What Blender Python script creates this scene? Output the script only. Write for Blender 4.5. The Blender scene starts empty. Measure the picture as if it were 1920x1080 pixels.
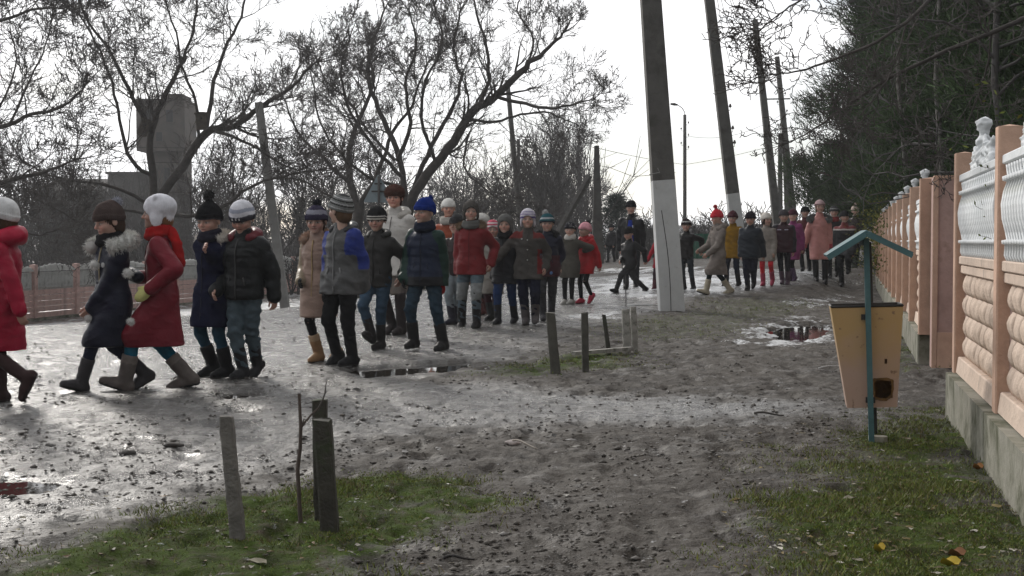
import bpy, math, random
import numpy as np
from mathutils import Vector, Matrix, Euler

sc = bpy.context.scene
COL = sc.collection
R = math.radians
rng = np.random.default_rng(11)
random.seed(5)

# ------------------------------------------------------------------ camera
CAM_H = 1.1
FPX = 2500.0                      # focal length in pixels of the 1920 px wide photograph
PITCH = math.atan(89 / FPX)
cam = bpy.data.cameras.new('camera')
cam.sensor_width = 36.0
cam.lens = 36.0 * FPX / 1920.0
cam.clip_start = 0.1
cam.clip_end = 3000
camo = bpy.data.objects.new('camera', cam)
COL.objects.link(camo)
camo.location = (0, 0, CAM_H)
camo.rotation_euler = (math.pi / 2 - PITCH, 0, 0)
sc.camera = camo

# ------------------------------------------------------------------ world: pale winter sky, thin bright cloud
SUN_AZ, SUN_EL = R(-27), R(25)    # azimuth from +Y towards +X, elevation
world = bpy.data.worlds.new('World')
sc.world = world
world.use_nodes = True
wt = world.node_tree
wn, wl = wt.nodes, wt.links
bg = wn['Background']
bg.inputs['Strength'].default_value = 0.10
sky = wn.new('ShaderNodeTexSky')
sky.sky_type = 'NISHITA'
sky.sun_disc = False
sky.sun_elevation = SUN_EL
sky.sun_rotation = SUN_AZ
sky.air_density = 1.0
sky.dust_density = 0.6
tc = wn.new('ShaderNodeTexCoord')
mp = wn.new('ShaderNodeMapping')
mp.inputs['Scale'].default_value = (1.0, 1.0, 4.5)
nz = wn.new('ShaderNodeTexNoise')
nz.inputs['Scale'].default_value = 2.6
nz.inputs['Detail'].default_value = 6
nz.inputs['Roughness'].default_value = 0.55
nz.inputs['Distortion'].default_value = 0.6
ramp = wn.new('ShaderNodeMapRange')
ramp.inputs['From Min'].default_value = 0.38
ramp.inputs['From Max'].default_value = 0.52
ramp.inputs['To Min'].default_value = 0.54
ramp.inputs['To Max'].default_value = 1.0
# the thin cloud glows towards the sun that stands behind it
dot = wn.new('ShaderNodeVectorMath'); dot.operation = 'DOT_PRODUCT'
nrm = wn.new('ShaderNodeVectorMath'); nrm.operation = 'NORMALIZE'
sun_dir = Vector((math.sin(SUN_AZ) * math.cos(SUN_EL), math.cos(SUN_AZ) * math.cos(SUN_EL), math.sin(SUN_EL)))
dot.inputs[1].default_value = sun_dir
glow = wn.new('ShaderNodeMapRange')
glow.inputs['From Min'].default_value = -1.0
glow.inputs['From Max'].default_value = 1.0
glow.inputs['To Min'].default_value = 1.9
glow.inputs['To Max'].default_value = 19.0
ccol = wn.new('ShaderNodeMix'); ccol.data_type = 'RGBA'; ccol.blend_type = 'MULTIPLY'
ccol.inputs['Factor'].default_value = 1.0
ccol.inputs['A'].default_value = (0.99, 0.99, 1.0, 1)
mixs = wn.new('ShaderNodeMix'); mixs.data_type = 'RGBA'
wl.new(tc.outputs['Generated'], mp.inputs['Vector'])
wl.new(mp.outputs[0], nz.inputs['Vector'])
wl.new(nz.outputs['Fac'], ramp.inputs['Value'])
wl.new(tc.outputs['Generated'], nrm.inputs[0])
wl.new(nrm.outputs[0], dot.inputs[0])
wl.new(dot.outputs['Value'], glow.inputs['Value'])
wl.new(glow.outputs[0], ccol.inputs['B'])
wl.new(ramp.outputs[0], mixs.inputs['Factor'])
wl.new(sky.outputs[0], mixs.inputs['A'])
wl.new(ccol.outputs['Result'], mixs.inputs['B'])
wl.new(mixs.outputs['Result'], bg.inputs['Color'])

sunl = bpy.data.lights.new('sun', 'SUN')
sunl.energy = 2.7
sunl.angle = R(11)
sunl.color = (1.0, 0.95, 0.88)
suno = bpy.data.objects.new('sun', sunl)
COL.objects.link(suno)
suno.rotation_euler = (-sun_dir).to_track_quat('-Z', 'Y').to_euler()
suno.location = (-20, 20, 30)

vs = sc.view_settings
vs.view_transform = 'Standard'
vs.look = 'None'
vs.exposure = -0.28
vs.gamma = 1.0
vs.use_curve_mapping = False
sc.cycles.max_bounces = 5
sc.cycles.diffuse_bounces = 3
sc.cycles.glossy_bounces = 3
sc.cycles.transparent_max_bounces = 6

# ------------------------------------------------------------------ helpers
def sstep(a, b, x):
    t = np.clip((np.asarray(x, float) - a) / (b - a), 0, 1)
    return t * t * (3 - 2 * t)

def ground_base(x, y):
    """large shape of the ground: falls away to the left beyond the road, climbs a little to the right"""
    xl = -12.2 + (np.asarray(y, float) - 34) * 0.2118
    off = np.asarray(x, float) - xl
    fall = -0.94 * sstep(12, 31, y) * (1 - sstep(3.0, 13.0, off))
    fx = 4.02 + 0.2532 * (np.asarray(y, float) - 13.3)          # line of the right fence
    dist = fx - x
    lift = sstep(19, 32, y) * sstep(-3.0, 5.5, np.asarray(x, float) - 0.02 * y) * 0.40
    edge = np.where(np.asarray(y, float) < 30, sstep(0.5, 1.7, dist), 1 - (1 - sstep(0.5, 1.7, dist)) * (1 - sstep(30, 33, y)))
    return fall + lift * edge

def ray(px, py):
    a = (px - 960) / FPX
    b = (540 - py) / FPX
    cp, sp = math.cos(PITCH), math.sin(PITCH)
    return np.array([a, cp + b * sp, -sp + b * cp])

def at(px, py, y):
    """world point seen at photo pixel (px, py) at depth y"""
    d = ray(px, py)
    t = y / d[1]
    return np.array([d[0] * t, y, CAM_H + d[2] * t])

def hit(px, py):
    """point of the ground seen at photo pixel (px, py)"""
    d = ray(px, py)
    y = 3.0
    best = None
    prev = None
    while y < 300:
        t = y / d[1]
        z = CAM_H + d[2] * t
        g = float(ground_base(d[0] * t, y))
        if z <= g:
            if prev:
                y0, f0 = prev
                f1 = z - g
                y = y0 + (y - y0) * f0 / (f0 - f1)
            return at(px, py, y)
        prev = (y, z - g)
        y *= 1.004
    return at(px, py, 300)

def gz(x, y):
    return float(ground_base(x, y))

def _hash(ix, iy, s):
    h = (ix * 374761393 + iy * 668265263 + s * 1442695041) & 0xFFFFFFFF
    h = ((h ^ (h >> 13)) * 1274126177) & 0xFFFFFFFF
    return ((h ^ (h >> 16)) & 0xFFFFFF) / float(0xFFFFFF)

def vnoise(x, y, s=0):
    x = np.asarray(x, float); y = np.asarray(y, float)
    ix = np.floor(x).astype(np.int64); iy = np.floor(y).astype(np.int64)
    fx = x - ix; fy = y - iy
    fx = fx * fx * (3 - 2 * fx); fy = fy * fy * (3 - 2 * fy)
    a = _hash(ix, iy, s); b = _hash(ix + 1, iy, s); c = _hash(ix, iy + 1, s); d = _hash(ix + 1, iy + 1, s)
    return (a * (1 - fx) + b * fx) * (1 - fy) + (c * (1 - fx) + d * fx) * fy

def fbm(x, y, s=0, o=4, g=0.5):
    v = 0; a = 1.0; n = 0
    for i in range(o):
        v = v + a * vnoise(x * 2 ** i + 17.3 * i, y * 2 ** i - 9.1 * i, s + i)
        n += a; a *= g
    return v / n

def link(o, parent=None):
    COL.objects.link(o)
    if parent is not None:
        o.parent = parent
    return o

def tag(o, label=None, cat=None, group=None, kind=None):
    if label: o['label'] = label
    if cat: o['category'] = cat
    if group: o['group'] = group
    if kind: o['kind'] = kind
    return o

def empty(name, loc=(0, 0, 0), rz=0.0):
    o = bpy.data.objects.new(name, None)
    o.empty_display_size = 0.2
    o.location = loc
    o.rotation_euler = (0, 0, rz)
    return link(o)

def mesh_np(name, V, F, mat=None, col=None, smooth=True):
    """V (n,3); F (m,3) or (m,4) array, or list of polygons"""
    me = bpy.data.meshes.new(name)
    V = np.asarray(V, np.float32)
    if isinstance(F, list):
        me.from_pydata([tuple(v) for v in V.tolist()], [], F)
    else:
        F = np.asarray(F, np.int32)
        m, k = F.shape
        me.vertices.add(len(V)); me.vertices.foreach_set('co', V.ravel())
        me.loops.add(m * k); me.loops.foreach_set('vertex_index', F.ravel())
        me.polygons.add(m)
        me.polygons.foreach_set('loop_start', np.arange(0, m * k, k, dtype=np.int32))
        try:
            me.polygons.foreach_set('loop_total', np.full(m, k, np.int32))
        except Exception:
            pass
        me.update(calc_edges=True)
    if smooth:
        me.polygons.foreach_set('use_smooth', np.ones(len(me.polygons), bool))
    if col is not None:
        at_ = me.color_attributes.new('Col', 'FLOAT_COLOR', 'POINT')
        c = np.ones((len(V), 4), np.float32); c[:, :3] = col
        at_.data.foreach_set('color', c.ravel())
    if mat is not None:
        me.materials.append(mat)
    return me

def obj_of(name, me, parent=None, loc=None):
    o = bpy.data.objects.new(name, me)
    if loc is not None: o.location = loc
    return link(o, parent)

class MB:
    """collects simple shapes into one mesh"""
    def __init__(s): s.v = []; s.f = []
    def add(s, vs_, fs_):
        n = len(s.v)
        s.v.extend([tuple(map(float, q)) for q in vs_])
        s.f.extend([tuple(i + n for i in f) for f in fs_])
    def box(s, c, sz, rot=None, ch=0.0):
        """box with chamfered vertical edges when ch > 0"""
        hx, hy, hz = sz[0] / 2, sz[1] / 2, sz[2] / 2
        if ch > 0:
            ring = [(-hx + ch, -hy), (hx - ch, -hy), (hx, -hy + ch), (hx, hy - ch), (hx - ch, hy), (-hx + ch, hy), (-hx, hy - ch), (-hx, -hy + ch)]
        else:
            ring = [(-hx, -hy), (hx, -hy), (hx, hy), (-hx, hy)]
        n = len(ring)
        pts = [Vector((x, y, -hz)) for x, y in ring] + [Vector((x, y, hz)) for x, y in ring]
        if rot is not None: pts = [rot @ p for p in pts]
        pts = [p + Vector(c) for p in pts]
        fs_ = [tuple(range(n - 1, -1, -1)), tuple(range(n, 2 * n))] + [(i, (i + 1) % n, n + (i + 1) % n, n + i) for i in range(n)]
        s.add(pts, fs_)
    def tube(s, pts, rad, n=8, cap=True, ref=None):
        pts = [Vector(p) for p in pts]
        if not hasattr(rad, '__len__'): rad = [rad] * len(pts)
        base = len(s.v)
        prev = None
        for i, p in enumerate(pts):
            d = (pts[min(i + 1, len(pts) - 1)] - pts[max(i - 1, 0)])
            if d.length < 1e-9: d = Vector((0, 0, 1))
            d.normalize()
            if prev is None:
                u = d.cross(ref if ref is not None else (Vector((0, 0, 1)) if abs(d.z) < 0.9 else Vector((1, 0, 0))))
            else:
                u = prev - d * prev.dot(d)
            u.normalize(); prev = u
            w = d.cross(u)
            for k in range(n):
                a = 2 * math.pi * k / n + (math.pi / 4 if n == 4 else 0)
                q = p + (u * math.cos(a) + w * math.sin(a)) * rad[i]
                s.v.append((q.x, q.y, q.z))
        for i in range(len(pts) - 1):
            for k in range(n):
                a = base + i * n + k; b = base + i * n + (k + 1) % n
                s.f.append((a, b, b + n, a + n))
        if cap:
            s.f.append(tuple(base + k for k in range(n - 1, -1, -1)))
            e = base + (len(pts) - 1) * n
            s.f.append(tuple(e + k for k in range(n)))
    def build(s, name, mat, parent=None, smooth=False, kind=None):
        me = bpy.data.meshes.new(name)
        me.from_pydata(s.v, [], s.f)
        if smooth: me.polygons.foreach_set('use_smooth', np.ones(len(me.polygons), bool))
        if mat: me.materials.append(mat)
        o = obj_of(name, me, parent)
        if kind: o['kind'] = kind
        return o

# ------------------------------------------------------------------ materials
def mat(name, color=(0.5, 0.5, 0.5), rough=0.7, spec=0.35, attr=False, var=0.15, vscale=6.0, bump=0.0, bscale=40.0,
        metallic=0.0, stain=None, stain_scale=3.0, stain_lo=0.5, stain_hi=0.65, sheen=0.0, obj_var=0.0, trans=0.0, wrinkle=0.0, wscale=13):
    m = bpy.data.materials.new(name)
    m.use_nodes = True
    nt = m.node_tree; n = nt.nodes; l = nt.links
    bs = n['Principled BSDF']
    bs.inputs['Roughness'].default_value = rough
    bs.inputs['Metallic'].default_value = metallic
    bs.inputs['Specular IOR Level'].default_value = spec
    if sheen: bs.inputs['Sheen Weight'].default_value = sheen
    if trans: bs.inputs['Subsurface Weight'].default_value = trans; bs.inputs['Subsurface Radius'].default_value = (0.02, 0.008, 0.005)
    co = n.new('ShaderNodeTexCoord')
    if attr:
        a = n.new('ShaderNodeAttribute'); a.attribute_name = 'Col'; src = a.outputs['Color']
    else:
        c = n.new('ShaderNodeRGB'); c.outputs[0].default_value = (*color, 1); src = c.outputs[0]
    n1 = n.new('ShaderNodeTexNoise'); n1.inputs['Scale'].default_value = vscale; n1.inputs['Detail'].default_value = 5
    n1.inputs['Roughness'].default_value = 0.6
    l.new(co.outputs['Object'], n1.inputs['Vector'])
    mr = n.new('ShaderNodeMapRange')
    mr.inputs['From Min'].default_value = 0.3; mr.inputs['From Max'].default_value = 0.7
    mr.inputs['To Min'].default_value = 1 - var; mr.inputs['To Max'].default_value = 1 + var
    l.new(n1.outputs['Fac'], mr.inputs['Value'])
    mx = n.new('ShaderNodeMix'); mx.data_type = 'RGBA'; mx.blend_type = 'MULTIPLY'; mx.inputs['Factor'].default_value = 1
    l.new(src, mx.inputs['A']); l.new(mr.outputs[0], mx.inputs['B'])
    out = mx.outputs['Result']
    if obj_var:
        oi = n.new('ShaderNodeObjectInfo')
        mo = n.new('ShaderNodeMapRange'); mo.inputs['To Min'].default_value = 1 - obj_var; mo.inputs['To Max'].default_value = 1 + obj_var
        l.new(oi.outputs['Random'], mo.inputs['Value'])
        m3 = n.new('ShaderNodeMix'); m3.data_type = 'RGBA'; m3.blend_type = 'MULTIPLY'; m3.inputs['Factor'].default_value = 1
        l.new(out, m3.inputs['A']); l.new(mo.outputs[0], m3.inputs['B']); out = m3.outputs['Result']
    if stain is not None:
        n2 = n.new('ShaderNodeTexNoise'); n2.inputs['Scale'].default_value = stain_scale; n2.inputs['Detail'].default_value = 7
        n2.inputs['Roughness'].default_value = 0.65
        l.new(co.outputs['Object'], n2.inputs['Vector'])
        m2 = n.new('ShaderNodeMapRange'); m2.inputs['From Min'].default_value = stain_lo; m2.inputs['From Max'].default_value = stain_hi
        l.new(n2.outputs['Fac'], m2.inputs['Value'])
        ms = n.new('ShaderNodeMix'); ms.data_type = 'RGBA'
        ms.inputs['B'].default_value = (*stain, 1)
        l.new(m2.outputs[0], ms.inputs['Factor']); l.new(out, ms.inputs['A']); out = ms.outputs['Result']
    l.new(out, bs.inputs['Base Color'])
    if bump:
        nb = n.new('ShaderNodeTexNoise'); nb.inputs['Scale'].default_value = bscale; nb.inputs['Detail'].default_value = 4
        l.new(co.outputs['Object'], nb.inputs['Vector'])
        b = n.new('ShaderNodeBump'); b.inputs['Strength'].default_value = bump; b.inputs['Distance'].default_value = 0.01
        l.new(nb.outputs['Fac'], b.inputs['Height']); l.new(b.outputs[0], bs.inputs['Normal'])
        if wrinkle:
            mq = n.new('ShaderNodeMapping'); mq.inputs['Scale'].default_value = (.8, .8, 1.5); mq.inputs['Rotation'].default_value = (.5, .4, .3)
            nw = n.new('ShaderNodeTexNoise'); nw.noise_type = 'RIDGED_MULTIFRACTAL'; nw.inputs['Scale'].default_value = wscale; nw.inputs['Detail'].default_value = 2; nw.inputs['Distortion'].default_value = .8
            l.new(co.outputs['Object'], mq.inputs['Vector']); l.new(mq.outputs[0], nw.inputs['Vector'])
            bw = n.new('ShaderNodeBump'); bw.inputs['Strength'].default_value = wrinkle; bw.inputs['Distance'].default_value = .012
            l.new(nw.outputs['Fac'], bw.inputs['Height']); l.new(bw.outputs[0], b.inputs['Normal'])
    return m

M = {}
M['skin'] = mat('skin', rough=0.5, spec=0.35, attr=True, var=0.06, vscale=30, trans=0.08)
M['puffer'] = mat('puffer_nylon', rough=0.45, spec=0.16, attr=True, var=0.14, vscale=9, bump=0.35, bscale=55, wrinkle=.8, wscale=9)
M['wool'] = mat('wool_cloth', rough=0.95, spec=0.05, attr=True, var=0.2, vscale=14, bump=0.5, bscale=160, wrinkle=.7, wscale=7)
M['denim'] = mat('denim', rough=0.9, spec=0.05, attr=True, var=0.25, vscale=11, bump=0.4, bscale=120, wrinkle=.9, wscale=10)
M['leather'] = mat('boot_leather', rough=0.6, spec=0.15, attr=True, var=0.2, vscale=12, bump=0.3, bscale=70)
M['fur'] = mat('fur', rough=0.9, spec=0.15, attr=True, var=0.15, vscale=25)
M['metal'] = mat('zip_metal', (0.3, 0.27, 0.2), rough=0.4, metallic=0.8)

# ------------------------------------------------------------------ thin winter haze
def haze_box():
    x, y0, y1, z0, z1 = 170, -30, 200, -2.5, 24
    mb = MB(); mb.box((0, (y0 + y1) / 2, (z0 + z1) / 2), (2 * x, y1 - y0, z1 - z0))
    m = bpy.data.materials.new('haze_air'); m.use_nodes = True
    nt = m.node_tree; nt.nodes.remove(nt.nodes['Principled BSDF'])
    v = nt.nodes.new('ShaderNodeVolumePrincipled'); v.inputs['Color'].default_value = (.92, .94, .97, 1); v.inputs['Density'].default_value = .0008; v.inputs['Anisotropy'].default_value = 0.3
    nt.links.new(v.outputs[0], nt.nodes['Material Output'].inputs['Volume'])
    tag(mb.build('haze', m), kind='stuff')
haze_box()

# ================================================================== people: implicit surfaces turned into meshes
NOISE_W = [(np.array(w), ph) for w, ph in [((31, 9, 62), .3), ((-17, 38, 47), 1.9), ((44, -25, 71), 4.1), ((12, 21, 95), 2.2), ((-52, 33, 39), 5.0), ((23, 57, 28), .9)]]
def fold_noise(P, seed, sc_=1.0):
    v = 0
    Q = P * sc_
    Q = Q + 0.012 * np.sin(Q[:, [2, 0, 1]] * 37 + seed)
    for i, (w, ph) in enumerate(NOISE_W):
        v = v + (1 - 2 * np.abs(np.sin(Q @ w * 0.5 + ph + seed * 1.7 * (i + 1)))) / (1 + 0.3 * i)
    return v / 4.0

class Field:
    def __init__(s, lo, hi, h):
        s.lo = np.asarray(lo, float) - 2 * h; s.h = h
        s.n = np.ceil((np.asarray(hi, float) + 2 * h - s.lo) / h).astype(int) + 1
        s.F = np.full(tuple(s.n), 0.5, np.float32)
        s.ax = [s.lo[i] + h * np.arange(s.n[i]) for i in range(3)]
    def region(s, lo, hi, m=0.05):
        sl = []
        for i in range(3):
            a = int(max(0, math.floor((lo[i] - m - s.lo[i]) / s.h)))
            b = int(min(s.n[i], math.ceil((hi[i] + m - s.lo[i]) / s.h) + 1))
            if b <= a: return None, None
            sl.append(slice(a, b))
        g = np.meshgrid(s.ax[0][sl[0]], s.ax[1][sl[1]], s.ax[2][sl[2]], indexing='ij')
        return tuple(sl), np.stack(g, -1)
    def comb(s, sl, d, k, op='u'):
        a = s.F[sl]
        if op == 'u':
            if k > 0:
                h = np.clip(0.5 + 0.5 * (a - d) / k, 0, 1)
                s.F[sl] = a + (d - a) * h - k * h * (1 - h)
            else: s.F[sl] = np.minimum(a, d)
        else:
            d = -d
            if k > 0:
                h = np.clip(0.5 - 0.5 * (a - d) / k, 0, 1)
                s.F[sl] = a + (d - a) * h + k * h * (1 - h)
            else: s.F[sl] = np.maximum(a, d)
    def cone(s, a, b, r1, r2, k=0.02, op='u', quilt=0.0, qs=0.06, squash=None):
        a = np.asarray(a, float); b = np.asarray(b, float)
        rm = max(r1, r2) + abs(quilt)
        sl, P = s.region(np.minimum(a, b) - rm, np.maximum(a, b) + rm, m=max(0.03, k + s.h))
        if sl is None: return
        s.comb(sl, cone_d(P, a, b, r1, r2, quilt, qs), k, op)
    def ell(s, c, r, k=0.02, op='u', M3=None):
        c = np.asarray(c, float); r = np.asarray(r, float)
        rm = r if M3 is None else np.full(3, r.max())
        sl, P = s.region(c - rm, c + rm, m=max(0.03, k + s.h))
        if sl is None: return
        Q = P - c
        if M3 is not None: Q = Q @ M3
        q = np.linalg.norm(Q / r, axis=-1)
        q2 = np.linalg.norm(Q / (r * r), axis=-1) + 1e-6
        s.comb(sl, q * (q - 1) / q2, k, op)
    def loft(s, secs, k=0.02, quilt=0.0, qs=0.07, op='u', pw=2.3):
        """secs: list of (z, rx, ry, cx, cy)"""
        S = np.array(secs, float)
        S = S[np.argsort(S[:, 0])]
        rm = S[:, 1:3].max() + abs(quilt)
        cx0, cx1 = S[:, 3].min(), S[:, 3].max(); cy0, cy1 = S[:, 4].min(), S[:, 4].max()
        sl, P = s.region((cx0 - rm, cy0 - rm, S[0, 0]), (cx1 + rm, cy1 + rm, S[-1, 0]), m=max(0.03, k + s.h))
        if sl is None: return
        s.comb(sl, loft_d(P, S, quilt, qs, pw), k, op)
    def plane(s, p, n):
        """keep the side the normal points to"""
        g = np.meshgrid(*s.ax, indexing='ij')
        d = -((g[0] - p[0]) * n[0] + (g[1] - p[1]) * n[1] + (g[2] - p[2]) * n[2])
        s.F = np.maximum(s.F, d.astype(np.float32))
    def mesh(s):
        return surface_nets(s.F, s.lo, s.h)

def cone_d(P, a, b, r1, r2, quilt=0.0, qs=0.06):
    ab = b - a
    L2 = float(ab @ ab) + 1e-12
    t = np.clip(((P - a) @ ab) / L2, 0, 1)
    d = np.linalg.norm(P - a - t[..., None] * ab, axis=-1)
    r = r1 + (r2 - r1) * t
    if quilt:
        r = r + quilt * (np.sqrt(np.abs(np.sin(math.pi * t * math.sqrt(L2) / qs))) - 0.5)
    return d - r

def loft_d(P, S, quilt=0.0, qs=0.07, pw=2.3):
    z = P[..., 2]
    zz = np.clip(z, S[0, 0], S[-1, 0])
    rx = np.interp(zz, S[:, 0], S[:, 1]); ry = np.interp(zz, S[:, 0], S[:, 2])
    cx = np.interp(zz, S[:, 0], S[:, 3]); cy = np.interp(zz, S[:, 0], S[:, 4])
    if quilt:
        q = quilt * (np.sqrt(np.abs(np.sin(math.pi * z / qs))) - 0.5)
        rx = rx + q; ry = ry + q
    u = (np.abs((P[..., 0] - cx) / rx) ** pw + np.abs((P[..., 1] - cy) / ry) ** pw) ** (1 / pw)
    d = (u - 1) * np.minimum(rx, ry)
    dz = np.maximum(S[0, 0] - z, z - S[-1, 0])
    return np.maximum(d, dz)

def surface_nets(F, lo, h):
    ins = F < 0
    c = np.zeros(tuple(np.array(F.shape) - 1), np.int8)
    for i in (0, 1):
        for j in (0, 1):
            for k in (0, 1):
                c += ins[i:F.shape[0] - 1 + i, j:F.shape[1] - 1 + j, k:F.shape[2] - 1 + k]
    act = (c > 0) & (c < 8)
    idx = np.full(act.shape, -1, np.int32)
    I = np.argwhere(act)
    if len(I) == 0: return np.zeros((0, 3)), np.zeros((0, 4), np.int32)
    idx[act] = np.arange(len(I))
    acc = np.zeros((len(I), 3)); cnt = np.zeros(len(I))
    cs = [(i, j, k) for i in (0, 1) for j in (0, 1) for k in (0, 1)]
    val = {q: F[I[:, 0] + q[0], I[:, 1] + q[1], I[:, 2] + q[2]].astype(float) for q in cs}
    for a in cs:
        for ax in range(3):
            if a[ax] == 0:
                b = list(a); b[ax] = 1; b = tuple(b)
                va, vb = val[a], val[b]
                m = (va < 0) != (vb < 0)
                t = np.where(m, va / np.where(m, va - vb, 1), 0)
                p = np.tile(np.array(a, float), (len(I), 1)); p[:, ax] = t
                acc[m] += p[m]; cnt[m] += 1
    V = (I + acc / np.maximum(cnt, 1)[:, None]) * h + lo
    Q = []
    for ax in range(3):
        s0 = [slice(None)] * 3; s1 = [slice(None)] * 3
        s0[ax] = slice(0, -1); s1[ax] = slice(1, None)
        A = ins[tuple(s0)]; B = ins[tuple(s1)]
        E = np.argwhere(A != B)
        o = [(ax + 1) % 3, (ax + 2) % 3]
        ok = (E[:, o[0]] > 0) & (E[:, o[1]] > 0) & (E[:, o[0]] < F.shape[o[0]] - 1) & (E[:, o[1]] < F.shape[o[1]] - 1)
        E = E[ok]
        if len(E) == 0: continue
        def cell(d0, d1):
            C = E.copy(); C[:, o[0]] -= d0; C[:, o[1]] -= d1
            return idx[C[:, 0], C[:, 1], C[:, 2]]
        q = np.stack([cell(1, 1), cell(0, 1), cell(0, 0), cell(1, 0)], 1)
        inside_first = A[E[:, 0], E[:, 1], E[:, 2]]
        q[~inside_first] = q[~inside_first][:, ::-1]
        Q.append(q)
    return V, np.concatenate(Q).astype(np.int32)

def vnormals(V, Fq):
    a, b, c, d = (V[Fq[:, i]] for i in range(4))
    n = np.cross(c - a, d - b)
    N = np.zeros_like(V)
    for i in range(4):
        np.add.at(N, Fq[:, i], n)
    return N / (np.linalg.norm(N, axis=1)[:, None] + 1e-9)

def relax(V, Fq, it=1):
    for _ in range(it):
        S = np.zeros_like(V); c = np.zeros(len(V))
        for i in range(4):
            for j in (1, 3):
                np.add.at(S, Fq[:, i], V[Fq[:, (i + j) % 4]]); np.add.at(c, Fq[:, i], 1)
        V = V * 0.5 + 0.5 * S / np.maximum(c, 1)[:, None]
    return V

def fur_spikes(centers, normals, length, width, col, seed, jitter=0.6):
    """thin tapering hairs as triangles"""
    r = np.random.default_rng(seed)
    n = len(centers)
    d = normals + r.normal(0, jitter, (n, 3))
    d /= np.linalg.norm(d, axis=1)[:, None] + 1e-9
    L = length * r.uniform(0.6, 1.25, (n, 1))
    side = np.cross(d, r.normal(0, 1, (n, 3))); side /= np.linalg.norm(side, axis=1)[:, None] + 1e-9
    a = centers - side * width; b = centers + side * width; t = centers + d * L + np.array([0, 0, -0.12]) * L
    V = np.stack([a, b, t], 1).reshape(-1, 3)
    F_ = np.arange(3 * n).reshape(-1, 3)
    C_ = np.repeat(np.clip(np.array(col)[None, :] * r.uniform(0.75, 1.2, (n, 1)), 0, 1), 3, 0)
    return V, F_, C_

def fur_tube(name, path, rad, col, parent, seed=0, dens=2600, length=0.03, fine=True, matname='fur'):
    """a roll of fur along a path, hairs standing out of it"""
    P = np.array(path, float)
    rad = np.interp(np.linspace(0, 1, len(P)), np.linspace(0, 1, len(rad)), rad) if hasattr(rad, '__len__') else np.full(len(P), rad)
    r = np.random.default_rng(seed)
    seg = np.linalg.norm(np.diff(P, axis=0), axis=1)
    mb = MB(); mb.tube([tuple(p) for p in P], list(rad * 0.88), n=8)
    V0 = np.array(mb.v); F0 = mb.f
    tot = seg.sum() * 2 * math.pi * rad.mean()
    n = int(dens * tot / 0.05 * 0.35)
    i = r.choice(len(seg), n, p=seg / seg.sum()); t = r.random(n)
    c = P[i] * (1 - t)[:, None] + P[i + 1] * t[:, None]
    d = P[i + 1] - P[i]; d /= np.linalg.norm(d, axis=1)[:, None]
    u = np.cross(d, r.normal(0, 1, (n, 3))); u /= np.linalg.norm(u, axis=1)[:, None]
    rr = rad[i] * 0.85
    V1, F1, C1 = fur_spikes(c + u * rr[:, None], u, length, 0.0022 if fine else 0.004, col, seed, 0.5)
    V = np.concatenate([V0, V1]); Fl = list(F0) + [tuple(f) for f in (F1 + len(V0)).tolist()]
    C_ = np.concatenate([np.tile(np.array(col) * 0.8, (len(V0), 1)), C1])
    me = mesh_np(name, V, Fl, M[matname], C_)
    return obj_of(name, me, parent)

def fur_ball(name, c, rad, col, parent, seed=0, n=420, fine=True):
    r = np.random.default_rng(seed)
    d = r.normal(0, 1, (n, 3)); d /= np.linalg.norm(d, axis=1)[:, None]
    V1, F1, C1 = fur_spikes(np.array(c) + d * rad * 0.62, d, rad * 0.5, rad * (0.06 if fine else 0.11), col, seed, 0.3)
    k = 10; ring = []
    mb = MB()
    mb.tube([tuple(np.array(c) + np.array([0, 0, rad * 0.72 * math.sin(a)])) for a in np.linspace(-1.5, 1.5, 7)],
            [rad * 0.72 * math.cos(a) + 0.001 for a in np.linspace(-1.5, 1.5, 7)], n=10)
    V0 = np.array(mb.v)
    V = np.concatenate([V0, V1]); Fl = list(mb.f) + [tuple(f) for f in (F1 + len(V0)).tolist()]
    C_ = np.concatenate([np.tile(np.array(col) * 0.8, (len(V0), 1)), C1])
    return obj_of(name, mesh_np(name, V, Fl, M['fur'], C_), parent)

def rotm(yaw, pitch=0.0, roll=0.0):
    return np.array(Euler((pitch, roll, yaw), 'XYZ').to_matrix())

def ik(a, c, l1, l2, pole):
    a = np.asarray(a, float); c = np.asarray(c, float)
    v = c - a; L = np.linalg.norm(v)
    if L > (l1 + l2) * 0.995:
        c = a + v / L * (l1 + l2) * 0.995; v = c - a; L = np.linalg.norm(v)
    x = (l1 * l1 - l2 * l2 + L * L) / (2 * L)
    hgt = math.sqrt(max(l1 * l1 - x * x, 1e-8))
    d = v / L
    p = np.asarray(pole, float); p = p - d * (p @ d); p /= np.linalg.norm(p) + 1e-9
    return a + d * x + p * hgt, c

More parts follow.
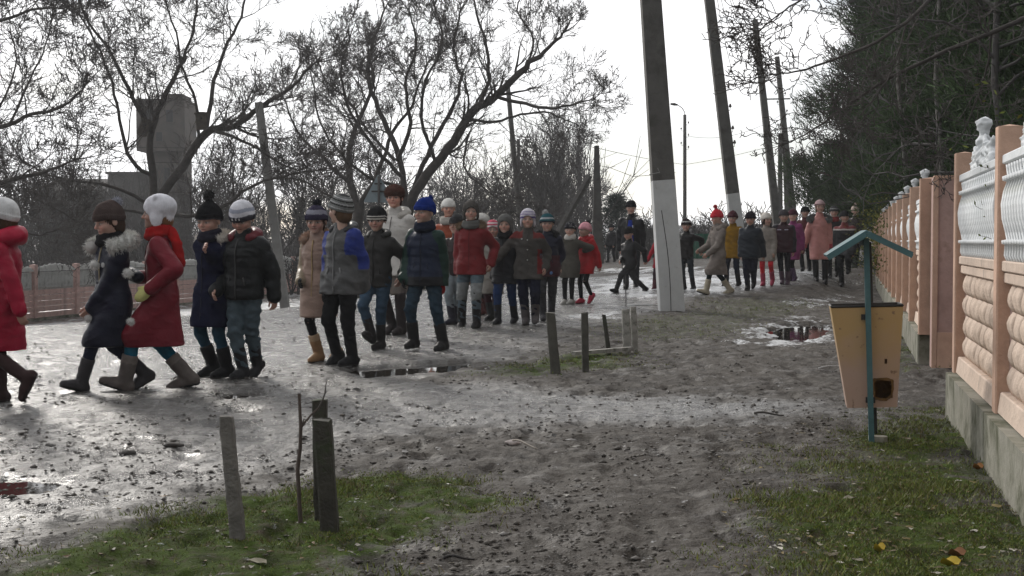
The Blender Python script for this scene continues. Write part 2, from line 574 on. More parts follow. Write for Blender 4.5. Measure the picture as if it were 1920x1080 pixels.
def skin_col(V, H, seed, tone, brow=(0.05, 0.035, 0.025)):
    """V in head units (head height 1)"""
    x, y, z = V[:, 0], V[:, 1], V[:, 2]
    C_ = np.tile(np.array(tone) * (1 + .14 * math.sin(seed * 3.7)), (len(V), 1))
    front = sstep(0.05, -0.25, y)
    cheek = np.exp(-(((np.abs(x) - 0.19) / 0.10) ** 2 + ((z + 0.13) / 0.10) ** 2)) * front
    nose = np.exp(-((x / 0.07) ** 2 + ((z + 0.09) / 0.07) ** 2)) * sstep(-0.40, -0.47, y)
    red = np.array([0.55, 0.16, 0.12])
    w = np.clip(0.36 * cheek + 0.40 * nose, 0, 1)[:, None]
    C_ = C_ * (1 - w) + red * w
    lip = np.exp(-((x / 0.105) ** 4 + ((z + 0.245) / 0.034) ** 4)) * front
    C_ = C_ * (1 - 0.8 * lip[:, None]) + np.array([0.33, 0.085, 0.075]) * 0.8 * lip[:, None]
    mouth = np.exp(-((x / 0.10) ** 4 + ((z + 0.243) / 0.010) ** 4)) * front
    C_ = C_ * (1 - 0.8 * mouth[:, None])
    for s_ in (-1, 1):
        ex = x - s_ * 0.155
        eye = np.exp(-((ex / 0.072) ** 4 + ((z - 0.0) / 0.032) ** 4)) * front
        C_ = C_ * (1 - eye[:, None]) + np.array([0.42, 0.38, 0.35]) * eye[:, None]
        ir = np.exp(-((ex / 0.034) ** 4 + ((z - 0.0) / 0.034) ** 4)) * front
        C_ = C_ * (1 - ir[:, None]) + np.array([0.03, 0.025, 0.02]) * ir[:, None]
        lid = np.exp(-((ex / 0.085) ** 4 + ((z - 0.036 + 1.2 * ex * ex) / 0.013) ** 4)) * front
        C_ = C_ * (1 - 0.85 * lid[:, None]) + np.array([0.05, 0.03, 0.025]) * 0.85 * lid[:, None]
        br = np.exp(-((ex / 0.095) ** 4 + ((z - 0.105 + 1.6 * ex * ex) / 0.020) ** 4)) * front
        C_ = C_ * (1 - 0.75 * br[:, None]) + np.array(brow) * 0.75 * br[:, None]
    return C_

def head_field(h):
    f = Field((-.46, -.60, -.95), (.46, .52, .56), h)
    f.ell((0, .05, .12), (.355, .43, .38), k=0)
    f.ell((0, -.12, -.20), (.265, .285, .27), k=.14)
    for s_ in (-1, 1):
        f.ell((s_ * .17, -.26, -.12), (.13, .12, .12), k=.08)
        f.ell((s_ * .375, .04, -.03), (.035, .09, .12), k=.02)
    f.cone((-.19, -.335, .09), (.19, -.335, .09), .06, .06, k=.06)
    for s_ in (-1, 1):
        f.ell((s_ * .155, -.455, .0), (.085, .07, .06), k=.05, op='s')
        f.ell((s_ * .155, -.345, -.005), (.062, .062, .05), k=.015)
    f.cone((0, -.385, .05), (0, -.475, -.10), .032, .052, k=.04)
    f.cone((-.045, -.43, -.115), (.045, -.43, -.115), .032, .032, k=.03)
    f.cone((-.07, -.372, -.222), (.07, -.372, -.222), .030, .030, k=.03)
    f.cone((-.06, -.368, -.272), (.06, -.368, -.272), .034, .034, k=.03)
    f.ell((0, -.325, -.385), (.11, .09, .08), k=.08)
    f.cone((0, .06, -.30), (0, .10, -.92), .215, .235, k=.10)
    return f

HEADS = {}
def head_mesh(h):
    if h not in HEADS: HEADS[h] = head_field(h).mesh()
    return HEADS[h]

def hand_mesh(h, curl=0.5, spread=0.12, grip=False):
    """hand in units of its length; wrist at origin, fingers along -z, palm faces +x ... thumb towards -y"""
    f = Field((-.45, -.55, -1.1), (.45, .45, .28), h)
    f.cone((0, 0, .22), (0, 0, 0), .155, .135, k=0)
    for y_ in (-.13, -.05, .04, .12):
        f.cone((0, y_ * .75, -.03), (.01, y_ * 1.2, -.42), .10, .085, k=.05)
    lens = (.40, .45, .42, .32)
    for y_, L_ in zip((-.165, -.055, .055, .155), lens):
        p = np.array([.01, y_ * 1.0, -.44]); a = curl * .5
        dirv = np.array([math.sin(a), y_ * spread * 2, -math.cos(a)])
        for q, (fr, r1, r2) in enumerate(((.42, .062, .056), (.33, .056, .05), (.25, .05, .042))):
            e = p + dirv * L_ * fr
            f.cone(p, e, r1, r2, k=.012)
            p = e; a += curl * (1.0 if q == 0 else .8)
            dirv = np.array([math.sin(a), y_ * spread * 2, -math.cos(a)])
    f.cone((.03, -.10, -.10), (.10, -.25, -.28), .085, .07, k=.05)
    f.cone((.10, -.25, -.28), (.16, -.29, -.46), .066, .055, k=.015)
    f.cone((.16, -.29, -.46), (.19, -.28, -.57), .055, .045, k=.015)
    return f.mesh()

HANDS = {}
def hand_cached(h, curl):
    key = (h, round(curl, 1))
    if key not in HANDS: HANDS[key] = hand_mesh(h, curl)
    return HANDS[key]

def mitten_mesh(h):
    f = Field((-.4, -.5, -1.1), (.4, .4, .3), h)
    f.cone((0, 0, .15), (0, 0, 0), .20, .18, k=0)
    f.cone((0, 0, -.05), (.04, 0, -.72), .20, .19, k=.06)
    f.ell((.02, 0, -.5), (.15, .27, .42), k=.08)
    f.cone((.03, -.16, -.18), (.10, -.33, -.48), .10, .085, k=.05)
    return f.mesh()

SHOES = {'boot': 0.13, 'tall': 0.24, 'shoe': 0.055}

PEOPLE = []
def person(label, feet, pelvis, crown, yaw, head=None, hpitch=0.0, hroll=0.0, coat=None, legs=None, boots=None, hat=None,
           hands=(None, None), glove=(None, None), scarf=None, fur=None, hood=None, hair=None, tone=(0.40, 0.26, 0.205), lean=0.0,
           extras=None, S_guess=None, seed=0, group='children and grown-ups walking along the road', bulk=1.0, armswing=(0.1, -0.1), footyaw=(0, 0), hang=0.14,
           dy=(0.0, 0.0), fit=True, zip_col=None, skirt=None, dist=None):
    """feet: ((px,py,pitch_deg),(px,py,pitch_deg)) soles of right and left foot seen in the photo (right = the person's own right).
    pelvis px, crown py (top of the hat without pompom), yaw 0 faces the camera, 90 faces image left."""
    base_i = 0 if feet[0][1] >= feet[1][1] else 1
    if dy == (0.0, 0.0) and all((len(q) < 3 or q[2] == 0) for q in feet):
        dy = (-.10, .17) if base_i == 0 else (.17, -.10)
        feet = tuple((q[0], q[1], 0) if i == base_i else (q[0], q[1], 24) for i, q in enumerate(feet))
    armswing = tuple(a + 0.22 * math.sin(seed * 2.3 + 3.14 * i) for i, a in enumerate(armswing))
    if len(feet[base_i]) > 3: base_i = base_i
    gp = hit(feet[base_i][0], feet[base_i][1])
    y0 = gp[1] if dist is None else dist
    ppm_c = at(pelvis, 500, y0)
    base = np.array([ppm_c[0], y0, gz(ppm_c[0], y0)])
    if abs(yaw) < 30: yaw = yaw + 14 + 6 * math.sin(seed * 5.1)
    th = -R(yaw)
    Rw = rotm(th)                      # local -> world
    def tol(p): return Rw.T @ (np.asarray(p) - base)
    crown_z = at(pelvis, crown, y0)[2] - base[2] - 0.018
    far = y0 > 19
    mid = y0 > 14
    hv = 0.017 if far else (0.014 if mid else 0.0115)
    soles = []
    for i in (0, 1):
        w = at(feet[i][0], feet[i][1], y0 + dy[i])
        g_ = gz(w[0], w[1])
        if i == base_i or w[2] < g_ or (dist is not None and w[2] < g_ + .25 and not (len(feet[i]) > 2 and feet[i][2] > 20)): w[2] = g_
        soles.append(tol(w))
    S = crown_z
    for _ in range(4):
        leg1, leg2 = 0.235 * S, 0.225 * S
        hipz = 0.505 * S
        fdirs = []
        for i in (0, 1):
            hp = np.array([(-1 if i == 0 else 1) * 0.052 * S, 0, 0])
            ank = soles[i] + np.array([0, 0, 0.05 * S])
            hd = np.linalg.norm((ank - hp)[:2])
            mx_ = math.sqrt(max((0.99 * (leg1 + leg2)) ** 2 - hd ** 2, 0.01)) + ank[2]
            hipz = min(hipz, mx_)
        drop = 0.505 * S - hipz
        S = crown_z + drop * 0.9
        S = min(S, crown_z * 1.12)
    hh = 0.06 * S + 0.142
    pel = np.array([0, 0, hipz])
    fw = np.array([0, -1.0, 0]); rt = np.array([-1.0, 0, 0])     # own right is -x when facing -y
    le = lean
    up = np.array([0, -math.sin(le), math.cos(le)])
    hips = [pel + rt * 0.052 * S, pel - rt * 0.052 * S]
    zs = lambda f_: pel + up * (f_ - 0.505) * S
    sh_c = zs(0.80)
    cb_ = (coat or {}).get('bulk', 1.0) ** .5
    shs = [zs(.768) + rt * 0.094 * S * cb_, zs(.768) - rt * 0.094 * S * cb_]
    chin = np.array([0, 0, crown_z - hh])
    headc = np.array([sh_c[0], sh_c[1] - 0.015 * S, crown_z - hh * 0.5])
    hy = yaw if head is None else head
    Hm = rotm(-R(hy) - th, R(hpitch), R(hroll))
    # legs
    ank = []; knee = []; fm = []
    for i in (0, 1):
        pt = R(feet[i][2] if len(feet[i]) > 2 else 0)
        Fm = rotm(R(footyaw[i]), pt)
        a_ = soles[i] + Fm @ np.array([0, 0.0, 0.05 * S])
        k_, a_ = ik(hips[i], a_, leg1, leg2, fw + (rt if i == 0 else -rt) * 0.12)
        ank.append(a_); knee.append(k_); fm.append(Fm)
    tw = 0.16 * math.sin(seed * 1.7 + 0.6)
    for i in (0, 1):
        v = shs[i] - sh_c; shs[i] = sh_c + rotm(tw) @ v + np.array([0, 0, (1 if i else -1) * .008 * S * math.sin(seed * 2.9)])
    # arms
    ua, fa = 0.168 * S, 0.150 * S
    wr = []; el = []
    for i in (0, 1):
        s_ = -1 if i == 0 else 1
        if hands[i] is not None:
            hx, hy_, hd = hands[i][:3]
            w = tol(at(hx, hy_, y0 + hd))
            pole = hands[i][3] if len(hands[i]) > 3 else (s_ * 0.5, 0.8, -0.5)
            e_, w_ = ik(shs[i], w, ua, fa, pole)
        else:
            sw = armswing[i]
            e_ = shs[i] + np.array([s_ * math.sin(hang) * ua, -math.sin(sw) * ua, -math.cos(sw) * math.cos(hang) * ua])
            sw2 = sw + 0.35
            w_ = e_ + np.array([s_ * 0.04 * fa, -math.sin(sw2) * fa, -math.cos(sw2) * fa])
        wr.append(w_); el.append(e_)
    # ---------------- body (skin): hidden limbs coarse, head and hands fine
    parts = []
    bf = Field((-0.6 * S, -0.6 * S, 0), (0.6 * S, 0.6 * S, S), 0.03 if not far else 0.035)
    bf.loft([(pel[2] - .02 * S, .075 * S, .055 * S, 0, pel[1]), (zs(.62)[2], .07 * S, .05 * S, 0, zs(.62)[1]), (zs(.74)[2], .085 * S, .055 * S, 0, zs(.74)[1]), (sh_c[2], .07 * S, .045 * S, 0, sh_c[1])], k=0)
    for i in (0, 1):
        bf.cone(hips[i], knee[i], .042 * S, .032 * S, k=.03); bf.cone(knee[i], ank[i], .030 * S, .022 * S, k=.02)
        bf.cone(shs[i], el[i], .028 * S, .024 * S, k=.02); bf.cone(el[i], wr[i], .023 * S, .020 * S, k=.02)
    bf.cone(sh_c, headc - np.array([0, 0, .1 * hh]), .035 * S, .035 * S, k=.02)
    Vb, Fb = bf.mesh()
    parts.append((Vb, Fb, np.tile(np.array(tone), (len(Vb), 1))))
    hq = 0.045 if far else (0.032 if mid else 0.024)
    Vh, Fh = head_mesh(hq)
    Ch = skin_col(Vh, 1, seed, tone)
    parts.append(((Vh * hh) @ Hm.T + headc, Fh, Ch))
    hand_len = 0.098 * S
    glove_objs = []
    for i in (0, 1):
        z_ = (wr[i] - el[i]); z_ /= np.linalg.norm(z_)
        inward = np.array([(1 if i == 0 else -1), 0.15, 0.0])
        x_ = inward - z_ * (inward @ z_); x_ /= np.linalg.norm(x_)
        y_ = np.cross(-z_, x_)
        fwd_sign = 1 if y_[1] > 0 else -1      # thumb towards the front
        Bm = np.stack([x_, y_ * fwd_sign, -z_], 1)
        if glove[i] and glove[i][0] == 'mitten':
            Vm, Fm_ = mitten_mesh(0.08 if far else 0.05)
            glove_objs.append((Vm, Fm_, Bm, wr[i], glove[i], fwd_sign))
            continue
        if glove[i] and glove[i][0] == 'hidden':
            continue
        Vm, Fm_ = hand_cached(0.065 if far else (0.05 if mid else 0.038), 0.55)
        tone_h = np.array(tone) * np.array([1.0, 0.9, 0.88])
        Vw = (Vm * hand_len) @ Bm.T + wr[i]
        Ff = Fm_[:, ::-1] if np.linalg.det(Bm) < 0 else Fm_
        if glove[i] and glove[i][0] == 'glove':
            glove_objs.append((Vm * 1.06, Fm_, Bm, wr[i], glove[i], fwd_sign))
            continue
        parts.append((Vw, Ff, np.tile(tone_h, (len(Vw), 1))))
    off = 0; VV = []; FF = []; CC = []
    for v, f, c in parts:
        VV.append(v); FF.append(f + off); CC.append(c); off += len(v)
    root = obj_of('person', mesh_np('person_body', np.concatenate(VV), np.concatenate(FF), M['skin'], np.concatenate(CC)))
    root.location = base
    root.rotation_euler = (0, 0, th)
    tag(root, label, 'person', group)
    for Vm, Fm_, Bm, w_, g, _s in glove_objs:
        Vw = (Vm * hand_len * (1.12 if g[0] == 'mitten' else 1)) @ Bm.T + w_
        Ff = Fm_[:, ::-1] if np.linalg.det(Bm) < 0 else Fm_
        obj_of(g[0], mesh_np(g[0], Vw, Ff, M['wool'], np.tile(np.array(g[1]), (len(Vw), 1))), root)
    # ---------------- coat
    if coat:
        ln = coat.get('len', 0.44); q = coat.get('quilt', 0.0); qs = coat.get('qs', 0.065)
        b = bulk * coat.get('bulk', 1.0); flare = coat.get('flare', 1.0)
        stride = np.linalg.norm(ank[0][:2] - ank[1][:2])
        hemz = pel[2] - (0.505 - ln) * S
        fy = (0.072 * S + 0.10 * stride * (0.505 - ln) / 0.2) * b
        secs = []
        cyh = pel[1] + 0.25 * (0.5 * (knee[0][1] + knee[1][1]) - pel[1])
        if ln < 0.42:
            secs.append((hemz, .100 * S * b * flare, max(fy, .078 * S * b) * flare, 0, cyh))
            secs.append((pel[2] - .06 * S, .100 * S * b, .078 * S * b, 0, pel[1]))
        else:
            secs.append((hemz, .094 * S * b, .070 * S * b, 0, pel[1]))
        secs += [(pel[2] + .015 * S, .097 * S * b, .074 * S * b, 0, pel[1]),
                 (zs(.61)[2], .092 * S * b, .068 * S * b, 0, zs(.61)[1]),
                 (zs(.71)[2], .103 * S * b, .074 * S * b, 0, zs(.71)[1]),
                 (zs(.765)[2], .094 * S * b, .064 * S * b, 0, zs(.765)[1]),
                 (zs(.800)[2], .066 * S * b, .054 * S, 0, zs(.80)[1]),
                 (zs(.830)[2], .045 * S, .045 * S, 0, zs(.83)[1])]
        allp = np.array([wr[0], wr[1], el[0], el[1], shs[0], shs[1], (-.16 * S, -.15 * S, hemz), (.16 * S, .16 * S, zs(.86)[2])])
        f = Field(allp.min(0) - 0.075 * S, allp.max(0) + 0.075 * S, hv)
        f.loft(secs, k=0, quilt=q, qs=qs)
        arm_r = (.043 * S * b, .039 * S * b, .033 * S * b)
        af = []
        for i in (0, 1):
            w2 = wr[i] + (wr[i] - el[i]) / np.linalg.norm(wr[i] - el[i]) * 0.004
            f.cone(shs[i], el[i], arm_r[0], arm_r[1], k=.035, quilt=q * .8, qs=qs)
            f.cone(el[i], w2, arm_r[1], arm_r[2], k=.012, quilt=q * .8, qs=qs)
            af.append((shs[i], el[i], w2))
        if ln < .44:
            for i in (0, 1):
                dn = knee[i] - hips[i]
                t_ = min(0.97, max(0.2, (hips[i][2] - hemz) / max(1e-3, -dn[2])))
                e_ = hips[i] + dn * t_
                f.cone(hips[i], e_, .062 * S * b, (.062 if ln < .36 else .058) * S * b * flare, k=.07)
            f.plane((0, 0, hemz), (0, 0, 1.0))
        if coat.get('collar', True):
            cr = coat.get('collar_r', .047) * S
            f.cone(zs(.80), zs(.845) + np.array([0, -.006 * S, 0]), cr, cr * .98, k=.02)
        Vc, Fc = f.mesh()
        # colours are decided on the undeformed surface
        Cc = np.tile(np.array(coat['col'], float), (len(Vc), 1))
        S2 = np.array(sorted(secs))
        dT = loft_d(Vc, S2)
        dA = []
        for (a_, e_, w_) in af:
            dA.append(np.minimum(cone_d(Vc, a_, e_, arm_r[0], arm_r[1]), cone_d(Vc, e_, w_, arm_r[1], arm_r[2])))
        sleeve = [(dA[i] < dT - 0.012) for i in (0, 1)]
        zf = (Vc[:, 2] - pel[2]) / S + 0.505
        env = dict(V=Vc, zf=zf, sl=sleeve, S=S, arm=af, front=Vc[:, 1] < pel[1] - .02 * S)
        Cc *= .80
        for fn in coat.get('paint', []):
            fn(env, Cc)
        N = vnormals(Vc, Fc)
        amp = coat.get('fold', 0.007) * (1.0 if q else 1.7)
        Vc = Vc + N * (fold_noise(Vc, seed + 1, 0.8) * amp)[:, None]
        Vc = relax(Vc, Fc, 1)
        # hem opening: darken nothing, just keep the cloth edge
        co_ = obj_of(coat.get('name', 'coat' if ln < .42 else 'jacket'), mesh_np('coat', Vc, Fc, M[coat.get('mat', 'puffer')], Cc), root)
        if not far and coat.get('zip', True):
            # zip or button placket down the front
            mb = MB(); pts = []
            zz_ = np.linspace(hemz + .01, zs(.80)[2], 14)
            for z in zz_:
                ry = np.interp(z, S2[:, 0], S2[:, 2]) + (q * .4 if q else 0)
                cy = np.interp(z, S2[:, 0], S2[:, 4])
                pts.append((0.0, cy - ry - 0.001, z))
            mb.tube(pts, 0.006, n=5)
            Vz = np.array(mb.v)
            zc = zip_col or tuple(np.array(coat['col']) * 0.5)
            for s_ in (-1, 1):
                zp = pel[2] + (.055 if ln > .4 else .03) * S; px_ = .058 * S
                pp_ = []
                for t_ in (0, .5, 1):
                    z_ = zp + (.045 * t_ - .02) * S; x_ = px_ - .012 * S * t_
                    rx_ = np.interp(z_, S2[:, 0], S2[:, 1]); ry_ = np.interp(z_, S2[:, 0], S2[:, 2]); cy_ = np.interp(z_, S2[:, 0], S2[:, 4])
                    pp_.append((s_ * x_, cy_ - ry_ * (1 - (x_ / rx_) ** 2.3) ** (1 / 2.3) - .002, z_))
                m2_ = MB(); m2_.tube(pp_, .0065, n=5)
                obj_of('pocket', mesh_np('pocket', np.array(m2_.v), m2_.f, M['leather'], np.tile(np.array(zc), (len(m2_.v), 1))), co_)
            obj_of('zip', mesh_np('zip', Vz, mb.f, M['leather'], np.tile(np.array(zc), (len(Vz), 1))), co_)
    # ---------------- trousers
    lg = legs or dict(col=(0.02, 0.025, 0.04))
    thin = lg.get('thin', 1.0)
    shaft = SHOES[boots.get('type', 'boot')] if boots else 0.1
    allp = np.array(hips + knee + ank)
    f = Field(allp.min(0) - .085 * S, allp.max(0) + .085 * S, hv)
    f.loft([(pel[2] - .05 * S, .085 * S * thin, .064 * S * thin, 0, pel[1]), (pel[2] + .04 * S, .08 * S, .06 * S, 0, pel[1])], k=0)
    for i in (0, 1):
        mid_ = hips[i] * .55 + knee[i] * .45
        f.cone(hips[i] - up * .02 * S, mid_, .056 * S * thin, .050 * S * thin, k=.02)
        f.cone(mid_, knee[i], .050 * S * thin, .042 * S * thin, k=.012)
        f.cone(knee[i], ank[i], .042 * S * thin, lg.get('cuff', .030) * S * thin, k=.012)
    Vc, Fc = f.mesh()
    N = vnormals(Vc, Fc)
    Vc = relax(Vc + N * (fold_noise(Vc, seed + 5, 1.25) * (1.4 if thin > .9 else .5) * lg.get('fold', 0.008) * thin)[:, None], Fc, 1)
    Cc = np.tile(np.array(lg['col'], float), (len(Vc), 1))
    for fn in lg.get('paint', []):
        fn(dict(V=Vc, zf=Vc[:, 2] / S, S=S, knee=knee), Cc)
    obj_of(lg.get('name', 'trousers'), mesh_np('trousers', Vc, Fc, M[lg.get('mat', 'denim')], Cc), root)
    # ---------------- boots
    bt = boots or dict(col=(0.02, 0.02, 0.02))
    for i in (0, 1):
        A, Fm = ank[i], fm[i]
        def q_(x, y, z): return A + Fm @ np.array([x, y, z]) * S
        sd = knee[i] - A; sd /= np.linalg.norm(sd)
        ptsb = np.array([q_(0, .06, -.05), q_(0, -.14, -.05), A + sd * (shaft + .03) * S])
        f = Field(ptsb.min(0) - .055 * S, ptsb.max(0) + .055 * S, hv * 0.85)
        w_ = bt.get('bulk', 1.0)
        if bt.get('type', 'boot') == 'shoe':
            f.cone(q_(0, .022, -.012), q_(0, -.02, -.006), .031 * S, .030 * S, k=0)
        else:
            f.cone(A + sd * .0, A + sd * shaft * S, .034 * S * w_, (.037 if shaft < .2 else .041) * S * w_, k=0)
        f.cone(q_(0, .024, -.022), q_(0, -.050, -.024), .030 * S * w_, .029 * S * w_, k=.02)
        f.cone(q_(0, -.050, -.026), q_(0, -.098, -.032), .029 * S * w_, .022 * S * w_, k=.015)
        f.plane(q_(0, 0, -.05), Fm @ np.array([0, 0, 1.0]))
        if bt.get('type', 'boot') != 'shoe':
            f.plane(A + sd * (shaft + .005) * S, -sd)
        Vc, Fc = f.mesh()
        if len(Vc) == 0: continue
        Cc = np.tile(np.array(bt['col'], float), (len(Vc), 1))
        loc = (Vc - A) @ Fm
        sole = loc[:, 2] < -.040 * S
        Cc[sole] = np.array(bt.get('sole', (0.03, 0.03, 0.03)))
        if bt.get('cuff'):
            top = ((Vc - A) @ sd) > (shaft - .035) * S
            Cc[top] = np.array(bt['cuff'])
        N = vnormals(Vc, Fc)
        Vc = Vc + N * (fold_noise(Vc, seed + 9 + i, 1.4) * 0.004)[:, None] + N * (sole * 0.004)[:, None]
        obj_of('boot', mesh_np('boot', Vc, Fc, M['leather'], Cc), root)
    # ---------------- hat, in head units
    if hat:
        f = Field((-.62, -.66, -.55), (.62, .72, 1.05), hq * 1.15)
        kind = hat.get('kind', 'beanie')
        tall = hat.get('tall', 0.0)
        zb = hat.get('zb', 0.08)
        f.ell((0, .05, .18), (.44, .515, .48), k=0)
        if tall: f.cone((0, .06, .36), (0, .06 + hat.get('slouch', .1), .46 + tall), .27, .13, k=.18)
        if kind == 'fur':
            f.ell((0, .04, .28), (.48, .54, .34), k=.08)
            f.ell((0, .05, .14), (.44, .50, .20), k=.05)
        if kind == 'ears':
            for s_ in (-1, 1): f.ell((s_ * .30, -.04, .50), (.11, .08, .12), k=.04)
            f.ell((0, .10, .25), (.45, .50, .40), k=.05)
        if kind == 'trapper' or hat.get('flaps') or kind == 'ears':
            for s_ in (-1, 1): f.ell((s_ * .36, .0, -.12), (.085, .21, .30), k=.05)
            f.ell((0, .33, -.05), (.30, .17, .32), k=.05)
        if kind == 'hoodie':
            f.ell((0, .10, -.10), (.45, .45, .50), k=.05)
        # opening for the face
        fz = zb
        g_ = np.meshgrid(*f.ax, indexing='ij')
        cutz = fz + 0.02 - 0.30 * np.clip(g_[1] + .2, 0, 1)
        if kind == 'hoodie' or kind == 'trapper' or kind == 'ears' or hat.get('flaps'):
            face = np.sqrt((g_[0] / .30) ** 2 + ((g_[2] + .18) / .40) ** 2) - 1
            face = np.where(g_[1] < .12, face * .3, 1.0)
            f.F = np.maximum(f.F, -face.astype(np.float32))
            if kind != 'hoodie':
                f.F = np.maximum(f.F, ((-0.42) - g_[2]).astype(np.float32))
            else:
                f.F = np.maximum(f.F, ((-0.62) - g_[2]).astype(np.float32))
            cuffm = None
        else:
            if not hat.get('nocuff'):
                cz = g_[2] - cutz
                band = np.where((cz > -.0) & (cz < .19), .028, 0)
                f.F = f.F - band.astype(np.float32)
            f.F = np.maximum(f.F, (cutz - g_[2]).astype(np.float32))
        if kind == 'cap':
            f.ell((0, -.42, .16), (.27, .26, .035), k=.02)
        Vc, Fc = f.mesh()
        Cc = np.tile(np.array(hat['col'], float), (len(Vc), 1))
        cz = Vc[:, 2] - (fz + 0.02 - 0.30 * np.clip(Vc[:, 1] + .2, 0, 1))
        for (z0_, z1_, c_) in hat.get('bands', []):
            m_ = (cz >= z0_) & (cz < z1_); Cc[m_] = np.array(c_)
        if hat.get('spot'):
            r_ = np.random.default_rng(seed)
            for _ in range(60):
                i_ = r_.integers(len(Vc)); m_ = np.linalg.norm(Vc - Vc[i_], axis=1) < .035; Cc[m_] = np.array(hat['spot'])
        N = vnormals(Vc, Fc)
        ang = np.arctan2(Vc[:, 0], Vc[:, 1])
        Vc = Vc + N * (0.006 * np.sin(ang * 46) + 0.010 * fold_noise(Vc * .3, seed))[:, None]
        ho = obj_of('hat', mesh_np('hat', (Vc * hh) @ Hm.T + headc, Fc, M[hat.get('mat', 'wool')], Cc), root)
        if kind == 'fur':
            m_ = np.random.default_rng(seed).choice(len(Vc), 1800)
            Vs, Fs, Cs = fur_spikes(Vc[m_], N[m_], .075, .008, hat['col'], seed, .5)
            obj_of('fur_pile', mesh_np('fur_pile', (Vs * hh) @ Hm.T + headc, Fs, M['fur'], Cs), ho)
        if hat.get('pom'):
            pc = hat.get('pompos', (0, .10 + hat.get('slouch', 0), .68 + tall))
            fur_ball('pompom', Hm @ (np.array(pc) * hh) + headc, hat.get('pomr', .16) * hh, hat['pom'], ho, seed, n=450 if not far else 200, fine=not far)
    # ---------------- hair
    if hair:
        f = Field((-.5, -.5, -.9), (.5, .6, .6), hq * 1.3)
        f.ell((0, .07, .10), (.375, .43, .40), k=0)
        f.ell((0, .20, -.18), (.32, .28, .32), k=.1)
        if hair.get('side'):
            for s_ in (-1, 1): f.cone((s_ * .30, -.12, .0), (s_ * .27, -.10, -.40), .07, .05, k=.05)
        if hair.get('braid'):
            f.cone((.30, -.05, -.2), (.34, -.28, -.8), .09, .06, k=.03)
        f.ell((0, -.36, -.12), (.28, .30, .40), k=.03, op='s')
        Vc, Fc = f.mesh()
        N = vnormals(Vc, Fc); Vc = Vc + N * (0.012 * np.sin(np.arctan2(Vc[:, 0], Vc[:, 1]) * 40))[:, None]
        obj_of('hair', mesh_np('hair', (Vc * hh) @ Hm.T + headc, Fc, M['fur'], np.tile(np.array(hair['col']), (len(Vc), 1))), root)
    # ---------------- scarf, hood, fur trim
    nc = (sh_c + headc) / 2 * np.array([1, 1, 0]) + np.array([0, 0, zs(.838)[2]])
    if scarf:
        f = Field(nc - .13 * S, nc + .13 * S, hv)
        for z_, r_, t_ in ((.012, .050, .020), (-.014, .055, .022)):
            a_ = np.linspace(0, 2 * math.pi, 15)
            pr = [nc + np.array([math.sin(q) * r_ * S, -math.cos(q) * r_ * S * .95 - .004 * S, z_ * S - .010 * S * math.cos(q)]) for q in a_]
            for u_, v_ in zip(pr[:-1], pr[1:]): f.cone(u_, v_, t_ * S, t_ * S, k=.012)
        Vc, Fc = f.mesh(); N = vnormals(Vc, Fc); Vc = Vc + N * (fold_noise(Vc, seed + 3, 1.6) * .006)[:, None]
        so = obj_of('scarf', mesh_np('scarf', Vc, Fc, M['wool'], np.tile(np.array(scarf['col']), (len(Vc), 1))), root)
        if scarf.get('tail'):
            sgn, dirn = scarf['tail']
            f = Field(nc - .35 * S, nc + .22 * S, hv)
            p0 = nc + np.array([sgn * .03 * S, dirn * .065 * S, 0]); p1 = p0 + np.array([sgn * .06 * S, dirn * .035 * S, -.06 * S]); p2 = p1 + np.array([sgn * .015 * S, dirn * .015 * S, -.10 * S])
            f.cone(p0, p1, .028 * S, .026 * S, k=0); f.cone(p1, p2, .026 * S, .030 * S, k=.01)
            Vc, Fc = f.mesh(); N = vnormals(Vc, Fc); Vc = Vc + N * (fold_noise(Vc, seed + 4, 1.4) * .007)[:, None]
            obj_of('scarf_end', mesh_np('scarf_end', Vc, Fc, M['wool'], np.tile(np.array(scarf['col']), (len(Vc), 1))), so)
    if hood:
        f = Field(nc - .16 * S, nc + .2 * S, hv)
        hb = hood.get('r', .05)
        a_ = np.linspace(-2.2, 2.2, 12)
        pr = [nc + np.array([math.sin(q) * .072 * S, math.cos(q) * .062 * S + .012 * S, (.0 - .02 * (1 - math.cos(q))) * S]) for q in a_]
        for j, (u_, v_) in enumerate(zip(pr[:-1], pr[1:])):
            w_ = hb * (0.45 + 0.55 * math.cos((a_[j] + a_[j + 1]) / 4.4 * 1.2)) * .75
            f.cone(u_, v_, w_ * S, w_ * S, k=.02)
        Vc, Fc = f.mesh(); N = vnormals(Vc, Fc); Vc = Vc + N * (fold_noise(Vc, seed + 3, 1.0) * .007)[:, None]
        obj_of('hood', mesh_np('hood', Vc, Fc, M[coat.get('mat', 'puffer') if coat else 'wool'], np.tile(np.array(hood['col']), (len(Vc), 1))), root)
    if fur:
        a_ = np.linspace(-fur.get('open', 2.5), fur.get('open', 2.5), 16)
        wd = fur.get('wide', .095)
        pr = [nc + np.array([math.sin(q) * wd * S, math.cos(q) * wd * .8 * S + .008 * S, (fur.get('z', .005) - .028 * (1 - math.cos(q))) * S]) for q in a_]
        fr_ = fur.get('r', .028) * S
        fur_tube('fur_trim', pr, fr_, fur['col'], root, seed, length=.022 * S / 1.0, fine=not far)
    if skirt:
        f = Field((-.16 * S, -.2 * S, .2 * S), (.16 * S, .2 * S, .6 * S), hv)
        f.loft([(skirt['len'] * S, .085 * S, .080 * S, 0, 0), (pel[2], .092 * S, .07 * S, 0, 0)], k=0)
        Vc, Fc = f.mesh(); obj_of('skirt', mesh_np('skirt', Vc, Fc, M['wool'], np.tile(np.array(skirt['col']), (len(Vc), 1))), root)
    info = dict(root=root, S=S, y=y0, base=base, wr=wr, el=el, pel=pel, sh=shs, zs=zs, head=headc, hh=hh, Hm=Hm, hand=hand_len, seed=seed, nc=nc)
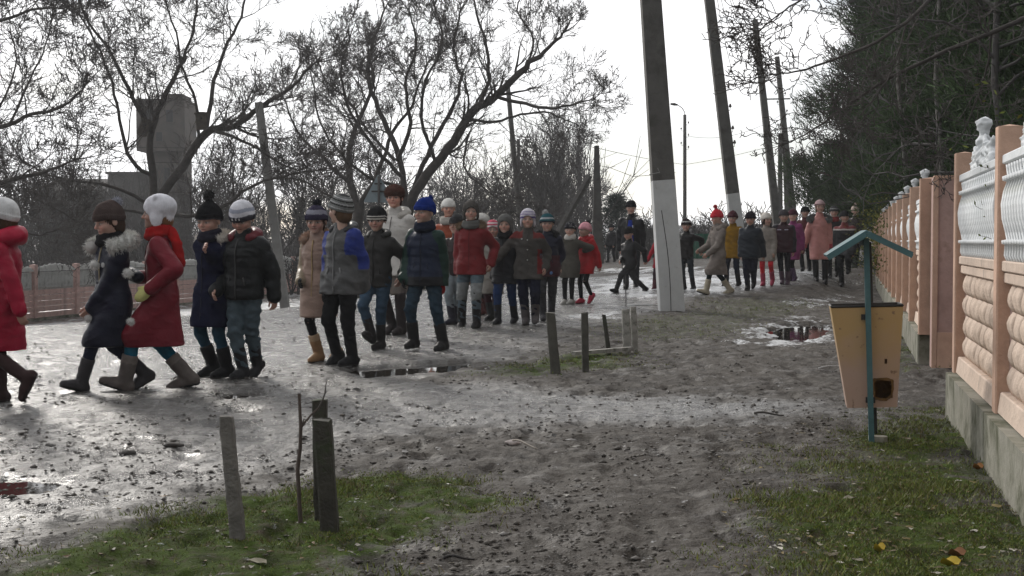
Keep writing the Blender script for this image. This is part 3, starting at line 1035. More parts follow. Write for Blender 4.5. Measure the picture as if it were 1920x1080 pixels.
    if extras: extras(info)
    PEOPLE.append(info)
    print('PERSON S=%.2f y=%.1f z=%.2f  %s' % (S, y0, base[2], label))
    return info

# paint helpers -------------------------------------------------------------
def sleeves(c, which=(0, 1)):
    def f(e, C_):
        for i in which: C_[e['sl'][i]] = np.array(c)
    return f
def zone(z0, z1, c, sleeves_too=False, front=False):
    def f(e, C_):
        m = (e['zf'] >= z0) & (e['zf'] < z1)
        if not sleeves_too: m &= ~e['sl'][0] & ~e['sl'][1]
        if front: m &= e['front']
        C_[m] = np.array(c)
    return f
def cuffs(c, frac=0.8):
    def f(e, C_):
        for i in (0, 1):
            a_, el_, w_ = e['arm'][i]
            t = ((e['V'] - el_) @ (w_ - el_)) / ((w_ - el_) @ (w_ - el_))
            C_[e['sl'][i] & (t > frac)] = np.array(c)
    return f
def lowersleeve(c, frac=0.0):
    return cuffs(c, frac)
def side(c, x0, z0=.0, z1=1.0, sgn=0):
    def f(e, C_):
        x = e['V'][:, 0] / e['S']
        m = ((np.abs(x) > x0) if sgn == 0 else (x * sgn > x0)) & ~e['sl'][0] & ~e['sl'][1] & (e['zf'] > z0) & (e['zf'] < z1)
        C_[m] = np.array(c)
    return f
# ================================================================== ground
def poly_sd(X, Y, poly):
    """signed distance to a polygon, positive inside"""
    P = np.array(poly, float); n = len(P)
    d = np.full(X.shape, 1e9); ins = np.zeros(X.shape, bool)
    for i in range(n):
        x0, y0 = P[i]; x1, y1 = P[(i + 1) % n]
        ex, ey = x1 - x0, y1 - y0
        t = np.clip(((X - x0) * ex + (Y - y0) * ey) / (ex * ex + ey * ey + 1e-12), 0, 1)
        d = np.minimum(d, np.hypot(X - x0 - t * ex, Y - y0 - t * ey))
        c = ((y0 > Y) != (y1 > Y))
        with np.errstate(divide='ignore', invalid='ignore'):
            xi = x0 + (Y - y0) * ex / np.where(ey == 0, 1e-9, ey)
        ins ^= c & (X < xi)
    return np.where(ins, d, -d)

def wpoly(pts):
    return [tuple(hit(*p)[:2]) for p in pts]

GRASS = [(wpoly([(-200, 1150), (-200, 1065), (0, 1045), (130, 1012), (300, 972), (430, 938), (600, 905), (720, 893), (850, 905), (880, 950), (820, 1010), (760, 1150)]), 1.0),
         (wpoly([(820, 706), (880, 690), (1000, 662), (1060, 655), (1200, 660), (1230, 690), (1100, 702), (960, 712)]), .55),
         (wpoly([(1090, 640), (1110, 598), (1250, 585), (1330, 560), (1480, 556), (1560, 575), (1400, 640), (1200, 650)]), .26),
         (wpoly([(1330, 1150), (1400, 1010), (1470, 900), (1520, 840), (1580, 800), (1650, 775), (1800, 760), (1960, 1000), (2100, 1150)]), .80),
         (wpoly([(1690, 700), (1640, 640), (1620, 590), (1650, 580), (1740, 690)]), .6)]
PUDDLES = [wpoly([(1432, 618), (1470, 605), (1530, 603), (1560, 612), (1545, 628), (1500, 641), (1450, 636)]),
           wpoly([(-60, 915), (-60, 893), (40, 890), (110, 897), (90, 912), (20, 921)]),
           wpoly([(660, 692), (700, 683), (800, 680), (880, 673), (890, 682), (800, 697), (700, 703)]),
           wpoly([(398, 742), (420, 732), (490, 730), (480, 742), (430, 748)]),
           wpoly([(410, 768), (440, 762), (478, 764), (450, 772)])]
ICE = [(wpoly([(1378, 622), (1420, 600), (1500, 594), (1600, 598), (1580, 640), (1480, 650), (1400, 648)]), .85),
       (wpoly([(1100, 556), (1110, 524), (1240, 520), (1420, 520), (1560, 520), (1400, 545), (1200, 560)]), .95),
       (wpoly([(1100, 512), (1150, 503), (1240, 500), (1420, 506), (1300, 512)]), 1.0),
       (wpoly([(520, 560), (560, 548), (700, 545), (760, 560), (600, 580)]), .8),
       (wpoly([(1460, 575), (1500, 560), (1580, 556), (1600, 572), (1520, 580)]), .6),
       (wpoly([(1080, 600), (1060, 590), (1180, 583), (1240, 588), (1150, 598)]), .8)]
ROAD = wpoly([(-400, 1060), (-400, 600), (0, 585), (300, 560), (560, 545), (760, 535), (1100, 520), (1500, 505), (1590, 512), (1520, 535), (1300, 560), (1180, 590), (1000, 640), (860, 680), (760, 710), (1180, 745), (1560, 752), (1600, 780), (1100, 790), (800, 800), (600, 830), (480, 900), (300, 960), (100, 1010)])
ROADE = wpoly([(-400, 700), (-400, 620), (200, 600), (700, 560), (1100, 535), (1400, 530), (1100, 580), (860, 650), (560, 690), (200, 760)])

def ground_detail(X, Y):
    """small relief: trodden mud, footprints, puddle hollows"""
    n1 = fbm(X * .9, Y * .9, 1, 3) - .5
    n2 = fbm(X * 3.1, Y * 2.6, 5, 3) - .5
    n3 = fbm(X * 9, Y * 8, 9, 3) - .5
    rid = 1 - np.abs(2 * fbm(X * 5, Y * 4.2, 21, 3) - 1)
    # shoe prints and hoof-like dents
    cx = np.floor(X * 3.2); cy = np.floor(Y * 3.2)
    jx = _hash(cx.astype(np.int64), cy.astype(np.int64), 3); jy = _hash(cx.astype(np.int64), cy.astype(np.int64), 4)
    js = _hash(cx.astype(np.int64), cy.astype(np.int64), 6)
    dx = (X * 3.2 - cx - .25 - .5 * jx) / .20; dyy = (Y * 3.2 - cy - .25 - .5 * jy) / .42
    a = js * 3; dent = np.exp(-((dx * np.cos(a) + dyy * np.sin(a)) ** 2 + (dyy * np.cos(a) - dx * np.sin(a)) ** 2) ** 2) * (js > .35)
    rid2 = 1 - np.abs(2 * fbm(X * 13, Y * 11, 27, 3) - 1)
    z = .035 * n1 + .016 * n2 + .024 * n3 + .018 * (rid - .7) + .016 * (rid2 - .7) - .026 * dent
    return z

def build_ground():
    ys = [-60, -40, -25, -15, -9, -5, -2, 0, 1.2, 2.0, 2.6, 3.0]
    y = 3.3
    while y < 16: ys.append(y); y += .022 + .0021 * (y - 3.3)
    while y < 60: ys.append(y); y *= 1.0065
    while y < 1500: ys.append(y); y *= 1.09
    ys = np.array(ys)
    s = list(-np.geomspace(45, .62, 16)) + list(np.linspace(-.56, .56, 520)) + list(np.geomspace(.62, 45, 16))
    s = np.array(s)
    w = (np.maximum(ys, 2.0) + 1.2) * .72
    X = s[None, :] * w[:, None]; Y = np.repeat(ys[:, None], len(s), 1)
    Z = ground_base(X, Y)
    amp = sstep(120, 20, Y) * .9 + .1
    det = ground_detail(X, Y)
    road = sstep(-.5, .5, poly_sd(X, Y, ROAD) + .8 * (fbm(X * 1.2, Y * 1.2, 31, 3) - .5))
    roade = sstep(-.8, .8, poly_sd(X, Y, ROADE) + 1.2 * (fbm(X * .8, Y * .8, 33, 3) - .5))
    grass = np.zeros_like(X)
    for p, k in GRASS:
        g_ = sstep(-.35, .75, poly_sd(X, Y, p) + .9 * (fbm(X * 1.8, Y * 1.8, 41, 4) - .5)) * k
        grass = np.maximum(grass, g_)
    ice = np.zeros_like(X)
    for p, k in ICE:
        ice = np.maximum(ice, sstep(-.3, .5, poly_sd(X, Y, p) / np.clip(Y / 14, .8, 4) + .9 * (fbm(X * 2.2, Y * 1.6, 51, 4) - .5)) * k)
    ice = ice * sstep(.34, .50, fbm(X * 3, Y * 2.2, 55, 4))
    # far verge: thin snow and slush left of the road and along the left fence
    xl = -12.2 + (Y - 34) * .2118
    verge = sstep(9, 2, np.abs(X - xl)) * sstep(16, 26, Y) * sstep(.45, .58, fbm(X * .9, Y * .5, 61, 4)) * .7
    ice = np.maximum(ice, verge)
    pud = np.zeros_like(X)
    for p in PUDDLES:
        pud = np.maximum(pud, sstep(-.10, .10, poly_sd(X, Y, p) + .30 * (fbm(X * 3, Y * 3, 71, 3) - .5)))
    Z = Z + det * amp * (1 - .5 * road) + grass * .018 + ice * .015
    Z = Z - pud * .055
    # rim of the ground by the right fence rises a little
    fx = np.where(Y < 9, 2.32 + .2303 * (Y - 6.34), 4.02 + .2532 * (Y - 13.3))
    far_fields = sstep(60, 140, Y)
    V = np.stack([X, Y, Z], -1).reshape(-1, 3)
    ny, nx = X.shape
    i = np.arange(ny - 1)[:, None] * nx + np.arange(nx - 1)[None, :]
    Fq = np.stack([i, i + 1, i + nx + 1, i + nx], -1).reshape(-1, 4)
    Cm = np.stack([grass, np.maximum(road * .75, roade), ice], -1).reshape(-1, 3)
    me = mesh_np('ground', V, Fq, None, Cm)
    m = bpy.data.materials.new('trodden_wet_mud'); m.use_nodes = True
    nt = m.node_tree; n = nt.nodes; l = nt.links
    bs = n['Principled BSDF']
    a = n.new('ShaderNodeAttribute'); a.attribute_name = 'Col'
    sp = n.new('ShaderNodeSeparateColor'); l.new(a.outputs['Color'], sp.inputs[0])
    co = n.new('ShaderNodeTexCoord')
    def noise(scale, det=6, rough=.6, sc=None):
        q = n.new('ShaderNodeTexNoise'); q.inputs['Scale'].default_value = scale; q.inputs['Detail'].default_value = det; q.inputs['Roughness'].default_value = rough
        if sc:
            mpp = n.new('ShaderNodeMapping'); mpp.inputs['Scale'].default_value = sc; l.new(co.outputs['Object'], mpp.inputs['Vector']); l.new(mpp.outputs[0], q.inputs['Vector'])
        else: l.new(co.outputs['Object'], q.inputs['Vector'])
        return q.outputs['Fac']
    def mrange(v, a0, a1, b0=0, b1=1):
        q = n.new('ShaderNodeMapRange'); q.inputs[1].default_value = a0; q.inputs[2].default_value = a1; q.inputs[3].default_value = b0; q.inputs[4].default_value = b1
        l.new(v, q.inputs[0]); return q.outputs[0]
    def mixc(f, A, B):
        q = n.new('ShaderNodeMix'); q.data_type = 'RGBA'
        if isinstance(f, float): q.inputs['Factor'].default_value = f
        else: l.new(f, q.inputs['Factor'])
        for s_, v in (('A', A), ('B', B)):
            if isinstance(v, tuple): q.inputs[s_].default_value = (*v, 1)
            else: l.new(v, q.inputs[s_])
        return q.outputs['Result']
    def math_(op, A, B=None):
        q = n.new('ShaderNodeMath'); q.operation = op
        for k, v in enumerate((A, B)):
            if v is None: continue
            if isinstance(v, (int, float)): q.inputs[k].default_value = v
            else: l.new(v, q.inputs[k])
        return q.outputs[0]
    big = noise(1.3, 6); midn = noise(7, 8, .65); fine = noise(45, 5, .6)
    mud = mixc(mrange(big, .35, .65), (0.036, 0.029, 0.023), (0.070, 0.060, 0.050))
    mud = mixc(mrange(midn, .50, .60), mud, (0.100, 0.090, 0.078))
    mud = mixc(mrange(fine, .60, .74, 0, .6), mud, (0.15, 0.142, 0.132))
    rd = mixc(mrange(big, .35, .65), (0.040, 0.037, 0.033), (0.092, 0.088, 0.082))
    rd = mixc(mrange(midn, .47, .60), rd, (0.17, 0.166, 0.158))
    dk = noise(3.6, 8, .7)
    rd = mixc(mrange(dk, .56, .63, 0, .8), rd, (0.045, 0.042, 0.038))
    mud = mixc(mrange(dk, .57, .64, 0, .7), mud, (0.030, 0.027, 0.024))
    rd = mixc(mrange(fine, .55, .68, 0, .85), rd, (0.04, 0.045, 0.04))
    c = mixc(sp.outputs[1], mud, rd)
    gcol = mixc(mrange(midn, .35, .65), (0.030, 0.038, 0.013), (0.066, 0.100, 0.020))
    gcol = mixc(mrange(noise(16, 5), .50, .70), gcol, (0.075, 0.062, 0.045))
    gf = mrange(math_('ADD', sp.outputs[0], math_('MULTIPLY', math_('SUBTRACT', midn, .5), .9)), .20, .50)
    c = mixc(gf, c, gcol)
    icf = mrange(math_('ADD', sp.outputs[2], math_('MULTIPLY', math_('SUBTRACT', noise(17, 8, .7), .5), 2.6)), .34, .62)
    c = mixc(icf, c, (0.56, 0.57, 0.58))
    l.new(c, bs.inputs['Base Color'])
    # wet sheen: mud film is smooth on the flats, rough on crumbs
    wet = mrange(math_('ADD', math_('MULTIPLY', sp.outputs[1], .32), noise(2.8, 7, .65, (1, 1, 1))), .50, .80)
    rg = mrange(wet, 0, 1, .80, .26)
    rg = math_('SUBTRACT', rg, math_('MULTIPLY', sp.outputs[1], .10))
    rg = math_('MAXIMUM', rg, math_('MULTIPLY', gf, .9))
    l.new(rg, bs.inputs['Roughness'])
    spv = math_('MULTIPLY', mrange(sp.outputs[1], 0, .8, .28, .50), math_('SUBTRACT', 1.0, math_('MULTIPLY', gf, .85)))
    l.new(spv, bs.inputs['Specular IOR Level'])
    b1 = n.new('ShaderNodeBump'); b1.inputs['Strength'].default_value = 1.0; b1.inputs['Distance'].default_value = .035; l.new(noise(13, 8, .62), b1.inputs['Height'])
    b2 = n.new('ShaderNodeBump'); b2.inputs['Strength'].default_value = .8; b2.inputs['Distance'].default_value = .016; l.new(noise(55, 5, .65), b2.inputs['Height']); l.new(b1.outputs[0], b2.inputs['Normal'])
    l.new(b2.outputs[0], bs.inputs['Normal'])
    me.materials.append(m)
    o = obj_of('ground', me); tag(o, kind='structure')
    return m

def pond_z(poly):
    P = np.array(poly)
    return P

build_ground()

# puddles: water lying in the hollows
wm = bpy.data.materials.new('puddle_water'); wm.use_nodes = True
b_ = wm.node_tree.nodes['Principled BSDF']
b_.inputs['Base Color'].default_value = (0.030, 0.026, 0.022, 1); b_.inputs['Roughness'].default_value = .04; b_.inputs['Specular IOR Level'].default_value = .5
bn = wm.node_tree.nodes.new('ShaderNodeTexNoise'); bn.inputs['Scale'].default_value = 6
bb = wm.node_tree.nodes.new('ShaderNodeBump'); bb.inputs['Strength'].default_value = .05; bb.inputs['Distance'].default_value = .01
tcn = wm.node_tree.nodes.new('ShaderNodeTexCoord'); wm.node_tree.links.new(tcn.outputs['Object'], bn.inputs['Vector'])
wm.node_tree.links.new(bn.outputs['Fac'], bb.inputs['Height']); wm.node_tree.links.new(bb.outputs[0], b_.inputs['Normal'])
for p in PUDDLES:
    P = np.array(p); c = P.mean(0)
    Q = c + (P - c) * 1.18 + 0.0
    # outline resampled and roughened
    pts = []
    for i in range(len(Q)):
        for t in np.linspace(0, 1, 6, endpoint=False):
            q = Q[i] * (1 - t) + Q[(i + 1) % len(Q)] * t
            pts.append(c + (q - c) * (1 + .10 * math.sin(9 * i + 20 * t)))
    z = float(ground_base(c[0], c[1])) - .030
    nn = len(pts)
    V = [(c[0], c[1], z)] + [(q[0], q[1], z) for q in pts]
    me = mesh_np('puddle', V, [(0, 1 + i, 1 + (i + 1) % nn) for i in range(nn)], wm, smooth=False)
    tag(obj_of('puddle', me), kind='structure')

# grass blades ------------------------------------------------------
def grass_field():
    r = np.random.default_rng(3)
    Vs, Cs = [], []
    for gi, (poly, k) in enumerate(GRASS):
        P = np.array(poly); lo = P.min(0) - .3; hi = P.max(0) + .3
        area = (hi - lo).prod()
        near = gi in (0, 3)
        n = int(min(area * (14000 if near else 1800), 330000 if near else 40000))
        X = r.uniform(lo[0], hi[0], n); Y = r.uniform(lo[1], hi[1], n)
        g = sstep(-.30, .75, poly_sd(X, Y, poly) + .9 * (fbm(X * 1.8, Y * 1.8, 41, 4) - .5)) * k
        patch = .12 + .88 * sstep(.38, .60, fbm(X * 2.6, Y * 2.6, 81, 4))
        keep = r.random(n) < np.minimum(1, g * 1.5) * patch * 1.1
        X, Y = X[keep], Y[keep]; n = len(X)
        tuft = fbm(X * 2.1, Y * 2.1, 91, 3)
        Z = ground_base(X, Y) + ground_detail(X, Y) * .95 + .012
        L = (.008 + .015 * sstep(.42, .72, tuft)) * r.uniform(.6, 1.5, n) * (1.0 if near else 1.1)
        a = r.uniform(0, 6.283, n); b = r.uniform(0, 6.283, n); lean = r.uniform(.2, 1.3, n)
        w = (.0018 + .0012 * r.random(n)) * (1 if near else 2.2)
        base = np.stack([X, Y, Z], 1)
        side_ = np.stack([np.cos(a), np.sin(a), np.zeros(n)], 1) * w[:, None]
        tip = base + np.stack([np.cos(b) * lean * L, np.sin(b) * lean * L, L], 1)
        Vs.append(np.stack([base - side_, base + side_, tip], 1).reshape(-1, 3))
        dry = r.random(n) < .22
        c = np.array([.090, .140, .024])[None] * r.uniform(.55, 1.5, (n, 1))
        c[:, 0] *= 1 + .5 * r.random(n)
        c[dry] = np.array([.15, .12, .06]) * r.uniform(.6, 1.2, (dry.sum(), 1))
        Cs.append(np.repeat(c, 3, 0))
    V = np.concatenate(Vs); C_ = np.concatenate(Cs)
    m = mat('grass_blades', rough=.65, spec=.25, attr=True, var=.1)
    o = obj_of('grass', mesh_np('grass', V, np.arange(len(V)).reshape(-1, 3), m, C_))
    tag(o, 'short green grass on the trodden verge', 'grass', kind='stuff')
grass_field()

# litter of small leaves, chips and clods ----------------------------
def flake(r, X, Y, size, lift=.004):
    z = float(ground_base(X, Y)) + float(ground_detail(np.array([X]), np.array([Y]))[0]) * .95 + .012
    a = r.uniform(0, 6.28); n = 7; pts = []
    for i in range(n):
        t = 2 * math.pi * i / n
        rr = size * (1 if i % 2 else .62) * r.uniform(.7, 1.15)
        x = math.cos(t) * rr * 1.5; y = math.sin(t) * rr * .8
        pts.append((X + x * math.cos(a) - y * math.sin(a), Y + x * math.sin(a) + y * math.cos(a), z + lift + r.uniform(0, size * .5)))
    pts.append((X, Y, z + lift + size * .1))
    return pts, [(n, i, (i + 1) % n) for i in range(n)]
def litter():
    r = np.random.default_rng(8)
    V, F_, C_ = [], [], []
    for (x0, y0, x1, y1, cnt, sz, cols) in [(1340, 770, 1920, 1080, 260, .011, [(.20, .18, .13), (.34, .32, .27), (.12, .085, .04), (.16, .12, .04), (.10, .08, .04)]),
                                              (0, 930, 860, 1080, 120, .010, [(.20, .18, .13), (.14, .09, .045), (.26, .24, .2)]),
                                              (300, 720, 1500, 1070, 260, .009, [(.05, .045, .04), (.2, .19, .17), (.06, .05, .045)]),
                                              (0, 640, 1600, 860, 420, .014, [(.05, .045, .04), (.04, .035, .03), (.24, .23, .22)])]:
        for _ in range(cnt):
            p = hit(r.uniform(x0, x1), r.uniform(y0, y1))
            if 2.32 + .2303 * (p[1] - 6.34) < p[0] + .05: continue
            pts, fs = flake(r, p[0], p[1], sz * r.uniform(.6, 1.7) * (1 if r.random() > .06 else 2))
            n = len(V); V += pts; F_ += [tuple(i + n for i in f) for f in fs]
            c = np.array(cols[r.integers(len(cols))]) * r.uniform(.7, 1.2); C_ += [c] * len(pts)
    m = mat('leaf_litter', rough=.7, attr=True, var=.1)
    tag(obj_of('leaf_litter', mesh_np('leaf_litter', V, F_, m, np.array(C_), smooth=False)), 'small dry leaves, chips and crumbs scattered over the ground', 'litter', kind='stuff')
litter()

def leaf_thing(px, py, size, col, label, group=None):
    p = hit(px, py); r = np.random.default_rng(int(px))
    z = p[2] + float(ground_detail(np.array([p[0]]), np.array([p[1]]))[0]) + .03
    n = 11; V = []
    for i in range(n):
        t = 2 * math.pi * i / n; rr = size * (1 - .25 * abs(math.sin(t * 1.5)))
        V.append((math.cos(t) * rr * 1.3, math.sin(t) * rr, .012 * math.sin(t * 2) + .02))
    V.append((0, 0, .0)); V += [(x, y, q - .002) for x, y, q in V]
    F_ = [(n, i, (i + 1) % n) for i in range(n)] + [(2 * n + 1, n + 1 + (i + 1) % n, n + 1 + i) for i in range(n)]
    o = obj_of('fallen_leaf', mesh_np('fallen_leaf', V, F_, mat('leaf', col, rough=.6, var=.2)))
    o.location = (p[0], p[1], z - .012)
    tag(o, label, 'leaf', group)
leaf_thing(1780, 1066, .030, (.45, .33, .03), 'yellow fallen leaf lying on the grass at the bottom edge of the picture', 'fallen leaves by the fence')
leaf_thing(1648, 1038, .018, (.42, .30, .03), 'small yellow fallen leaf on the grass, the farther of two', 'fallen leaves by the fence')
leaf_thing(1833, 886, .022, (.28, .12, .03), 'orange brown fallen leaf beside the concrete fence base', 'fallen leaves by the fence')
leaf_thing(1793, 1050, .026, (.22, .10, .04), 'curled brown fallen leaf right behind the yellow leaf', 'fallen leaves by the fence')

def stone(px, py, sx, sy, sz, col, label, cat='stone', name='stone', rz=0.0, seed=0):
    p = hit(px, py)
    f = Field((-1, -1, -1), (1, 1, 1), .16)
    f.ell((0, 0, 0), (.85, .85, .85), k=0)
    V, Fq = f.mesh(); N = vnormals(V, Fq)
    V = V + N * (fold_noise(V * .05, seed) * .22 + .1 * np.sin(V[:, [0]] * 5 + seed).ravel()[:])[:, None]
    V = V * np.array([sx, sy, sz])
    o = obj_of(name, mesh_np(name, V, Fq, mat(name + '_m', col, rough=.85, var=.25, vscale=20, bump=.6, bscale=60)))
    o.location = (p[0], p[1], p[2] + sz * .35); o.rotation_euler = (0, 0, rz)
    tag(o, label, cat, 'stones and clods on the ground')
    return o
stone(962, 833, .060, .028, .022, (.42, .37, .35), 'pale pinkish stone lying alone on the muddy path', seed=1, rz=-.2)
stone(239, 851, .060, .05, .018, (.045, .04, .036), 'dark clod on the road, left of the leaning grey stake', 'clod', 'mud_clod', seed=2)
stone(325, 837, .07, .04, .018, (.045, .04, .036), 'flat dark clod on the road nearest the leaning grey stake', 'clod', 'mud_clod', seed=3)
stone(838, 866, .026, .022, .018, (.05, .04, .036), 'small dark clod right of the twin stakes', 'clod', 'mud_clod', seed=4)
stone(333, 713, .04, .03, .03, (.05, .045, .04), 'dark clod at the heels of the girl in the red coat', 'clod', 'mud_clod', seed=5)
stone(1262, 572, .045, .03, .03, (.6, .6, .6), 'little white stone beside the foot of the white pole', seed=6)
stone(840, 909, .03, .012, .006, (.55, .53, .48), 'small pale chip on the edge of the grass', seed=7)
# stick lying on the path
def stick(px0, py0, px1, py1, r_, col, label):
    a = hit(px0, py0); b = hit(px1, py1)
    mb = MB(); pts = []
    for t in np.linspace(0, 1, 7):
        q = a * (1 - t) + b * t; pts.append((q[0] - a[0], q[1] - a[1] + .01 * math.sin(9 * t), q[2] - a[2] + .03 + .008 * math.sin(5 * t)))
    mb.tube(pts, [r_ * (1 - .5 * t) for t in np.linspace(0, 1, 7)], n=6)
    o = mb.build('stick', mat('stick', col, rough=.85, var=.25, vscale=30), smooth=True); o.location = a
    tag(o, label, 'stick', 'sticks on the ground')
stick(962, 836, 1008, 850, .007, (.25, .22, .19), 'thin twig lying against the pale stone')
stick(1414, 784, 1470, 786, .008, (.05, .045, .04), 'dark stick on the gravel left of the litter bin')
stick(1535, 697, 1590, 690, .006, (.5, .5, .48), 'thin pale stick on the path near the litter bin')
stick(832, 1063, 890, 1062, .006, (.03, .027, .025), 'dark stick on the mud at the bottom of the picture')

# crumbs, pebbles and small clods of mud lying everywhere on the trodden ground
def crumbs():
    r = np.random.default_rng(19)
    octa = np.array([[1, 0, 0], [0, 1, 0], [-1, 0, 0], [0, -1, 0], [0, 0, .7], [0, 0, -.5]], float)
    fo = np.array([[0, 1, 4], [1, 2, 4], [2, 3, 4], [3, 0, 4], [1, 0, 5], [2, 1, 5], [3, 2, 5], [0, 3, 5]])
    n = 15000
    py = 470 + 610 * r.random(n) ** 1.0; py = np.clip(py + r.uniform(90, 110, n), 570, 1085); px = r.uniform(-20, 1800, n)
    k = math.tan(PITCH)
    a = (px - 960) / FPX; b = (540 - py) / FPX; cp, sp = math.cos(PITCH), math.sin(PITCH)
    dy_ = cp + b * sp; dz = -sp + b * cp; t = -CAM_H / dz
    X = a * t; Y = dy_ * t
    keep = (X < 2.0 + .2303 * (Y - 6.34)) & (Y < 22)
    clump = fbm(X * 1.3, Y * 1.3, 121, 3); keep &= r.random(n) < sstep(.30, .62, clump) + .12
    X, Y = X[keep], Y[keep]; n = len(X)
    Z = ground_base(X, Y) + ground_detail(X, Y) * .8 + .004
    s_ = r.gamma(1.6, .0019, n) + .0015; s_ = np.minimum(s_ * (1 + Y / 12), .020)
    P = octa[None] * s_[:, None, None] * r.uniform(.6, 1.4, (n, 6, 1)) * np.array([1.2, 1, .8])[None, None]
    an = r.uniform(0, 6.28, n); c_, q_ = np.cos(an), np.sin(an)
    V = np.stack([P[..., 0] * c_[:, None] - P[..., 1] * q_[:, None] + X[:, None], P[..., 0] * q_[:, None] + P[..., 1] * c_[:, None] + Y[:, None], P[..., 2] + Z[:, None]], -1).reshape(-1, 3)
    F_ = (fo[None] + (np.arange(n) * 6)[:, None, None]).reshape(-1, 3)
    pal = np.array([[.07, .062, .053], [.09, .080, .069], [.055, .048, .041], [.13, .12, .11], [.2, .19, .18]])
    C_ = np.repeat(pal[r.choice(5, n, p=[.34, .3, .2, .12, .04])] * r.uniform(.7, 1.2, (n, 1)), 6, 0)
    m = mat('mud_crumbs', rough=.75, spec=.4, attr=True, var=.1)
    tag(obj_of('gravel', mesh_np('gravel', V, F_, m, C_, smooth=False)), 'loose gravel and crumbs of mud over the trodden ground', 'gravel', kind='stuff')
crumbs()
# ================================================================== fences of cast concrete panels
M['peach'] = mat('peach_painted_concrete', (0.52, 0.34, 0.25), rough=.85, var=.16, vscale=5, bump=.5, bscale=45, stain=(.22, .17, .13), stain_scale=5, stain_lo=.60, stain_hi=.80, obj_var=.06)
M['cream'] = mat('cream_pink_concrete', (0.60, 0.475, 0.385), rough=.85, var=.14, vscale=7, bump=.6, bscale=35, stain=(.30, .24, .2), stain_scale=6, stain_lo=.58, stain_hi=.78, obj_var=.08)
M['whitec'] = mat('white_painted_concrete', (0.66, 0.68, 0.69), rough=.8, var=.10, vscale=9, bump=.4, bscale=40, stain=(.33, .34, .30), stain_scale=8, stain_lo=.58, stain_hi=.75, obj_var=.05)
M['plinth'] = mat('raw_concrete_base', (0.27, 0.26, 0.215), rough=.9, var=.2, vscale=4, bump=.7, bscale=30, stain=(.075, .078, .045), stain_scale=3.6, stain_lo=.42, stain_hi=.66)
M['pinkp'] = mat('old_pink_concrete', (0.42, 0.285, 0.25), rough=.88, var=.2, vscale=5, bump=.5, bscale=40, stain=(.20, .13, .10), stain_scale=5, stain_lo=.55, stain_hi=.75, obj_var=.05)
M['whiteold'] = mat('grey_white_concrete', (0.58, 0.58, 0.56), rough=.9, var=.12, vscale=6, bump=.4, bscale=30, stain=(.36, .36, .34), stain_scale=5, stain_lo=.5, stain_hi=.7)

def me_of(mb, mat_, smooth=False, name='piece'):
    me = bpy.data.meshes.new(name); me.from_pydata(mb.v, [], mb.f)
    if smooth: me.polygons.foreach_set('use_smooth', np.ones(len(me.polygons), bool))
    me.materials.append(mat_); return me

# local frame of a panel: x along the fence 0..1.87, y = -0.. towards the road is -y, z up from plinth top
PW = 1.87
def block_mesh(w, h, matn, seed):
    """one shingle-like stone: bulges at its lower edge, rounded ends, ribbed face"""
    nx, nz = 9, 5; V = []; F_ = []
    for j in range(nz + 1):
        v = j / nz; bul = .008 + .021 * max(0, math.sin(math.pi * (.06 + .86 * (1 - v)))) ** .8
        for i in range(nx + 1):
            u = i / nx; e = 1 - (2 * u - 1) ** 6
            V.append((-w / 2 + u * w, -bul * (.12 + .88 * e) - .011 * math.cos(u * 22 + seed) * math.sin(math.pi * v) - .002 * math.sin(v * 7 + 3 * seed), -h / 2 + v * h - (.006 * (2 * u - 1) ** 2)))
    for j in range(nz):
        for i in range(nx):
            a = j * (nx + 1) + i; F_.append((a, a + 1, a + nx + 2, a + nx + 1))
    n0 = len(V)
    V += [(-w / 2, .02, -h / 2), (w / 2, .02, -h / 2), (w / 2, .02, h / 2), (-w / 2, .02, h / 2)]
    F_.append(tuple([n0, n0 + 1] + [i for i in range(nx, -1, -1)]))
    F_.append(tuple([n0 + 2, n0 + 3] + [nz * (nx + 1) + i for i in range(nx + 1)]))
    F_.append(tuple([n0 + 3, n0] + [j * (nx + 1) for j in range(nz + 1)]))
    F_.append(tuple([n0 + 1, n0 + 2] + [j * (nx + 1) + nx for j in range(nz, -1, -1)]))
    me = bpy.data.meshes.new('block'); me.from_pydata(V, [], F_)
    me.polygons.foreach_set('use_smooth', np.ones(len(me.polygons), bool)); me.materials.append(M[matn])
    return me

BAL_PROF = [(1.000, .016), (1.03, .024), (1.08, .022), (1.085, .030), (1.10, .031), (1.105, .018), (1.14, .022), (1.20, .031), (1.27, .034), (1.33, .028), (1.375, .019), (1.38, .030), (1.40, .031), (1.405, .018), (1.44, .021), (1.455, .022)]
def baluster_mesh(matn, n=7):
    mb = MB(); z0 = 1.0
    mb.tube([(0, 0, z - .27) for z, r in BAL_PROF], [r for z, r in BAL_PROF], n=n, ref=Vector((0, 1, 0)))
    me = me_of(mb, M[matn], True, 'baluster')
    for v in me.vertices: v.co.y *= 1.7
    return me

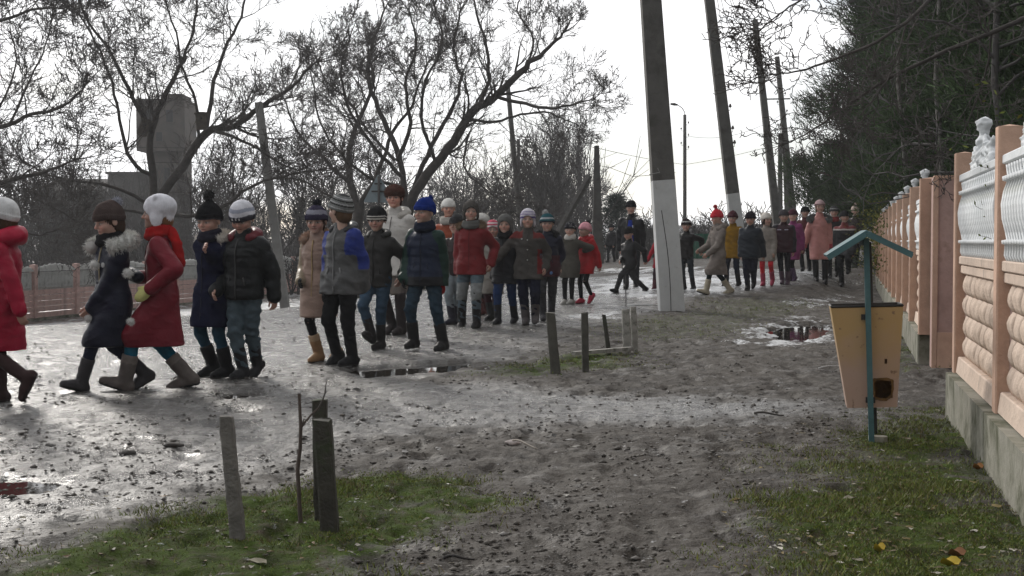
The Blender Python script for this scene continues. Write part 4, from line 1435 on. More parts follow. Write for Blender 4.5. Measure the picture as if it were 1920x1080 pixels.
def crest_mesh(matn):
    """cast ornament: a flared vase on a clump of leaves, scrolls curling to both sides"""
    f = Field((-.5, -.07, -.04), (.5, .07, .34), .0115)
    f.cone((-.42, 0, 0), (.42, 0, 0), .030, .030, k=0)
    f.ell((0, 0, .03), (.12, .040, .06), k=.02)
    f.cone((0, 0, .06), (0, 0, .17), .055, .032, k=.02)
    f.ell((0, 0, .15), (.062, .05, .045), k=.015)
    f.cone((0, 0, .18), (0, 0, .265), .022, .050, k=.01)
    for s_ in (-1, 1):
        for q, (x, z, r) in enumerate(((.09, .08, .042), (.13, .115, .032), (.17, .07, .036), (.22, .05, .034), (.27, .075, .030), (.31, .045, .034), (.35, .09, .026), (.38, .05, .030), (.41, .03, .026))):
            f.ell((s_ * x, -.008 * (q % 2), z), (r * 1.05, .034, r * 1.1), k=.012)
        f.cone((s_ * .34, 0, .06), (s_ * .40, 0, .14), .028, .018, k=.012)
        f.cone((s_ * .10, 0, .09), (s_ * .06, 0, .20), .024, .012, k=.01)
    V, Fq = f.mesh(); N = vnormals(V, Fq)
    V = V + N * (fold_noise(V, 3, 2.2) * .012)[:, None]
    me = mesh_np('crest', V, Fq, M[matn])
    return me

BLOCKS = [block_mesh(PW / 8 - .010, .126, 'cream', s_) for s_ in range(4)]
BAL = baluster_mesh('whitec'); CREST = crest_mesh('whitec')

def child(name, me, parent, loc, rot=None, scale=None):
    o = bpy.data.objects.new(name, me); o.location = loc
    if rot: o.rotation_euler = rot
    if scale: o.scale = scale
    return link(o, parent)

def slab_mesh(w, d, h, matn, tilt=0.0):
    mb = MB()
    c = .006
    y0, y1 = -d / 2, d / 2
    V = []; F_ = []
    prof = [(-d / 2, -h / 2 + c), (-d / 2 + tilt, h / 2 - c), (-d / 2 + tilt + c, h / 2), (d / 2, h / 2), (d / 2, -h / 2), (-d / 2 + c, -h / 2)]
    for x in (-w / 2, w / 2):
        for (y, z) in prof: V.append((x, y, z))
    n = len(prof)
    F_ = [tuple(range(n)), tuple(range(2 * n - 1, n - 1, -1))] + [(i, n + i, n + (i + 1) % n, (i + 1) % n) for i in range(n)]
    me = bpy.data.meshes.new('slab'); me.from_pydata(V, [], F_); me.materials.append(M[matn]); return me

SL_BOT = slab_mesh(PW, .105, .105, 'cream', .012)
SL_R1 = slab_mesh(PW, .070, .052, 'cream'); SL_R2 = slab_mesh(PW, .080, .052, 'cream')
SL_TOP = slab_mesh(PW, .085, .045, 'whitec')
BACK_L = slab_mesh(PW, .03, .43, 'peach'); BACK_U = slab_mesh(PW, .025, .50, 'whitec')
EDGE = slab_mesh(.085, .05, .42, 'pinkp'); EDGE_U = slab_mesh(.085, .045, .47, 'pinkp')

def panel(parent, o, ang, near):
    """o = start point on plinth top, ang = direction of the fence"""
    ux = Vector((math.cos(ang), math.sin(ang), 0)); out = Vector((-ux.y, ux.x, 0))     # towards the road (left of the fence)
    def P(x, y, z): return Vector(o) + ux * x - out * y + Vector((0, 0, z))
    rz = (0, 0, ang)
    # local -y must point to the road: mirror by turning half round
    rzz = (0, 0, ang + math.pi)
    m = PW / 2
    child('bottom_rail', SL_BOT, parent, P(m, .008, .0535), rzz)
    child('backing', BACK_L, parent, P(m, .045, .375), rzz)
    child('rail', SL_R1, parent, P(m, .012, .652), rzz)
    child('rail', SL_R2, parent, P(m, .006, .708), rzz)
    child('backing', BACK_U, parent, P(m, .045, .985), rzz)
    child('top_rail', SL_TOP, parent, P(m, .005, 1.215), rzz)
    if near:
        child('panel_edge', EDGE, parent, P(.045, .032, .385), rzz); child('panel_edge', EDGE, parent, P(PW - .045, .032, .385), rzz)
        child('panel_edge', EDGE_U, parent, P(.045, .026, .965), rzz); child('panel_edge', EDGE_U, parent, P(PW - .045, .026, .965), rzz)
        r = np.random.default_rng(int(abs(o[1] * 10)))
        for row in range(4):
            for k in range(8):
                if (k == 0 or k == 7):
                    child('block', BLOCKS[(k + row) % 4], parent, P((k + .5) * PW / 8 + (.035 if k == 0 else -.035), .016, .176 + row * .1285), rzz, scale=(.66, 1, 1))
                else:
                    child('block', BLOCKS[(k + row) % 4], parent, P((k + .5) * PW / 8, .014, .176 + row * .1285), (0, r.normal(0, .008), ang + math.pi))
        for k in range(20):
            child('baluster', BAL, parent, P(.12 + k * (PW - .24) / 19, .0, 0.0), rz)
    else:
        child('block_row', far_rows(), parent, P(0, .014, .0), rz)['kind'] = 'stuff'
        child('baluster_row', far_bals(), parent, P(0, 0, 0), rz)['kind'] = 'stuff'
    child('crest', CREST, parent, P(m, .0, 1.25), rz, scale=(1.0, .95, .84))

_fr = {}
def far_rows():
    if 'r' not in _fr:
        mb = MB()
        for row in range(4):
            for k in range(8):
                me = BLOCKS[(k + row) % 4]
                mb.add([(-(v.co.x) + (k + .5) * PW / 8, -v.co.y, v.co.z + .176 + row * .1285) for v in me.vertices], [tuple(p.vertices) for p in me.polygons])
        _fr['r'] = me_of(mb, M['cream'], True, 'block_row')
    return _fr['r']
def far_bals():
    if 'b' not in _fr:
        mb = MB()
        for k in range(20):
            mb.add([(v.co.x + .12 + k * (PW - .24) / 19, v.co.y, v.co.z) for v in BAL.vertices], [tuple(p.vertices) for p in BAL.polygons])
        _fr['b'] = me_of(mb, M['whitec'], True, 'baluster_row')
    return _fr['b']

def post_mesh(h, matn='peach', w=.125, d=.112):
    mb = MB(); mb.box((0, 0, h / 2), (w, d, h), ch=.008)
    # slightly domed cap
    mb.add([(-w / 2 + .008, -d / 2 + .008, h), (w / 2 - .008, -d / 2 + .008, h), (w / 2 - .008, d / 2 - .008, h), (-w / 2 + .008, d / 2 - .008, h), (0, 0, h + .012)], [(0, 1, 4), (1, 2, 4), (2, 3, 4), (3, 0, 4)])
    return me_of(mb, M[matn], False, 'post')
POST = post_mesh(1.375)
POSTB = post_mesh(1.375, 'peach', .125, .19)

def fence_run(root, start, ang, n_panels, near_to, plinth=True, z=.27, posts_first=True):
    ux = np.array([math.cos(ang), math.sin(ang), 0]); out = np.array([-ux[1], ux[0], 0])
    for k in range(n_panels + 1):
        p = np.array(start) + ux * 2.0 * k
        q = p + out * .0
        o = child('post', POST if near_to else POSTB, root, (q[0] - root.location[0], q[1] - root.location[1], z), (R(.0), R(.6) * (1 if k % 2 else -.5), ang))
        if k < n_panels:
            s_ = p + ux * .065
            panel(root, (s_[0] - root.location[0], s_[1] - root.location[1], z), ang, (p[1]) < near_to)
            # base wall, one casting per bay with a joint between
            mb = MB(); c = p + ux * 1.0
            mb.box((0, 0, 0), (1.992, .22, .27 + .16), ch=.012)
            me = me_of(mb, M['plinth'], False, 'base_wall')
            child('base_wall', me, root, (c[0] - root.location[0] - out[0] * .01, c[1] - root.location[1] - out[1] * .01, z - .215 - .002 * (k % 2)), (0, 0, ang))

A0 = np.array([2.385, 6.42])
angA = math.atan2(.9745, .2244)
uA = np.array([.2244, .9745])
startA = A0 - uA * 4.0
fr = empty('concrete_fence', (startA[0], startA[1], 0))
tag(fr, 'near run of peach and white cast concrete fence ending at the gateway', 'fence', 'fences of cast concrete panels')
fence_run(fr, (startA[0], startA[1], 0), angA, 3, 99)

# gateway: pillars and low leaf -------------------------------------
angB = math.atan2(.9694, .2456)
uB = np.array([.2456, .9694])
B0 = np.array([3.66, 11.46])
gp = empty('gate_pillar', (B0[0] + .07, B0[1] + .02, 0), angB - math.pi / 2)
tag(gp, 'broad pink gate pillar with a sunken panel in its face', 'pillar')
def pillar(root):
    w, d, h, fr_ = .225, .26, 1.64, .045
    mb = MB(); mb.box((0, .012, h / 2), (w, d - .024, h)); mb.build('core', M['pinkp'], root)
    for (x, zc, sx, sz) in ((-w / 2 + fr_ / 2, h / 2 - .0, fr_, h - .006), (w / 2 - fr_ / 2, h / 2, fr_, h - .006)):
        mb = MB(); mb.box((x, -d / 2 + .012, zc), (sx, .024, sz), ch=.004); mb.build('face_frame', M['peach'], root)
    mb = MB(); mb.box((0, -d / 2 + .012, .16), (w - 2 * fr_ - .002, .024, .31)); mb.build('face_foot', M['peach'], root)
    mb = MB(); mb.box((0, 0, h + .0), (w - .02, d - .03, .03), ch=.006); mb.build('cap', M['peach'], root)
pillar(gp)
lf = empty('gate_leaf', (B0[0] + .21, B0[1] - .70, 0), angA)
tag(lf, 'low pink gate leaf standing in the gap between the two fence runs', 'gate')
for k in range(9):
    mb = MB(); mb.box((-.62 + k * .155, 0, .60 + .003 * (k % 3)), (.146, .03, 1.02), ch=.005); mb.build('board', M['pinkp'], lf)
mb = MB(); mb.box((0, .035, .95), (1.36, .04, .07)); mb.box((0, .035, .28), (1.36, .04, .07)); mb.build('gate_rail', M['pinkp'], lf)

startB = np.array([4.02, 13.3]) - uB * 2.0 * .78
fr2 = empty('concrete_fence', (startB[0] + .06, startB[1], 0))
tag(fr2, 'far run of peach and white concrete fence beyond the gate pillar', 'fence', 'fences of cast concrete panels')
fence_run(fr2, (startB[0] + .06, startB[1], 0), angB, 12, 0)

# left fence, beyond the road on lower ground ------------------------
def left_fence():
    ang = math.atan2(17, 3.6); ux = np.array([math.cos(ang), math.sin(ang)]); out = np.array([ux[1], -ux[0]])
    st = np.array([-12.2, 34.0]) - ux * 8.0
    root = empty('concrete_fence', (st[0], st[1], -.94)); tag(root, 'old pink fence with grey white ribbed tops beyond the left side of the road', 'fence', 'fences of cast concrete panels')
    M['pinkleft'] = mat('faded_pink_concrete', (0.60, 0.40, 0.36), rough=.9, var=.15, vscale=5, stain=(.36, .24, .21), stain_scale=4, stain_lo=.5, stain_hi=.7)
    pm = post_mesh(1.42, 'pinkleft', .14, .16)
    planks = []; mb = MB(); mb.box((0, 0, 0), (1.86, .06, .128), ch=.01)
    plank = me_of(mb, M['pinkleft'], False, 'plank')
    rib = MB()
    for k in range(24):
        rib.tube([(-.80 + k * .07, 0, z) for z in (0, .03, .08, .13, .25, .33, .38, .42)], [.02, .03, .022, .03, .034, .024, .03, .022], n=6)
    ribm = me_of(rib, M['whiteold'], True, 'baluster_row')
    mb = MB(); mb.box((0, .03, .22), (1.86, .03, .46)); bk = me_of(mb, M['whiteold'], False, 'backing')
    mb = MB(); mb.box((0, 0, 0), (1.86, .10, .05), ch=.01); tr = me_of(mb, M['whiteold'], False, 'top_rail')
    f = Field((-.95, -.06, -.03), (.95, .06, .2), .025)
    f.cone((-.88, 0, 0), (.88, 0, 0), .03, .03, k=0)
    for k in range(15):
        x = -.84 + k * .12; f.ell((x, 0, .03 + .03 * math.cos(x * 3.4) + .02 * (k % 2)), (.07, .035, .045 + .03 * math.cos(x * 1.7)), k=.02)
    V, Fq = f.mesh(); cr = mesh_np('crest', V, Fq, M['whiteold'])
    mb = MB(); mb.box((0, 0, -.03), (1.99, .2, .18), ch=.01); bs_ = me_of(mb, M['plinth'], False, 'base_wall')
    for k in range(20):
        p = ux * 2.0 * k
        zk = .94 + gz(st[0] + p[0], st[1] + p[1]) * 1.0
        zk = max(-.02, min(.12, zk))
        child('post', pm, root, (p[0], p[1], zk), (R(1.5) * math.sin(k * 3.1), R(-2.2) * math.cos(k * 2.0), ang))
        if k < 19:
            c = p + ux * 1.0
            def P(z, o=0.0): return (c[0] + out[0] * o, c[1] + out[1] * o, z + zk)
            for j in range(5): child('plank', plank, root, P(.13 + .145 * j, .01), (R(0), 0, ang))
            child('backing', bk, root, P(.80 - .02), (0, 0, ang)); child('baluster_row', ribm, root, P(.84 - .03, .0), (0, 0, ang))['kind'] = 'stuff'
            child('top_rail', tr, root, P(1.275), (0, 0, ang)); child('crest', cr, root, P(1.31), (0, 0, ang))
            child('base_wall', bs_, root, P(.0), (0, 0, ang))
left_fence()
# ================================================================== poles
M['pole'] = mat('weathered_concrete_pole', (0.100, 0.096, 0.090), rough=.9, var=.16, vscale=5, bump=.5, bscale=50, stain=(.06, .056, .05), stain_scale=4, stain_lo=.5, stain_hi=.7)
M['polegrey'] = mat('pale_concrete_pole', (0.24, 0.235, 0.225), rough=.9, var=.18, vscale=4, bump=.4, bscale=50)
M['whitewash'] = mat('whitewash', (0.50, 0.51, 0.51), rough=.9, var=.07, vscale=8, bump=.5, bscale=60, stain=(.30, .29, .27), stain_scale=5, stain_lo=.62, stain_hi=.74)
M['wire'] = mat('wire', (0.03, 0.03, 0.03), rough=.6)
M['iron'] = mat('dark_iron', (0.045, 0.042, 0.04), rough=.6, metallic=.4, var=.2)
M['ceramic'] = mat('insulator', (0.12, 0.10, 0.09), rough=.3)

def lean_pole(base, topdir, height, w0, w1, matn, white_to=None, n=4, label='', extras=None, name='utility_pole', group='poles along the road', white=True, lamp=None, rz=0.0, sink=.3):
    """base point, topdir = lean vector per metre of height (x, y)"""
    root = empty(name, tuple(base)); tag(root, label, 'pole', group)
    def c(z): return Vector((topdir[0] * z, topdir[1] * z, z))
    def w(z): return (w0 + (w1 - w0) * z / height) * (.7071 if n == 4 else .5)
    zs_ = [-sink] + list(np.linspace(white_to or 0, height, 6))
    mb = MB(); rt = Vector((0, 1, 0))
    z0 = white_to if white_to else -sink
    zz = list(np.linspace(z0, height, 7))
    mb.tube([c(z) for z in zz], [w(z) for z in zz], n=n, ref=Vector((0, 1, 0)))
    mb.build('shaft', M[matn], root, smooth=(n > 4))
    if white_to:
        mb = MB(); zz = list(np.linspace(-sink, white_to, 5))
        r_ = [w(z) * 1.012 for z in zz]; r_[1] *= 1.0
        mb.tube([c(z) for z in zz], r_, n=n, ref=Vector((0, 1, 0)))
        mb.build('whitewashed_base', M['whitewash'], root)
    return root, c, w

def insulators(root, c, zlist, side=1, wd=.12):
    for z in zlist:
        p = c(z)
        mb = MB(); mb.tube([p + Vector((side * wd * .4, 0, 0)), p + Vector((side * (wd + .08), 0, 0)), p + Vector((side * (wd + .08), 0, .08))], .010, n=5)
        h = mb.build('hook', M['iron'], root)
        mb = MB(); q = p + Vector((side * (wd + .08), 0, .08)); mb.tube([q, q + Vector((0, 0, .03)), q + Vector((0, 0, .06)), q + Vector((0, 0, .10))], [.035, .045, .03, .02], n=8)
        mb.build('insulator', M['ceramic'], h, smooth=True)

def lamp_arm(root, c, h, dx, ln=.9):
    p = c(h); pts = [p + Vector((0, 0, -.2)), p + Vector((0, 0, .10)), p + Vector((dx * ln * .35, 0, .32)), p + Vector((dx * ln, 0, .48))]
    mb = MB(); mb.tube(pts, .022, n=6); a = mb.build('lamp_arm', M['iron'], root)
    mb = MB(); q = pts[-1]; mb.tube([q, q + Vector((dx * .16, 0, .03)), q + Vector((dx * .36, 0, .05))], [.035, .07, .045], n=8); mb.build('lamp_head', M['iron'], a, smooth=True)

def pole_from_px(bx, by, tx, ty, y, height, **k):
    """base seen at (bx, by), a higher point of its axis seen at (tx, ty), at depth y"""
    b = at(bx, by, y); t = at(tx, ty, y)
    dz = t[2] - b[2]
    lean = ((t[0] - b[0]) / dz, 0)
    g = gz(b[0], y)
    b2 = b + np.array([lean[0] * (g - b[2]), 0, g - b[2]])
    return b2, lean, height

POLES = {}
b, ln, h = pole_from_px(1259, 583, 1220, 0, 20.8, 9.5)
root, c, w = lean_pole(b, ln, 9.2, .375, .235, 'pole', white_to=2.02, label='thick square concrete pole with a white painted base, nearest of the row')
POLES[1] = (Vector(b), c)
mb = MB(); pts = []
for i, z in enumerate(np.linspace(-.02, 1.55, 12)):
    p = c(z); pts.append(p + Vector((-.04 - .015 * i * .2 + .03 * math.sin(z * 2.2), -w(z) * 1.06 - .012, 0)))
mb.tube(pts, .007, n=5); mb.build('cable', M['wire'], root)
mb = MB(); mb.tube([c(2.10) + Vector((-w(2.1) * .95, -w(2.1) - .012, 0)), c(2.10) + Vector((-w(2.1) * .3, -w(2.1) - .03, .03)), c(2.2) + Vector((-w(2.1) * .4, -w(2.1) - .012, .0))], .008, n=5); mb.build('wire_loop', M['polegrey'], root)
insulators(root, c, (8.2, 8.8), 1, .15)

b, ln, h = pole_from_px(1392, 516, 1330, 0, 37, 9.5)
root, c, w = lean_pole(b, ln, 9.4, .36, .22, 'pole', white_to=2.0, label='concrete pole with a white painted base, second from the camera, behind the children')
POLES[2] = (Vector(b), c)
insulators(root, c, (3.3, 3.7, 4.3, 7.6, 8.6), 1, .13)
b, ln, h = pole_from_px(1467, 510, 1418, 62, 55, 9.3)
root, c, w = lean_pole(b, ln, 9.75, .34, .2, 'pole', label='leaning concrete pole with a curved lamp arm, third of the row')
lamp_arm(root, c, 9.75, -1, .5); insulators(root, c, (7.4, 8.1), -1, .12); POLES[3] = (Vector(b), c)
mb = MB(); p = c(6.5); mb.tube([p, p + Vector((1.1, .0, .02))], .03, n=5); mb.build('bracket', M['iron'], root)
b, ln, h = pole_from_px(1497, 506, 1461, 148, 62, 8.9)
root, c, w = lean_pole(b, ln, 9.2, .33, .19, 'pole', label='far concrete pole with two props leaning against it, beside the pines')
POLES[4] = (Vector(b), c); insulators(root, c, (6.6, 7.4, 8.3, 8.8), 1, .12); insulators(root, c, (7.0, 8.0), -1, .12)
for (bx, tx, tyy) in ((1462, 1463, 250), (1480, 1470, 240)):
    p0 = at(bx, 508, 61.6) - b; p1 = at(tx, tyy, 61.9) - b
    mb = MB(); mb.tube([p0, p1], [.17, .12], n=4, ref=Vector((0, 1, 0))); mb.build('prop', M['pole'], root)
b, ln, h = pole_from_px(1284, 500, 1284, 256, 66, 6.9)
root, c, w = lean_pole(b, ln, 6.9, .2, .16, 'pole', n=8, label='thin round pole with a small lamp arm between the two white based poles'); lamp_arm(root, c, 6.9, -1, .35)
insulators(root, c, (5.2, 5.8, 6.4), 1, .1); insulators(root, c, (5.4, 6.1), -1, .1); POLES[5] = (Vector(b), c)
b, ln, h = pole_from_px(1121, 500, 1112, 306, 48, 4.3)
root, c, w = lean_pole(b, (-.012, 0), 4.25, .42, .17, 'pole', label='short pole with a slanting prop at the right edge of the bare trees')
p0 = at(1038, 452, 48) - b; p1 = at(1106, 330, 48) - b; dd_ = p1 - p0; p0 = p0 - dd_ * .35
mb = MB(); mb.tube([p0, p1], [.15, .12], n=6); mb.build('prop', M['pole'], root); POLES[6] = (Vector(b), c)
b, ln, h = pole_from_px(522, 480, 485, 192, 36, 5)
root, c, w = lean_pole(b, ln, (192 and (at(485, 192, 36)[2] - b[2])), .23, .19, 'polegrey', label='pale leaning concrete pole behind the left fence', sink=.8); POLES[7] = (Vector(b), c)
insulators(root, c, (3.9, 4.3), -1, .14)
b, ln, h = pole_from_px(983, 500, 952, 160, 50, 7)
root, c, w = lean_pole(b, ln, 7.3, .22, .17, 'pole', n=8, label='slim leaning pole seen through the central bare tree'); POLES[8] = (Vector(b), c)
b, ln, h = pole_from_px(976, 500, 972, 264, 64, 6)
root, c, w = lean_pole(b, ln, 6.6, .2, .16, 'pole', n=8, label='short thin pole right behind the slim leaning pole'); insulators(root, c, (5.9, 6.3), 1, .1)

def wire(p, q, sag, label, r_=.010):
    p = Vector(p); q = Vector(q); pts = []
    for t in np.linspace(0, 1, 22):
        s_ = p.lerp(q, t); s_.z -= sag * 4 * t * (1 - t); pts.append(s_ - p)
    mb = MB(); mb.tube(pts, r_, n=4); o = mb.build('overhead_wire', M['wire'], smooth=True); o.location = p
    tag(o, label, 'wire', 'overhead wires')
def pc(k, z, dx=0.0): 
    b, c = POLES[k]; return b + c(z) + Vector((dx, 0, 0))
wire(pc(6, 4.15, .1), pc(5, 4.45), .05, 'thin wire from the short propped pole to the thin round pole', .011)
wire(pc(5, 4.45), pc(4, 5.3, .1), .1, 'thin wire from the thin round pole to the far propped pole', .012)
wire(pc(2, 8.68, .21), pc(3, 8.18, -.2), 1.2, 'upper slack wire between the second and third poles', .010)
wire(pc(2, 7.68, .21), pc(3, 7.48, -.2), 1.7, 'lower slack wire between the second and third poles', .010)
wire(pc(2, 9.3, .1), pc(4, 8.38, .2), 1.1, 'upper long wire from the second pole to the far propped pole', .010)
wire(pc(2, 8.9, .3), pc(4, 7.48, .2), .9, 'lower long wire from the second pole to the far propped pole', .010)
wire(pc(1, 8.88, .23), pc(2, 8.7, .1), .5, 'wire between the nearest pole and the second pole', .010)
wire(pc(3, 8.18, -.2), pc(4, 8.08, -.2), .2, 'short wire between the third pole and the far propped pole', .012)
wire(pc(5, 5.85, .18), pc(4, 6.68, .2), .5, 'faint wire high between the thin round pole and the far propped pole', .011)
wire(pc(7, 4.38, -.2), Vector(at(-500, 222, 52)), .3, 'wire running from the pale leaning pole to the left edge', .011)
wire(pc(7, 3.98, -.2), Vector(at(-500, 250, 52)), .3, 'lower wire running from the pale leaning pole to the left edge', .011)

# ================================================================== bare trees
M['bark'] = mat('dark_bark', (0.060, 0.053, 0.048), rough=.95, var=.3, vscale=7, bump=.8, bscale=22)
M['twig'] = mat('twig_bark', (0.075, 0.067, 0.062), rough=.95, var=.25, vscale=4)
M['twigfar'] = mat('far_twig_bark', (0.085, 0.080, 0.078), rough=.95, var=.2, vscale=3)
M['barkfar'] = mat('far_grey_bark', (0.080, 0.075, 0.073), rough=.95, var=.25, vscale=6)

class Tubes:
    """many tapering tubes gathered fast"""
    def __init__(s): s.V = []; s.F = []; s.n = 0
    def add(s, pts, rad, k):
        pts = np.asarray(pts, float); m = len(pts)
        d = np.gradient(pts, axis=0); d /= np.linalg.norm(d, axis=1)[:, None] + 1e-9
        ref = np.array([0, 0, 1.0]) if abs(d[0, 2]) < .8 else np.array([1.0, 0, 0])
        u = np.cross(d, ref); u /= np.linalg.norm(u, axis=1)[:, None] + 1e-9
        w = np.cross(d, u)
        a = np.arange(k) * 2 * math.pi / k
        V = pts[:, None, :] + (u[:, None, :] * np.cos(a)[None, :, None] + w[:, None, :] * np.sin(a)[None, :, None]) * np.asarray(rad)[:, None, None]
        s.V.append(V.reshape(-1, 3))
        i = np.arange(m - 1)[:, None] * k; j = np.arange(k)[None, :]; j2 = (np.arange(k) + 1)[None, :] % k
        s.F.append((np.stack([i + j, i + j2, i + k + j2, i + k + j], -1) + s.n).reshape(-1, 4)); s.n += m * k
    def batch(s, pts, rad, k):
        """pts (n, m, 3), rad (n, m)"""
        n, m, _ = pts.shape
        d = np.gradient(pts, axis=1); d /= np.linalg.norm(d, axis=-1, keepdims=True) + 1e-9
        ref = np.where(np.abs(d[..., 2:3]) < .8, np.array([0, 0, 1.0]), np.array([1.0, 0, 0]))
        ref = ref[:, :1]
        u = np.cross(d, np.broadcast_to(ref, d.shape)); u /= np.linalg.norm(u, axis=-1, keepdims=True) + 1e-9
        w = np.cross(d, u); a = np.arange(k) * 2 * math.pi / k
        V = pts[:, :, None, :] + (u[:, :, None, :] * np.cos(a)[None, None, :, None] + w[:, :, None, :] * np.sin(a)[None, None, :, None]) * rad[:, :, None, None]
        s.V.append(V.reshape(-1, 3))
        b0 = (np.arange(n) * m * k)[:, None, None]; i = (np.arange(m - 1) * k)[None, :, None]; j = np.arange(k)[None, None, :]; j2 = (np.arange(k) + 1)[None, None, :] % k
        s.F.append((np.stack([b0 + i + j, b0 + i + j2, b0 + i + k + j2, b0 + i + k + j], -1) + s.n).reshape(-1, 4)); s.n += n * m * k
    def mesh(s, name, mat_):
        return mesh_np(name, np.concatenate(s.V), np.concatenate(s.F), mat_)

def grow(T, p, d, L, r, lev, rg, cfg):
    T[2].append((p, d, L, r, lev))

def unit(v): return v / (np.linalg.norm(v, axis=-1, keepdims=True) + 1e-9)

def flush(T, rg, cfg):
    """grow everything queued, level by level, whole levels at once"""
    q = T[2]; T[2] = []
    mx = cfg['maxlev']
    lv = {k: [[], [], [], []] for k in range(mx + 1)}
    for p, d, L, r, lev in q:
        e = lv[min(lev, mx)]; e[0].append(p); e[1].append(d); e[2].append(L); e[3].append(r)
    carry = None
    for lev in range(mx + 1):
        e = lv[lev]
        parts = []
        if e[0]: parts.append((np.array(e[0], float), unit(np.array(e[1], float)), np.array(e[2], float), np.array(e[3], float)))
        if carry is not None: parts.append(carry)
        if not parts: continue
        P, D, L, Rr = (np.concatenate([x[i] for x in parts]) for i in range(4))
        n = len(P); nseg = 3 if lev >= mx else (4 if lev == mx - 1 else 6)
        wig = cfg.get('wig', .2) * (1 + .25 * lev); up = np.array([0, 0, cfg.get('up', .05)])
        pts = np.zeros((n, nseg + 1, 3)); pts[:, 0] = P; dd = D
        st = (L / nseg)[:, None]
        for i in range(nseg):
            dd = unit(dd + rg.normal(0, wig, (n, 3)) + up); pts[:, i + 1] = pts[:, i] + dd * st
        rad = np.maximum(Rr[:, None] * (1 - np.linspace(0, 1, nseg + 1)[None] * .75), cfg['rmin'])
        for lo_, hi_, k, ti in ((cfg['thick'], 9, 6, 0), (.5 * cfg['thick'], cfg['thick'], 4, 1), (0, .5 * cfg['thick'], 3, 1)):
            m = (Rr > lo_) & (Rr <= hi_)
            if m.any(): T[ti].batch(pts[m], rad[m], k)
        if lev >= mx: break
        kc = cfg['kids'][min(lev, len(cfg['kids']) - 1)]
        t = rg.uniform(.2, 1.0, (n, kc)); t[:, 0] = 1.0
        x = t * nseg; i0 = np.minimum(x.astype(int), nseg - 1); fr_ = (x - i0)[..., None]
        rows = np.arange(n)[:, None]
        A = pts[rows, i0]; B = pts[rows, i0 + 1]
        base = A * (1 - fr_) + B * fr_; bd = unit(B - A)
        sd = rg.normal(0, 1, (n, kc, 3)); sd -= bd * (sd * bd).sum(-1, keepdims=True); sd = unit(sd)
        an = rg.uniform(.45, 1.05, (n, kc)); an[:, 0] = .2
        nd = bd * np.cos(an)[..., None] + sd * np.sin(an)[..., None]
        nL = L[:, None] * rg.uniform(.46, .72, (n, kc)) * (1.1 - .35 * t)
        nR = np.maximum(Rr[:, None] * (1 - t * .75) * rg.uniform(.5, .72, (n, kc)), cfg['rmin'])
        carry = (base.reshape(-1, 3), nd.reshape(-1, 3), nL.ravel(), nR.ravel())

def limb_path(T, pts, rads, rg, cfg, side_n, side_len, lev=1):
    """explicit limb then shoots all along it"""
    P = np.array(pts, float)
    t = np.linspace(0, len(P) - 1, (len(P) - 1) * 4 + 1); i = np.minimum(t.astype(int), len(P) - 2); f = (t - i)[:, None]
    P0 = P[np.maximum(i - 1, 0)]; P1 = P[i]; P2 = P[i + 1]; P3 = P[np.minimum(i + 2, len(P) - 1)]
    Q = .5 * ((2 * P1) + (-P0 + P2) * f + (2 * P0 - 5 * P1 + 4 * P2 - P3) * f ** 2 + (-P0 + 3 * P1 - 3 * P2 + P3) * f ** 3)
    Q[1:-1] += rg.normal(0, rads[-1] * .8, Q[1:-1].shape)
    rr = np.interp(t, np.arange(len(rads)) * (len(P) - 1) / (len(rads) - 1), rads)
    T[0].add(Q, rr, 8)
    n = side_n
    for q in range(n):
        x = rg.uniform(.12, 1) ** .8 * (len(Q) - 1); k = min(int(x), len(Q) - 2); b = Q[k] * (1 - (x - k)) + Q[k + 1] * (x - k)
        bd = Q[k + 1] - Q[k]; bd /= np.linalg.norm(bd)
        s_ = rg.normal(0, 1, 3); s_[2] += .35; s_ -= bd * (s_ @ bd); s_ /= np.linalg.norm(s_)
        an = rg.uniform(.5, 1.1); fr_ = x / (len(Q) - 1)
        grow(T, b, bd * math.cos(an) + s_ * math.sin(an), side_len * rg.uniform(.6, 1.2) * (1.05 - .45 * fr_), max(rr[k] * rg.uniform(.28, .5), cfg['rmin'] * 1.5), lev, rg, cfg)
    # the limb carries on into its tip shoots
    bd = Q[-1] - Q[-3]
    for q in range(3): grow(T, Q[-1], bd / np.linalg.norm(bd) + rg.normal(0, .35, 3), side_len * .5, rads[-1] * .9, lev, rg, cfg)

def big_tree(name, y, base, limbs, seed, label, cfg, side_n=13, side_len=1.6, trunk_r=(.25, .17), mats=('bark', 'twig'), group='bare walnut trees'):
    """limbs: list of [(px, py, depth offset)...], radii"""
    rg = np.random.default_rng(seed); T = [Tubes(), Tubes(), []]
    bp = at(*base[0], y); g = gz(bp[0], y); bp[2] = g - .15
    O = np.array([bp[0], y, g])
    tr = [bp - O] + [at(px, py, y + dz) - O for px, py, dz in base[1]]
    rads = list(np.linspace(trunk_r[0], trunk_r[1], len(tr))); rads[0] *= 1.25
    T[0].add(np.array(tr), rads, 10)
    for pts, rr in limbs:
        rr = tuple(q * .60 for q in rr)
        P = [at(px, py, y + dz) - O for px, py, dz in pts]
        limb_path(T, P, rr, rg, cfg, int(side_n * max(.6, sum(np.linalg.norm(np.diff(P, axis=0), axis=1)) / 5)), side_len)
    flush(T, rg, cfg)
    root = empty(name, tuple(O)); tag(root, label, 'tree', group)
    obj_of('trunk', T[0].mesh('trunk', M[mats[0]]), root)
    obj_of('crown', T[1].mesh('crown', M[mats[1]]), root)
    return root, O

